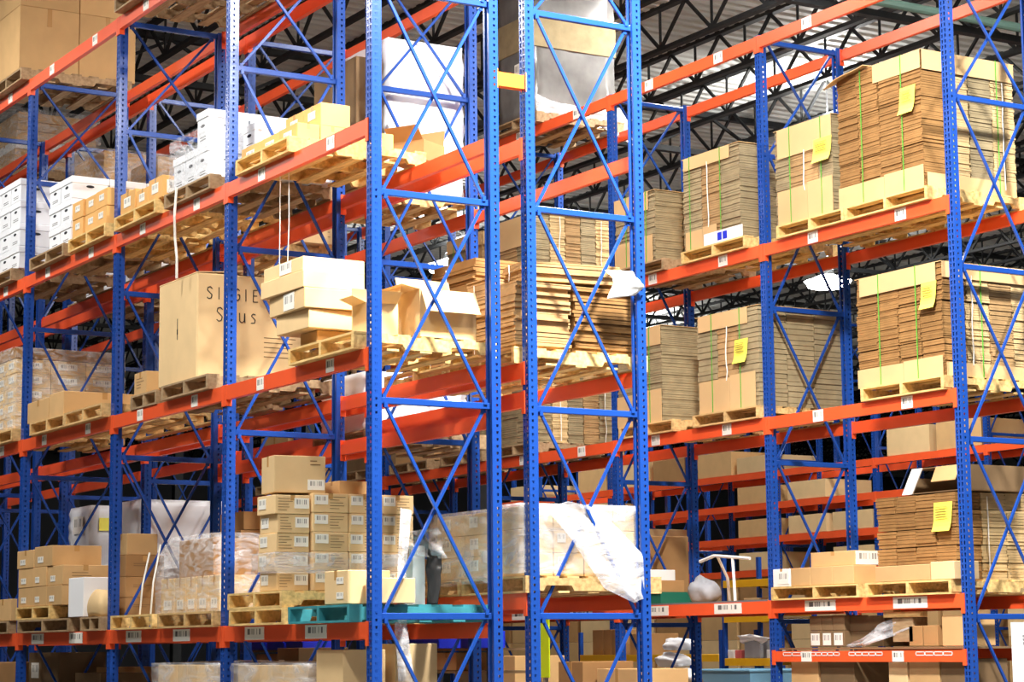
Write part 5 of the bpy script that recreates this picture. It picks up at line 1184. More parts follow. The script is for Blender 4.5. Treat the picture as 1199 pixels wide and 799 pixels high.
carton(-4.62, -3.95, 0.74, 1.12, 1.919, 2.162, 'brown', 'brown carton of the column behind the plastic tent, bottom', 'brown cartons at lower left')
carton(-4.62, -3.95, 0.74, 1.12, 2.164, 2.407, 'brown', 'brown carton of the column behind the plastic tent, middle', 'brown cartons at lower left')
carton(-4.62, -3.95, 0.74, 1.12, 2.409, 2.652, 'brown', 'brown carton of the column behind the plastic tent, top', 'brown cartons at lower left')
carton(-4.5, -3.98, 0.78, 1.1, 2.656, 2.819, 'brown', 'small brown carton with a pink label above the plastic tent', None, stick=(('X', 0.55, 0.9, 0.4, 0.7),))
carton(-4.082, -3.504, 0.74, 1.1, 1.919, 2.159, 'brown', 'brown carton right of the bright post on the lowest level, lower', None)
carton(-4.082, -3.504, 0.72, 1.1, 2.161, 2.479, 'tan', 'tan carton right of the bright post on the lowest level, upper', None)
pallet(-2.32, -0.08, 1.791, 'yellow-toned lower pallet of two left of the teal pallet', 'wood_new', 1.02, 1.22, 0.0)
pallet(-2.35, -0.08, 1.919, 'yellow-toned upper pallet of two under the labelled stack', 'wood_new', 1.02, 1.22, 0.0)
pallet(-1.22, -0.08, 1.791, 'teal painted pallet at the near end of the lowest level', 'teal', 1.02, 1.22, 0.0)
grid((-1.9, -1.57), (-0.021, 0.267), (2.051, 2.199, 2.346, 2.493, 2.64, 2.788), 'tan', 'labelled tan carton of the big wrapped stack, left column', 'labelled cartons of the wrapped stack', stick=(('X', 0.55, 0.97, 0.3, 0.85),), fstick=(('F', 0.1, 0.5, 0.3, 0.85),), lines=(('X', 0.08, 0.5, 0.2, 0.8, 5),), jit=0.03)
grid((-1.92, -1.53), (0.277, 0.587, 0.874, 1.165), (2.051, 2.203, 2.354, 2.505, 2.656, 2.808), 'tan', 'labelled tan carton of the big wrapped stack, right block', 'labelled cartons of the wrapped stack', stick=(('X', 0.05, 0.42, 0.42, 0.9),), lines=(('X', 0.48, 0.92, 0.2, 0.8, 5),), jit=0.012)
carton(-1.91, -1.59, -0.0, 0.42, 2.81, 3.098, 'tan', 'large tilted tan carton on top of the big wrapped stack', None, stick=(('X', 0.65, 0.98, 0.08, 0.36),), rz=-0.12, lines=(('X', 0.7, 0.9, 0.75, 0.85, 2),))
carton(-1.89, -1.63, 0.55, 0.8, 2.81, 2.918, 'kraft', 'small brown carton behind the tilted one on the wrapped stack', None)
film_band(-1.93, -1.51, -0.051, 1.185, 2.184, 2.346)
carton(-0.66, -0.296, -0.05, 0.3, 1.923, 2.163, 'tan', 'tan carton with two pink labels on the teal pallet', None, stick=(('F', 0.55, 0.85, 0.15, 0.35), ('F', 0.55, 0.85, 0.6, 0.8)))
carton(-0.276, -0.1, 0.09, 0.4, 1.923, 2.103, 'tan', 'tan carton beside the near blue post on the teal pallet', None)
film_tail(-0.3, 0.0)
# ---- back-left rack
pallet(-10.12, 1.28, 5.44, 'pallet under the stretched brown cartons on the back rack', 'wood_old', 1.02, 1.22, 0.0)
grid((-10.1, -9.783, -9.467, -9.15), (1.33, 1.687, 2.043, 2.4), (5.568, 5.888, 6.209, 6.529, 6.85), 'archive', 'white archive box of the wrapped back-rack stack', 'white archive boxes on the third level', archive=True)
carton(-10.1, -9.15, 1.33, 1.78, 6.854, 7.214, 'kraft', 'brown carton in stretched film above white boxes, front one', 'brown cartons in film on the back rack', lines=(('X', 0.3, 0.8, 0.6, 0.75, 2),))
carton(-10.1, -9.15, 1.79, 2.4, 6.854, 7.214, 'kraft', 'brown carton in stretched film above white boxes, rear one', 'brown cartons in film on the back rack', lines=(('X', 0.3, 0.8, 0.6, 0.75, 2),))
film_box(-10.14, -9.12, 1.29, 2.43, 6.35, 7.234, 'loose stretch film over the brown cartons on the back rack', 'film', amp=0.03, seed=9)
pallet(-7.62, 1.28, 5.44, 'pallet under the brown carton behind the second blue post', 'wood_old', 1.02, 1.22, 0.0)
carton(-8.75, -7.95, 1.5, 1.95, 5.568, 6.638, 'white_carton', 'white carton under the single wrapped brown one', None)
pallet(-8.88, 1.28, 5.44, 'pallet under the white carton next to the third blue post', 'wood_old', 1.02, 1.22, 0.0)
carton(-8.75, -7.95, 1.5, 2.0, 6.642, 6.923, 'kraft', 'single wrapped brown carton right of the second blue post', None)
film_box(-8.78, -7.92, 1.46, 2.04, 6.538, 6.943, 'stretch film on the single brown carton', 'film', seed=11)
pallet(-6.42, 1.28, 5.44, 'pallet on the back rack behind the bright blue post', 'wood', 1.02, 1.22, 0.0)
carton(-5.75, -5.28, 1.95, 2.36, 5.568, 5.808, 'tan', 'tan carton with arrow marks on the back rack', None, lines=(('X', 0.7, 0.8, 0.3, 0.7, 3),))
pallet(-3.7, 1.29, 5.44, 'pallet under the tall white wrapped load', 'wood', 1.02, 1.22, 0.0)
wrapped_load(-3.6, -2.72, 1.56, 2.33, 5.568, 6.947, 'white_film_solid', 'tall bright white wrapped load on the back rack')
carton(-3.6, -2.76, 1.27, 1.53, 5.568, 6.743, 'dark', 'tall dark brown carton against the white wrapped load', None, tape=None)
pallet(-13.32, 1.28, 7.533, 'dark pallet on the top level of the back rack at far left', 'wood_old', 1.02, 1.22, 0.0)
carton(-13.25, -12.35, 1.32, 2.4, 7.661, 7.776, 'kraft', 'flat carton in the far-left pile on the back rack top, bottom', 'flat cartons at far left')
carton(-13.25, -12.35, 1.33, 2.4, 7.781, 7.896, 'kraft', 'flat carton in the far-left pile on the back rack top, second up', 'flat cartons at far left')
carton(-13.25, -12.35, 1.34, 2.4, 7.901, 8.016, 'white_carton', 'flat carton in the far-left pile on the back rack top, third up', 'flat cartons at far left')
carton(-13.25, -12.35, 1.35, 2.4, 8.021, 8.136, 'kraft', 'flat carton in the far-left pile on the back rack top, fourth up', 'flat cartons at far left')
carton(-13.25, -12.35, 1.36, 2.4, 8.141, 8.256, 'kraft', 'flat carton in the far-left pile on the back rack top, fifth up', 'flat cartons at far left')
carton(-13.25, -12.35, 1.37, 2.4, 8.261, 8.376, 'kraft', 'flat carton in the far-left pile on the back rack top, uppermost', 'flat cartons at far left')
film_box(-13.28, -12.31, 1.3, 2.43, 7.631, 8.421, 'glinting film on the flat carton pile at far left', 'film', seed=13)
pallet(-2.22, 1.26, 3.72, 'pallet under the leaning flat-carton stacks on the back rack', 'wood', 1.02, 1.22, 0.0)
pallet(-1.14, 1.26, 3.72, 'splintered pale pallet under flat cartons right of the middle posts', 'wood_new', 1.02, 1.22, 0.0)
flat_stack(-1.571, -0.901, 1.36, 2.02, 3.848, 4.667, 'bundle_brown', 0.022, 'tall stack of flattened brown cartons left of the middle posts', 0.03, 21)
flat_stack(-0.86, -0.57, 1.3, 2.1, 3.848, 4.441, 'bundle', 0.028, 'lower stack of flattened cartons between the middle posts', 0.0, 22)
flat_stack(-0.53, -0.2, 1.299, 1.796, 3.848, 4.366, 'bundle', 0.026, 'stack of flattened cartons behind the right middle post', 0.0, 23)
flat_stack(-0.53, -0.2, 1.836, 2.401, 3.848, 4.365, 'bundle_brown', 0.03, 'stack of flattened cartons left of the white paper', 0.0, 24)
flat_stack(-0.58, -0.24, 1.462, 2.297, 4.396, 4.548, 'bundle', 0.03, 'small crooked bundle of flat cartons on top of two stacks', -0.12, 25)
pallet(-3.77, 1.35, 3.335, 'dark pallet under the small white wrapped load', 'wood_old', 1.02, 1.22, 0.0)
wrapped_load(-3.7, -2.8, 1.4, 2.4, 3.463, 3.98, 'white_film_solid', 'low white wrapped load seen below the pale pallet of open cartons')
pallet(-2.02, 1.28, 2.0, 'pallet under the film-wrapped cartons of the back rack, left', 'wood', 1.02, 1.22, 0.0)
pallet(-0.97, 1.28, 2.0, 'pallet under the draped cartons of the back rack, right', 'wood', 0.95, 1.22, 0.0)
grid((-0.52, -0.1), (1.31, 1.58, 1.85, 2.12, 2.39), (2.128, 2.302, 2.475, 2.649), 'tan', 'pale wrapped carton between the middle posts', 'wrapped pale cartons on the back rack', stick=(('X', 0.12, 0.4, 0.45, 0.85),))
grid((-1.42, -0.98, -0.56), (1.31, 1.67, 2.03, 2.36), (2.128, 2.295, 2.462, 2.629), 'tan', 'pale wrapped carton left of the middle posts', 'wrapped pale cartons on the back rack', stick=(('X', 0.1, 0.35, 0.4, 0.85),), fstick=(('F', 0.2, 0.5, 0.35, 0.85),))
film_box(-1.46, -0.53, 1.27, 2.4, 2.088, 2.649, 'milky stretch film around the pale cartons left of the middle posts', 'film_heavy', seed=15)
film_box(-0.55, -0.07, 1.28, 2.3, 2.148, 2.669, 'stretch film around the pale cartons between the middle posts', 'film_heavy', seed=16)
drape(-0.1)
bag_strip(-0.9)
pallet(-10.22, 1.28, 2.0, 'pallet under the white wrapped load with a yellow label', 'wood_old', 1.02, 1.22, 0.0)
wrapped_load(-10.05, -9.36, 1.32, 2.25, 2.128, 3.214, 'white_film_solid', 'white wrapped load with a yellow label at lower left', True)
wrapped_load(-8.75, -7.95, 1.35, 2.4, 2.128, 3.194, 'white_film_solid', 'shiny white wrapped load behind the second blue post')
pallet(-8.89, 1.28, 2.0, 'pallet under the shiny white wrapped load', 'wood_old', 1.02, 1.22, 0.0)
pallet(-7.62, 1.28, 2.0, 'pallet under the wrapped brown load on the lowest level of the back rack, left', 'wood_old', 1.02, 1.22, 0.0)
carton(-7.55, -6.65, 1.32, 2.4, 2.128, 2.428, 'brown', 'wrapped brown load on the lowest level of the back rack, left', None)
pallet(-6.42, 1.28, 2.0, 'pallet under the dark boxed load on the lowest level of the back rack, right', 'wood_old', 1.02, 1.22, 0.0)
carton(-6.35, -5.45, 1.32, 2.4, 2.128, 2.508, 'dark', 'dark boxed load on the lowest level of the back rack, right', None)
# ---- right-hand rack
pallet(-1.77, 5.888, 5.533, 'pallet under the large top-right bale', 'wood_new', 1.15, 1.22, 0.0)
bale(-1.89, -0.71, 5.948, 7.068, 5.661, 6.937, 'large brown carton bale at upper right with a torn top flap', 'strapped bales of flat cartons', fcols=(('bundle_brown', 1.0), ('bundle_brown', 1.0), ('bundle_brown', 1.0), ('bundle_brown', 1.0)), scols=(('bundle', 1.0), ('bundle_pale', 1.0), ('bundle_grey', 1.0), ('bundle_pale', 1.0)), tiers=3, t=0.02, topf=0.17, tops=0.18, botf=0.2, bots=0.14, fstraps=(0.3, 0.78), sstraps=(0.3, 0.8), cords=(('X', 0.86, 0.05, 0.85),), note=(0.85, 0.66, 0.21, 0.25), fcap=(0.45, 1), lid=True)
torn_flap(-1.89, -0.71, 5.948, 6.937)
pallet(-2.8, 5.888, 5.533, 'pallet under the bale left of the large top-right bale', 'wood_new', 1.02, 1.22, 0.0)
bale(-2.86, -1.98, 5.948, 7.028, 5.661, 6.62, 'pale banded carton bale partly behind the large one at upper right', 'strapped bales of flat cartons', fcols=(('bundle_grey', 1.0), ('bundle', 1.0), ('bundle', 1.0), ('bundle_grey', 1.0)), scols=(('bundle_grey', 1.0), ('bundle_grey', 1.0)), topf=0.29, tops=0, botf=0.34, bots=0, fstraps=(0.28, 0.82), sstraps=(0.5,), cords=(('F', 0.52, 0.3, 0.72),), note=(0.85, 0.66, 0.27, 0.23), fcap=(0.06, 1), bcap=(0.05, 1))
pallet(-4.4, 5.888, 5.533, 'pallet with a white strip under the bale left of the third post', 'wood_new', 1.1, 1.22, 0.0)
bale(-4.42, -3.44, 5.948, 7.048, 5.661, 6.65, 'carton bale left of the tall right post with a white strip below', 'strapped bales of flat cartons', fcols=(('bundle_grey', 1.0), ('bundle', 1.0), ('bundle_grey', 1.0)), scols=(('bundle_grey', 1.0), ('bundle_grey', 1.0), ('bundle_grey', 1.0)), topf=0.13, tops=0, botf=0.2, bots=0, fstraps=(0.14, 0.68), sstraps=(), cords=(('F', 0.46, 0.2, 0.9),), fcap=(0.03, 0.84), bcap=(0.05, 0.6))
white_strip(-4.0, -3.35, 5.948, 5.661)
pallet(-5.74, 5.888, 5.533, 'dark-sided pallet under the bale right of the middle posts', 'wood_old', 1.02, 1.22, 0.0)
bale(-5.7, -4.94, 5.948, 7.048, 5.661, 6.439, 'carton bale just right of the tall middle post on the third level', 'strapped bales of flat cartons', fcols=(('bundle_grey', 1.0), ('bundle_grey', 1.0)), scols=(('bundle_grey', 1.0), ('bundle_grey', 1.0), ('bundle_grey', 1.0)), topf=0.2, tops=0, botf=0.28, bots=0, fstraps=(0.3, 0.8), sstraps=(), fcap=(0.0, 0.85), bcap=(0, 0.95))
pallet(-8.32, 5.888, 5.533, 'pallet under the bale seen between the middle posts', 'wood', 1.02, 1.22, 0.0)
bale(-8.2, -7.4, 5.948, 7.018, 5.661, 6.629, 'carton bale with white cords seen through the right middle frame', 'strapped bales of flat cartons', fcols=(('bundle', 1.0), ('bundle_grey', 1.0)), scols=(('bundle_grey', 1.0), ('bundle_pale', 1.0), ('bundle', 1.0), ('bundle_grey', 1.0), ('bundle_pale', 1.0)), tiers=1, topf=0.35, tops=0, botf=0, bots=0, fstraps=(), sstraps=(), cords=(('X', 0.32, 0.02, 0.98), ('X', 0.86, 0.02, 0.98)))
pallet(-9.56, 5.888, 5.533, 'pallet under the bale behind the left middle post', 'wood', 1.02, 1.22, 0.0)
bale(-9.45, -8.6, 5.948, 7.018, 5.661, 6.611, 'carton bale behind the left middle post on the third level', 'strapped bales of flat cartons', fcols=(('bundle_grey', 1.0), ('bundle', 1.0)), scols=(('bundle_grey', 1.0), ('bundle_grey', 1.0)))
pallet(-1.62, 5.888, 3.811, 'pallet under the bale with a yellow sheet at mid right', 'wood_new', 1.12, 1.22, 0.0)
bale(-1.7, -0.55, 5.948, 7.068, 3.939, 4.962, 'large brown carton bale at mid right behind the tall post', 'strapped bales of flat cartons', fcols=(('bundle_brown', 1.0), ('bundle_brown', 1.0), ('bundle_brown', 1.0), ('bundle_brown', 1.0)), scols=(('bundle', 1.0), ('bundle_pale', 1.0), ('bundle', 1.0), ('bundle_pale', 1.0)), tiers=3, t=0.02, topf=0.17, tops=0.14, botf=0.17, bots=0.12, fstraps=(0.28, 0.72), sstraps=(0.4,), cords=(('X', 0.3, 0.1, 0.9),), note=(0.87, 0.72, 0.2, 0.24), fcap=(0.05, 0.95))
pallet(-4.26, 5.888, 3.811, 'pallet under the grey-sided bale at mid right', 'wood', 1.1, 1.22, 0.0)
bale(-4.23, -3.2, 5.948, 6.998, 3.939, 4.946, 'wide grey-sided carton bale with a yellow sheet on the second level', 'strapped bales of flat cartons', fcols=(('bundle_grey', 1.0), ('bundle', 1.0), ('bundle_grey', 1.0)), scols=(('bundle_grey', 1.0), ('bundle_grey', 1.0), ('bundle_grey', 1.0)), tiers=1, t=0.05, topf=0.16, tops=0, botf=0.33, bots=0, fstraps=(0.26, 0.72), sstraps=(), cords=(('F', 0.5, 0.3, 0.85),), note=(0.74, 0.57, 0.22, 0.24), fcap=(0.04, 0.84), bcap=(0.04, 0.95))
pallet(-5.62, 5.888, 3.811, 'pallet under the bale right of the tall middle post, second level', 'wood', 1.02, 1.22, 0.0)
bale(-5.7, -4.87, 5.948, 6.998, 3.939, 4.962, 'dull carton bale right of the tall middle post on the second level', 'strapped bales of flat cartons', fcols=(('bundle_grey', 1.0), ('bundle_grey', 1.0)), scols=(('bundle_grey', 1.0), ('bundle_grey', 1.0)), topf=0.2, tops=0, botf=0.33, bots=0, fstraps=(0.75,), sstraps=(), note=(0.5, 0.6, 0.24, 0.27), bcap=(0, 1))
pallet(-8.34, 5.888, 3.811, 'pallet under the low bale seen below the splintered pallet', 'wood_old', 1.02, 1.22, 0.0)
bale(-8.23, -7.4, 5.948, 7.028, 3.939, 4.989, 'carton bale with pale cords below the splintered pallet', 'strapped bales of flat cartons', fcols=(('bundle_grey', 1.0), ('bundle_grey', 1.0)), scols=(('bundle_grey', 1.0), ('bundle_pale', 1.0), ('bundle_grey', 1.0), ('bundle', 1.0), ('bundle_grey', 1.0)), topf=0, tops=0, botf=0, bots=0, fstraps=(), sstraps=(), cords=(('X', 0.3, 0.02, 0.98), ('X', 0.88, 0.02, 0.98)))
pallet(-9.57, 5.888, 3.811, 'pallet under the shadowed bale left of the middle posts', 'wood_old', 1.02, 1.22, 0.0)
bale(-9.5, -8.65, 5.948, 7.028, 3.939, 4.839, 'shadowed carton bale left of the middle posts on the second level', 'strapped bales of flat cartons', fcols=(('bundle_grey', 1.0), ('bundle_grey', 1.0)), scols=(('bundle_grey', 1.0), ('bundle_grey', 1.0)), topf=0, tops=0, botf=0, bots=0, fstraps=())
pallet(-1.64, 5.888, 2.026, 'pallet under low cartons and the lower right bale', 'wood_new', 1.14, 1.22, 0.0)
bale(-1.87, -0.8, 6.248, 7.148, 2.154, 2.949, 'crooked brown carton bale at lower right below an open carton', 'strapped bales of flat cartons', fcols=(('bundle_brown', 1.0), ('bundle_brown', 1.0), ('bundle_brown', 1.0), ('bundle_brown', 1.0)), scols=(('bundle_pale', 1.0), ('bundle_pale', 1.0), ('bundle_pale', 1.0)), tiers=5, t=0.028, topf=0, tops=0, botf=0, bots=0, fstraps=(), sstraps=(), cords=(('X', 0.4, 0.05, 0.95),), note=(0.86, 0.72, 0.24, 0.26))
lying_carton(-1.5, -0.7, 6.268, 7.048, 2.955, 3.184)
carton(-1.509, -0.779, 5.898, 6.188, 2.154, 2.294, 'kraft', 'low tan carton in front of the lower right bale, left one', 'low cartons on the lower right shelf', tape=None)
carton(-0.769, -0.47, 5.898, 6.188, 2.154, 2.309, 'tan', 'low tan carton in front of the lower right bale, right one', 'low cartons on the lower right shelf', tape=None)
pallet(-3.03, 5.888, 2.026, 'pallet under the row of small cartons at lower right', 'wood_new', 1.3, 1.22, 0.0)
carton(-3.02, -2.761, 5.908, 6.298, 2.154, 2.324, 'white_carton', 'white carton with barcodes left of the small carton row', None, stick=(('F', 0.3, 0.95, 0.15, 0.85),))
carton(-2.745, -2.454, 5.908, 6.188, 2.154, 2.324, 'kraft', 'small brown carton in the lower right row, left of three', 'low cartons on the lower right shelf', tape=None)
carton(-2.448, -2.128, 5.908, 6.188, 2.154, 2.324, 'kraft', 'small brown carton in the lower right row, middle of three', 'low cartons on the lower right shelf', tape=None)
carton(-2.122, -1.822, 5.908, 6.188, 2.154, 2.324, 'kraft', 'small brown carton in the lower right row, right of three', 'low cartons on the lower right shelf', tape=None)
carton(-2.547, -1.901, 5.998, 6.308, 2.328, 2.464, 'kraft', 'long brown carton with a white end on the small carton row', None, stick=(('X', 0.02, 0.98, 0.04, 0.96),))
carton(-2.607, -2.435, 6.008, 6.308, 1.579, 1.729, 'dark', 'small dark carton with a white label, left of three', 'cartons on the small red-orange shelf', tape=None, stick=(('F', 0.12, 0.85, 0.1, 0.85),))
carton(-2.619, -2.447, 6.018, 6.318, 1.731, 1.871, 'dark', 'small dark carton in the second tier above the labelled three, left', 'cartons on the small red-orange shelf', tape=None)
carton(-2.429, -2.272, 6.008, 6.308, 1.579, 1.729, 'dark', 'small dark carton with a white label, middle of three', 'cartons on the small red-orange shelf', tape=None, stick=(('F', 0.12, 0.85, 0.1, 0.85),))
carton(-2.441, -2.284, 6.018, 6.318, 1.731, 1.871, 'dark', 'small dark carton in the second tier above the labelled three, middle', 'cartons on the small red-orange shelf', tape=None)
carton(-2.266, -2.099, 6.008, 6.308, 1.579, 1.729, 'dark', 'small dark carton with a white label, right of three', 'cartons on the small red-orange shelf', tape=None, stick=(('F', 0.12, 0.85, 0.1, 0.85),))
carton(-2.278, -2.111, 6.018, 6.318, 1.731, 1.871, 'dark', 'small dark carton in the second tier above the labelled three, right', 'cartons on the small red-orange shelf', tape=None)
carton(-2.177, -1.652, 6.088, 6.438, 1.579, 1.719, 'dark', 'wide dark carton under film on the small shelf, lower', 'cartons on the small red-orange shelf', tape=None)
carton(-2.177, -1.629, 6.088, 6.438, 1.721, 1.861, 'dark', 'wide dark carton under film on the small shelf, upper', 'cartons on the small red-orange shelf', tape=None)
carton(-1.207, -1.032, 6.008, 6.308, 1.579, 1.759, 'brown', 'brown carton right of the film on the small shelf, left of two', 'cartons on the small red-orange shelf', tape=None)
carton(-1.015, -0.833, 6.008, 6.308, 1.579, 1.759, 'brown', 'brown carton right of the film on the small shelf, right of two', 'cartons on the small red-orange shelf', tape=None)
carton(-0.75, -0.458, 5.988, 6.338, 1.579, 1.839, 'kraft', 'square tan carton at the right end of the small shelf', 'cartons on the small red-orange shelf', tape=None)
crumpled_film(-2.064, -1.283, 5.978, 1.579)
board(-1.523, -1.03, 5.988, 1.779)
carton(-2.905, -2.499, 6.008, 6.508, 0.128, 0.582, 'kraft', 'carton under the small shelf, leftmost column, bottom', 'cartons below the small shelf', tape=None)
carton(-2.905, -2.499, 6.008, 6.508, 0.585, 1.04, 'kraft', 'carton under the small shelf, leftmost column, middle', 'cartons below the small shelf', tape=None)
carton(-2.905, -2.499, 6.008, 6.508, 1.043, 1.497, 'kraft', 'carton under the small shelf, leftmost column, top', 'cartons below the small shelf', tape=None)
carton(-2.467, -1.978, 6.008, 6.508, 0.128, 0.582, 'dark', 'carton under the small shelf, second column, bottom', 'cartons below the small shelf', tape=None)
carton(-2.467, -1.978, 6.008, 6.508, 0.585, 1.04, 'dark', 'carton under the small shelf, second column, middle', 'cartons below the small shelf', tape=None)
carton(-2.467, -1.978, 6.008, 6.508, 1.043, 1.497, 'dark', 'carton under the small shelf, second column, top', 'cartons below the small shelf', tape=None)
carton(-1.497, -1.25, 6.008, 6.508, 0.128, 0.562, 'tan', 'carton under the small shelf, third column, bottom', 'cartons below the small shelf', tape=None)
carton(-1.497, -1.25, 6.008, 6.508, 0.565, 1.0, 'tan', 'carton under the small shelf, third column, middle', 'cartons below the small shelf', tape=None)
carton(-1.497, -1.25, 6.008, 6.508, 1.003, 1.437, 'tan', 'carton under the small shelf, third column, top', 'cartons below the small shelf', tape=None)
carton(-1.221, -0.826, 6.008, 6.508, 0.128, 0.572, 'kraft', 'carton under the small shelf, fourth column, bottom', 'cartons below the small shelf', tape=None)
carton(-1.221, -0.826, 6.008, 6.508, 0.575, 1.02, 'kraft', 'carton under the small shelf, fourth column, middle', 'cartons below the small shelf', tape=None)
carton(-1.221, -0.826, 6.008, 6.508, 1.023, 1.467, 'kraft', 'carton under the small shelf, fourth column, top', 'cartons below the small shelf', tape=None)
carton(-0.809, -0.502, 6.008, 6.508, 0.128, 0.572, 'dark', 'carton under the small shelf, rightmost column, bottom', 'cartons below the small shelf', tape=None)
carton(-0.809, -0.502, 6.008, 6.508, 0.575, 1.02, 'dark', 'carton under the small shelf, rightmost column, middle', 'cartons below the small shelf', tape=None)
carton(-0.809, -0.502, 6.008, 6.508, 1.023, 1.467, 'dark', 'carton under the small shelf, rightmost column, top', 'cartons below the small shelf', tape=None)
pallet(-2.95, 5.908, 0.0, 'floor pallet below the small shelf, left', 'wood', 1.2, 1.22, 0.0)
pallet(-1.66, 5.908, 0.0, 'floor pallet below the small shelf, right', 'wood', 1.2, 1.22, 0.0)
pallet(-8.25, 5.848, 7.656, 'pallet under the tall grey wrapped load near the top', 'wood_old', 1.1, 1.22, 0.0)
wrapped_load(-8.12, -7.3, 5.9, 7.05, 7.784, 9.684, 'grey_film', 'tall grey film-wrapped load at top centre')
load_core(-8.1, -7.32, 5.9, 7.784)
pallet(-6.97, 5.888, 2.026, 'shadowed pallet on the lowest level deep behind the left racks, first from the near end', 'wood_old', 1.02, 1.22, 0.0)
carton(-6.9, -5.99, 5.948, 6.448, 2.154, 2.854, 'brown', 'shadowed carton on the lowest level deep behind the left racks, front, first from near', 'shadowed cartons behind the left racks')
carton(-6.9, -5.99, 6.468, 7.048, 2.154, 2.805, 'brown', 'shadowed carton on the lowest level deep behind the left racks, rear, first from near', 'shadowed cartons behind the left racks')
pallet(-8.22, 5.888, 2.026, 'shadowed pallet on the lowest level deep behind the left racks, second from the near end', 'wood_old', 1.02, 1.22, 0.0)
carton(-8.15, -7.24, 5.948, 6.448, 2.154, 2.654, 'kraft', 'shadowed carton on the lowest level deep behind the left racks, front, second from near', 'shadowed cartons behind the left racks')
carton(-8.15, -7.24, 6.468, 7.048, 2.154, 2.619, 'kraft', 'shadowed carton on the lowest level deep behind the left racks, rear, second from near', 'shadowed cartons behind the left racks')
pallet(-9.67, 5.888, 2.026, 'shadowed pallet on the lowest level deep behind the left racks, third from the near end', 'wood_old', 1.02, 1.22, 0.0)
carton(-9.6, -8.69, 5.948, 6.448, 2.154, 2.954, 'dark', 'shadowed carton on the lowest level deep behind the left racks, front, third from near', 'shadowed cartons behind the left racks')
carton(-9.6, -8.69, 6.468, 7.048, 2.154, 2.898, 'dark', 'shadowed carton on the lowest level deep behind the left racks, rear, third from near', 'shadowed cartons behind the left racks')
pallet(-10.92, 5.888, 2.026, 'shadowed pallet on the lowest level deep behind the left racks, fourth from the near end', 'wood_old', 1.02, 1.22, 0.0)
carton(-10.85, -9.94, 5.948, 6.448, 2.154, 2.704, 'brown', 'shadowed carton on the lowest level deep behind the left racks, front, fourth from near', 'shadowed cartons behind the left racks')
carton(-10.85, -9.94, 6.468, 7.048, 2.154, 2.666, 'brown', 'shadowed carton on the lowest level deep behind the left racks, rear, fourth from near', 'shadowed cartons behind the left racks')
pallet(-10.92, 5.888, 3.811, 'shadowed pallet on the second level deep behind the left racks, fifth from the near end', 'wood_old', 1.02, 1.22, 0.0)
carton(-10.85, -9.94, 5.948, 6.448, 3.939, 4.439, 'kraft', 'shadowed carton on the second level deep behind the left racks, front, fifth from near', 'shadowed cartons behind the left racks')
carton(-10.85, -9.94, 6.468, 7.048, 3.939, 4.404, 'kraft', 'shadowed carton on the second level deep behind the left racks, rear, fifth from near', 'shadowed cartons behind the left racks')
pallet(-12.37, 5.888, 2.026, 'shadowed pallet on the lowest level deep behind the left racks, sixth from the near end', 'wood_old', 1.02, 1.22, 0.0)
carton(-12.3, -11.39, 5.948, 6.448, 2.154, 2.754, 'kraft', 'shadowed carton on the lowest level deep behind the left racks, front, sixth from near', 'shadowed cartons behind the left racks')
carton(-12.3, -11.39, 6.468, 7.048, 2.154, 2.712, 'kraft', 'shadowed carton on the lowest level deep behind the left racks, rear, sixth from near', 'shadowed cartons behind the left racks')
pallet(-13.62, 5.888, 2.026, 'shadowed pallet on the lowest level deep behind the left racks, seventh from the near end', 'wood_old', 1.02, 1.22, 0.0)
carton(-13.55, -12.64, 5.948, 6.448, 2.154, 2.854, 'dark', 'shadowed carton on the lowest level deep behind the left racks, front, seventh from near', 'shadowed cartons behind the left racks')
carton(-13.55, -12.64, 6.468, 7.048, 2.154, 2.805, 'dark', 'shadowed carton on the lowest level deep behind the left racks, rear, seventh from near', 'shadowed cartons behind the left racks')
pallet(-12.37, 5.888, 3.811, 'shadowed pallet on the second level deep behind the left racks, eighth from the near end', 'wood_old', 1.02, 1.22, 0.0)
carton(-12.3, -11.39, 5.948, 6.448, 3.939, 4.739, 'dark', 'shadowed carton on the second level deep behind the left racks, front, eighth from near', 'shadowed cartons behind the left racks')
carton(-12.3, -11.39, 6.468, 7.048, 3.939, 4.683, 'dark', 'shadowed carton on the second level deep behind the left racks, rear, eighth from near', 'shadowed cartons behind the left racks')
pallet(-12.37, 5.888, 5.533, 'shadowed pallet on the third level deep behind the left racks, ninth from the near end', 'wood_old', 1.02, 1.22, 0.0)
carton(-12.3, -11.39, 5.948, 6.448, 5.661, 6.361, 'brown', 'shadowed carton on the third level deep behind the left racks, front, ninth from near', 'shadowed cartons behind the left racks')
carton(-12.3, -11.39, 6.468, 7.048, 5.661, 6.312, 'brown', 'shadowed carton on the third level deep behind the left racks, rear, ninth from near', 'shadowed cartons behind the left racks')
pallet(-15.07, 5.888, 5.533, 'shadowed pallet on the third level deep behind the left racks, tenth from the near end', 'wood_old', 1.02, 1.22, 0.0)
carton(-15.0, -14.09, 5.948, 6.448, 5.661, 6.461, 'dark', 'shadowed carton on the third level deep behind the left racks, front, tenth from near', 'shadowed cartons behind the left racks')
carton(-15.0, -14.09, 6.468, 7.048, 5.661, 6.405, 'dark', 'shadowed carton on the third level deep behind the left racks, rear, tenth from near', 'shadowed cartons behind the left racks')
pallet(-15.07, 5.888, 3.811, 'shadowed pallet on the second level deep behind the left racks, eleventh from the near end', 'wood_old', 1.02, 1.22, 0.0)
carton(-15.0, -14.09, 5.948, 6.448, 3.939, 4.639, 'kraft', 'shadowed carton on the second level deep behind the left racks, front, eleventh from near', 'shadowed cartons behind the left racks')
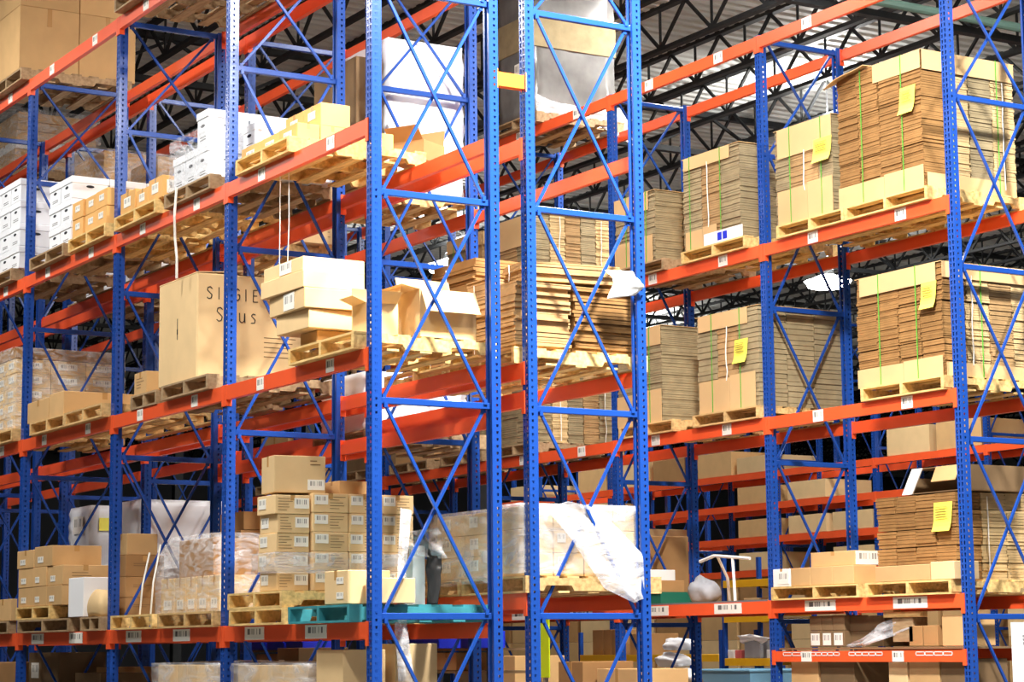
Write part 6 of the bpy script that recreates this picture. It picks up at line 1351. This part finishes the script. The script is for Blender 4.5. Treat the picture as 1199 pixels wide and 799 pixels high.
carton(-15.0, -14.09, 6.468, 7.048, 3.939, 4.59, 'kraft', 'shadowed carton on the second level deep behind the left racks, rear, eleventh from near', 'shadowed cartons behind the left racks')
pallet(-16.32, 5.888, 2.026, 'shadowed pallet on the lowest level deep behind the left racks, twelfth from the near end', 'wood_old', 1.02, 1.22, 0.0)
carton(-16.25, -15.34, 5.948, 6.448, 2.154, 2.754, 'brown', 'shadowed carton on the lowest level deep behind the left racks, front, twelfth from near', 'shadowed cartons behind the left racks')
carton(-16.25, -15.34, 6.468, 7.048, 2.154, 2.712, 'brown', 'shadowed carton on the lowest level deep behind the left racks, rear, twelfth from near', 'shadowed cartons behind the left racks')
# ---- distant rack loads, picking shelves and floor goods
carton(-10.19, -9.14, 17.01, 18.06, 2.953, 3.27, 'kraft', 'far-off carton on the distant rack, first level up, first bay from right, right', 'far-off cartons', tape=None)
carton(-11.41, -10.36, 17.01, 18.06, 2.953, 3.27, 'brown', 'far-off carton on the distant rack, first level up, first bay from right, left', 'far-off cartons', tape=None)
carton(-14.11, -13.06, 17.01, 18.06, 2.953, 3.27, 'tan', 'far-off carton on the distant rack, first level up, second bay from right, left', 'far-off cartons', tape=None)
carton(-15.59, -14.54, 17.01, 18.06, 2.953, 3.27, 'tan', 'far-off carton on the distant rack, first level up, third bay from right, right', 'far-off cartons', tape=None)
carton(-18.29, -17.24, 17.01, 18.06, 2.953, 3.27, 'tan', 'far-off carton on the distant rack, first level up, fourth bay from right, right', 'far-off cartons', tape=None)
carton(-23.69, -22.64, 17.01, 18.06, 2.953, 3.27, 'kraft', 'far-off carton on the distant rack, first level up, sixth bay from right, right', 'far-off cartons', tape=None)
carton(-26.39, -25.34, 17.01, 18.06, 2.953, 3.27, 'kraft', 'far-off carton on the distant rack, first level up, seventh bay from right, right', 'far-off cartons', tape=None)
carton(-10.19, -9.14, 17.01, 18.06, 3.553, 3.87, 'tan', 'far-off carton on the distant rack, second level up, first bay from right, right', 'far-off cartons', tape=None)
carton(-11.41, -10.36, 17.01, 18.06, 3.553, 3.87, 'kraft', 'far-off carton on the distant rack, second level up, first bay from right, left', 'far-off cartons', tape=None)
carton(-15.59, -14.54, 17.01, 18.06, 3.553, 3.87, 'tan', 'far-off carton on the distant rack, second level up, third bay from right, right', 'far-off cartons', tape=None)
carton(-16.81, -15.76, 17.01, 18.06, 3.553, 3.87, 'tan', 'far-off carton on the distant rack, second level up, third bay from right, left', 'far-off cartons', tape=None)
carton(-18.29, -17.24, 17.01, 18.06, 3.553, 3.87, 'kraft', 'far-off carton on the distant rack, second level up, fourth bay from right, right', 'far-off cartons', tape=None)
carton(-22.21, -21.16, 17.01, 18.06, 3.553, 3.87, 'tan', 'far-off carton on the distant rack, second level up, fifth bay from right, left', 'far-off cartons', tape=None)
carton(-24.91, -23.86, 17.01, 18.06, 3.553, 3.87, 'tan', 'far-off carton on the distant rack, second level up, sixth bay from right, left', 'far-off cartons', tape=None)
carton(-26.39, -25.34, 17.01, 18.06, 3.553, 3.87, 'kraft', 'far-off carton on the distant rack, second level up, seventh bay from right, right', 'far-off cartons', tape=None)
carton(-16.81, -15.76, 17.01, 18.06, 4.153, 4.47, 'tan', 'far-off carton on the distant rack, third level up, third bay from right, left', 'far-off cartons', tape=None)
carton(-18.29, -17.24, 17.01, 18.06, 4.153, 4.47, 'kraft', 'far-off carton on the distant rack, third level up, fourth bay from right, right', 'far-off cartons', tape=None)
carton(-23.69, -22.64, 17.01, 18.06, 4.153, 4.47, 'tan', 'far-off carton on the distant rack, third level up, sixth bay from right, right', 'far-off cartons', tape=None)
carton(-24.91, -23.86, 17.01, 18.06, 4.153, 4.47, 'tan', 'far-off carton on the distant rack, third level up, sixth bay from right, left', 'far-off cartons', tape=None)
carton(-27.61, -26.56, 17.01, 18.06, 4.153, 4.47, 'tan', 'far-off carton on the distant rack, third level up, seventh bay from right, left', 'far-off cartons', tape=None)
carton(-10.19, -9.14, 17.01, 18.06, 4.723, 5.17, 'kraft', 'far-off carton on the distant rack, fourth level up, first bay from right, right', 'far-off cartons', tape=None)
carton(-12.89, -11.84, 17.01, 18.06, 4.723, 5.17, 'kraft', 'far-off carton on the distant rack, fourth level up, second bay from right, right', 'far-off cartons', tape=None)
carton(-14.11, -13.06, 17.01, 18.06, 4.723, 5.17, 'tan', 'far-off carton on the distant rack, fourth level up, second bay from right, left', 'far-off cartons', tape=None)
carton(-18.29, -17.24, 17.01, 18.06, 4.723, 5.02, 'tan', 'far-off carton on the distant rack, fourth level up, fourth bay from right, right', 'far-off cartons', tape=None)
carton(-19.51, -18.46, 17.01, 18.06, 4.723, 5.17, 'kraft', 'far-off carton on the distant rack, fourth level up, fourth bay from right, left', 'far-off cartons', tape=None)
carton(-20.99, -19.94, 17.01, 18.06, 4.723, 5.17, 'brown', 'far-off carton on the distant rack, fourth level up, fifth bay from right, right', 'far-off cartons', tape=None)
carton(-22.21, -21.16, 17.01, 18.06, 4.723, 5.32, 'tan', 'far-off carton on the distant rack, fourth level up, fifth bay from right, left', 'far-off cartons', tape=None)
carton(-23.69, -22.64, 17.01, 18.06, 4.723, 5.17, 'kraft', 'far-off carton on the distant rack, fourth level up, sixth bay from right, right', 'far-off cartons', tape=None)
carton(-26.39, -25.34, 17.01, 18.06, 4.723, 5.02, 'tan', 'far-off carton on the distant rack, fourth level up, seventh bay from right, right', 'far-off cartons', tape=None)
carton(-10.24, -9.14, 17.05, 18.0, 1.7, 2.9, 'brown', 'far-off tall carton below the distant beams, first bay from right, right', 'far-off cartons', tape=None)
carton(-10.24, -9.14, 17.05, 18.0, 0.0, 1.695, 'kraft', 'far-off carton on the floor of the distant rack, first bay from right, right', 'far-off cartons', tape=None)
carton(-11.46, -10.36, 17.05, 18.0, 1.7, 2.9, 'tan', 'far-off tall carton below the distant beams, first bay from right, left', 'far-off cartons', tape=None)
carton(-11.46, -10.36, 17.05, 18.0, 0.0, 1.695, 'kraft', 'far-off carton on the floor of the distant rack, first bay from right, left', 'far-off cartons', tape=None)
carton(-12.94, -11.84, 17.05, 18.0, 1.7, 2.9, 'kraft', 'far-off tall carton below the distant beams, second bay from right, right', 'far-off cartons', tape=None)
carton(-12.94, -11.84, 17.05, 18.0, 0.0, 1.695, 'tan', 'far-off carton on the floor of the distant rack, second bay from right, right', 'far-off cartons', tape=None)
carton(-14.16, -13.06, 17.05, 18.0, 1.7, 2.9, 'kraft', 'far-off tall carton below the distant beams, second bay from right, left', 'far-off cartons', tape=None)
carton(-14.16, -13.06, 17.05, 18.0, 0.0, 1.695, 'kraft', 'far-off carton on the floor of the distant rack, second bay from right, left', 'far-off cartons', tape=None)
carton(-15.64, -14.54, 17.05, 18.0, 1.7, 2.9, 'kraft', 'far-off tall carton below the distant beams, third bay from right, right', 'far-off cartons', tape=None)
carton(-15.64, -14.54, 17.05, 18.0, 0.0, 1.695, 'tan', 'far-off carton on the floor of the distant rack, third bay from right, right', 'far-off cartons', tape=None)
carton(-16.86, -15.76, 17.05, 18.0, 1.7, 2.9, 'tan', 'far-off tall carton below the distant beams, third bay from right, left', 'far-off cartons', tape=None)
carton(-16.86, -15.76, 17.05, 18.0, 0.0, 1.695, 'tan', 'far-off carton on the floor of the distant rack, third bay from right, left', 'far-off cartons', tape=None)
carton(-18.34, -17.24, 17.05, 18.0, 1.7, 2.9, 'brown', 'far-off tall carton below the distant beams, fourth bay from right, right', 'far-off cartons', tape=None)
carton(-18.34, -17.24, 17.05, 18.0, 0.0, 1.695, 'kraft', 'far-off carton on the floor of the distant rack, fourth bay from right, right', 'far-off cartons', tape=None)
carton(-19.56, -18.46, 17.05, 18.0, 1.7, 2.9, 'kraft', 'far-off tall carton below the distant beams, fourth bay from right, left', 'far-off cartons', tape=None)
carton(-19.56, -18.46, 17.05, 18.0, 0.0, 1.695, 'tan', 'far-off carton on the floor of the distant rack, fourth bay from right, left', 'far-off cartons', tape=None)
carton(-21.04, -19.94, 17.05, 18.0, 1.7, 2.9, 'brown', 'far-off tall carton below the distant beams, fifth bay from right, right', 'far-off cartons', tape=None)
carton(-21.04, -19.94, 17.05, 18.0, 0.0, 1.695, 'tan', 'far-off carton on the floor of the distant rack, fifth bay from right, right', 'far-off cartons', tape=None)
carton(-22.26, -21.16, 17.05, 18.0, 1.7, 2.9, 'tan', 'far-off tall carton below the distant beams, fifth bay from right, left', 'far-off cartons', tape=None)
carton(-22.26, -21.16, 17.05, 18.0, 0.0, 1.695, 'kraft', 'far-off carton on the floor of the distant rack, fifth bay from right, left', 'far-off cartons', tape=None)
carton(-23.74, -22.64, 17.05, 18.0, 1.7, 2.9, 'tan', 'far-off tall carton below the distant beams, sixth bay from right, right', 'far-off cartons', tape=None)
carton(-23.74, -22.64, 17.05, 18.0, 0.0, 1.695, 'tan', 'far-off carton on the floor of the distant rack, sixth bay from right, right', 'far-off cartons', tape=None)
carton(-24.96, -23.86, 17.05, 18.0, 1.7, 2.9, 'brown', 'far-off tall carton below the distant beams, sixth bay from right, left', 'far-off cartons', tape=None)
carton(-24.96, -23.86, 17.05, 18.0, 0.0, 1.695, 'kraft', 'far-off carton on the floor of the distant rack, sixth bay from right, left', 'far-off cartons', tape=None)
carton(-26.44, -25.34, 17.05, 18.0, 1.7, 2.9, 'kraft', 'far-off tall carton below the distant beams, seventh bay from right, right', 'far-off cartons', tape=None)
carton(-26.44, -25.34, 17.05, 18.0, 0.0, 1.695, 'kraft', 'far-off carton on the floor of the distant rack, seventh bay from right, right', 'far-off cartons', tape=None)
carton(-27.66, -26.56, 17.05, 18.0, 1.7, 2.9, 'brown', 'far-off tall carton below the distant beams, seventh bay from right, left', 'far-off cartons', tape=None)
carton(-27.66, -26.56, 17.05, 18.0, 0.0, 1.695, 'kraft', 'far-off carton on the floor of the distant rack, seventh bay from right, left', 'far-off cartons', tape=None)
picking_shelves()
floor_goods()

CAMV = (0.542483, 0.141099, -0.009596, 2531.247); CAMP = (13.6649, -7.0660, 1.6); WORLD = 0.05; EXPO = 0.12

# ---------------------------------------------------------------- straps, papers and signs
def strip(name, pts, mat, label, cat, w=.012):
    c = Vector(pts[0]); m = MB().tube([tuple(Vector(p)-c) for p in pts], w, 6)
    return tag(link(name, m.mesh(name), mat, None, c), label, cat)
strip('hanging_strap', [(-3.47,-.1,5.56),(-3.46,-.12,5.3),(-3.49,-.1,5.12),(-3.47,-.09,4.95),(-3.49,-.08,4.77)], 'cord', 'white twisted strap hanging down onto the huge marked carton', 'strap')
strip('hanging_strap', [(-1.79,.1,5.44),(-1.79,.1,5.0),(-1.795,.1,4.54)], 'cord', 'thin white cord hanging over the skewed flat cartons, left one', 'strap', .0035)
strip('hanging_strap', [(-1.63,.1,5.44),(-1.62,.1,4.95),(-1.65,.1,4.54)], 'cord', 'thin white cord hanging over the skewed flat cartons, right one', 'strap', .0035)
ribbon('curled_paper', [(.01,2.0,4.47),(.05,2.03,4.42),(.06,2.05,4.36),(.03,2.0,4.24)], [(.012,2.26,4.48),(.03,2.28,4.43),(.05,2.34,4.36),(.02,2.27,4.29)], 'paper',
       'curled white paper taped to the right middle post', 'paper', wav=.008, seed=18)
o = empty('notice_board', (.30, 5.8, 0), 'white notice board with grey print cut by the right edge of the picture', 'sign')
link('panel', MB().box(-.01, .0, 0, .75, 1.05, 1.77).mesh('panel', .003), 'paper', o)
m = MB()
for z in (1.66, 1.63, 1.60): m.box(.0, .0025, .12, .6, z-.008, z+.008)
m.box(.0, .0025, .2, .5, 1.5, 1.51); link('printed_text', m.mesh('printed_text'), 'grey', o)
link('stand', MB().box(-.05, -.01, .1, .14, 0, 1.6).box(-.05, -.01, .6, .64, 0, 1.6).box(-.2, .15, .05, .7, 0, .03).mesh('stand'), 'steel', o)
for k in range(3):
    carton(-1.0+.0, -.45, 6.5, 6.98, 1.6+.0 if False else .0+.5*k+.13, .5*k+.62, 'kraft', 'square tan carton behind the end post at lower right, %s' % ['bottom','middle','top'][k], None, tape=None) if False else None

# ---------------------------------------------------------------- the hall
struct('floor', MB().box(-75, 40, -30, 75, -.2, 0), 'concrete')
struct('wall_left', MB().box(-75.3, -75, -30, 75, 0, 10.5), 'wallpaint')
struct('wall_back', MB().box(-75, 40, 75, 75.3, 0, 10.5), 'wallpaint')
# roof deck: ribs run across the joists
m = MB(); x = -75.; n = 0
while x < 30:
    m.v += [(x,-30,10.5),(x+.09,-30,10.5),(x+.12,-30,10.54),(x+.21,-30,10.54),(x,75,10.5),(x+.09,75,10.5),(x+.12,75,10.54),(x+.21,75,10.54)]
    b = n*8
    for i in range(3): m.f.append((b+i, b+4+i, b+5+i, b+1+i))
    if n: m.f.append((b-5, b-1, b+4, b))
    x += .24; n += 1
ceil = struct('ceiling', m, 'deck')
s = ceil.modifiers.new('sheet', 'SOLIDIFY'); s.thickness = .02; s.offset = -1
# open-web roof joists along the rack rows
def joist_mesh(x0, x1, dep):
    m = MB(); m.box(x0, x1, -.055, .055, -.06, 0); m.box(x0, x1, -.05, .05, -dep, -dep+.055)
    n = int((x1-x0)/1.2); st = (x1-x0)/n
    for i in range(n):
        a = x0+i*st
        m.bar((a, 0, -.05), (a+st*.5, 0, -dep+.04), .04, .04); m.bar((a+st*.5, 0, -dep+.04), (a+st, 0, -.05), .04, .04)
        m.bar((a+st*.5, 0, -dep+.04), (a+st*.5, 0, -.05), .028, .028)
    return m.mesh('roof_joist')
JM = joist_mesh(-74, 12, .66)
for i in range(42):
    o = link('roof_joist', JM, 'joist', None, (0, -3.4+1.48*i, 10.495)); o['kind'] = 'structure'
for i in range(10):
    m = MB(); x = -68+7.6*i
    m.box(-.06, .06, -10, 72, -.09, 0); m.box(-.06, .06, -10, 72, -.75, -.66)
    for k in range(34):
        a = -10+2.4*k; m.bar((0, a, -.07), (0, a+1.2, -.69), .045, .045); m.bar((0, a+1.2, -.69), (0, a+2.4, -.07), .045, .045)
    o = link('roof_girder', m.mesh('roof_girder'), 'joist', None, (x, 0, 10.42)); o['kind'] = 'structure'
for i in range(7):
    o = link('roof_column', MB().box(-.11, .11, -.11, .11, 0, 9.4).mesh('roof_column'), 'joist', None, (-68+7.6*i, 13.9, 0)); o['kind'] = 'structure'
p = MB().tube([(0, -6, 0), (0, 40, 0)], .06, 10)
tag(link('sprinkler_pipe', p.mesh('sprinkler_pipe'), 'pipe', None, (-6.75, 0, 9.72)), 'long pale green pipe crossing below the roof at upper right', 'pipe')

# ---------------------------------------------------------------- lamps
def lamp(x, y, z, power, label, upf):
    o = empty('high_bay_lamp', (x, y, z), label, 'ceiling lamp', 'high-bay lamps')
    m = MB(); k = 20
    prof = [(.10,.26),(.13,.24),(.15,.14),(.46,.02),(.52,.0),(.50,.0)]
    for rr, zz in prof: m.v += [(rr*math.cos(2*math.pi*i/k), rr*math.sin(2*math.pi*i/k), zz) for i in range(k)]
    for j in range(len(prof)-1):
        for i in range(k): m.f.append((j*k+i, j*k+(i+1) % k, (j+1)*k+(i+1) % k, (j+1)*k+i))
    m.f.append(tuple(range(k)))
    link('housing', m.mesh('housing'), 'steel', o)
    m = MB(); m.v += [(.42*math.cos(2*math.pi*i/k), .42*math.sin(2*math.pi*i/k), -.12) for i in range(k)]; m.v += [(.49*math.cos(2*math.pi*i/k), .49*math.sin(2*math.pi*i/k), .0) for i in range(k)]
    m.f += [tuple(range(k))[::-1], tuple(range(k, 2*k))]+[(i, (i+1) % k, k+(i+1) % k, k+i) for i in range(k)]
    link('lens', m.mesh('lens'), 'lamp', o)
    link('rod', MB().tube([(0,0,.25),(0,0,10.43-z)], .012, 6).mesh('rod'), 'steel', o)
    l = bpy.data.lights.new('lamp_light', 'AREA'); power *= 1.0; l.shape = 'DISK'; l.size = .8; l.energy = power; l.color = (1, .975, .93); l.spread = math.radians(170)
    lo = bpy.data.objects.new('lamp_light', l); COL.objects.link(lo); lo.parent = o; lo.location = (0, 0, -.14)
    u = bpy.data.lights.new('deck_fill_light', 'POINT'); u.energy = power*upf; u.shadow_soft_size = .12; u.color = l.color  # point light added above the housing to brighten the roof deck
    uo = bpy.data.objects.new('deck_fill_light', u); COL.objects.link(uo); uo.parent = o; uo.location = (0, 0, .42)
LAMPS = [
 # cross aisle in front of the rack ends
 (2.6, 1.6, 8.6, 1650, 'lamp above the cross aisle before the left rack ends', .15), (3.0, 7.4, 9.0, 640, 'lamp above the cross aisle before the right rack end', .25),
 (5.0, -4.5, 9.2, 480, 'lamp above the open floor at front left', .2),
 # aisle in front of the left rack
 (-.8, -2.8, 9.0, 360, 'lamp above the front aisle, nearest', .2), (-7.5, -3.2, 9.2, 260, 'lamp above the front aisle, second', .2), (-15., -5.2, 9.2, 200, 'lamp above the front aisle, third', .2),
 # aisle between the racks
 (-1.0, 4.2, 9.3, 110, 'lamp above the middle aisle, nearest', .3), (-5., 4.2, 9.4, 90, 'lamp above the middle aisle, second', .6),
 # beyond the right rack
 (-6.05, 8.3, 9.75, 380, 'lamp just above the top edge behind the right rack', .9), (-21.2, 21.7, 9.15, 500, 'bright lamp seen behind the right rack between two levels', .8),
 (-3, 12.5, 9.3, 300, 'lamp above the picking area', 1.), (-12, 14.2, 9.3, 260, 'added lamp hidden behind the upper right bales, brightening the roof deck', 1.1), (-34, 26, 9.3, 400, 'added lamp far back behind the bale by the middle post, brightening the deck', 1.5), (-28, 38, 9.3, 500, 'added lamp far back in the hall at right, brightening the deck', 1.5),  # last three are unseen lamps added to brighten the far roof deck
 (-24, 14.2, 9.3, 200, 'added lamp hidden behind the flattened cartons, brightening the roof deck', 1.5),  # unseen lamp, also added for a brighter deck
]
for x, y, z, e, lab, uf in LAMPS: lamp(x, y, z, e, lab, uf)

w = bpy.data.worlds.new('hall_air'); scene.world = w; w.use_nodes = True
w.node_tree.nodes['Background'].inputs['Color'].default_value = (1, .97, .92, 1)
w.node_tree.nodes['Background'].inputs['Strength'].default_value = WORLD

# ---------------------------------------------------------------- camera
cam = bpy.data.cameras.new('camera'); co = bpy.data.objects.new('camera', cam); COL.objects.link(co); scene.camera = co
yaw, pitch, roll, foc = CAMV
cam.sensor_fit = 'HORIZONTAL'; cam.sensor_width = 36; cam.lens = foc/1199*36; cam.clip_end = 300
fw = Vector((-math.cos(yaw), math.sin(yaw), 0)); rt = Vector((math.sin(yaw), math.cos(yaw), 0)); up = Vector((0, 0, 1))
F = fw*math.cos(pitch)+up*math.sin(pitch); U = up*math.cos(pitch)-fw*math.sin(pitch)
R = rt*math.cos(roll)+U*math.sin(roll); U = -rt*math.sin(roll)+U*math.cos(roll)
co.matrix_world = Matrix(((R.x, U.x, -F.x, CAMP[0]), (R.y, U.y, -F.y, CAMP[1]), (R.z, U.z, -F.z, CAMP[2]), (0, 0, 0, 1)))
cam.dof.use_dof = False

vs = scene.view_settings
scene.display_settings.display_device = 'sRGB'
vs.view_transform = 'Standard'; vs.look = 'None'; vs.gamma = 1; vs.use_curve_mapping = False; vs.exposure = EXPO
scene.cycles.max_bounces = 7; scene.cycles.diffuse_bounces = 4; scene.cycles.glossy_bounces = 3; scene.cycles.transparent_max_bounces = 16
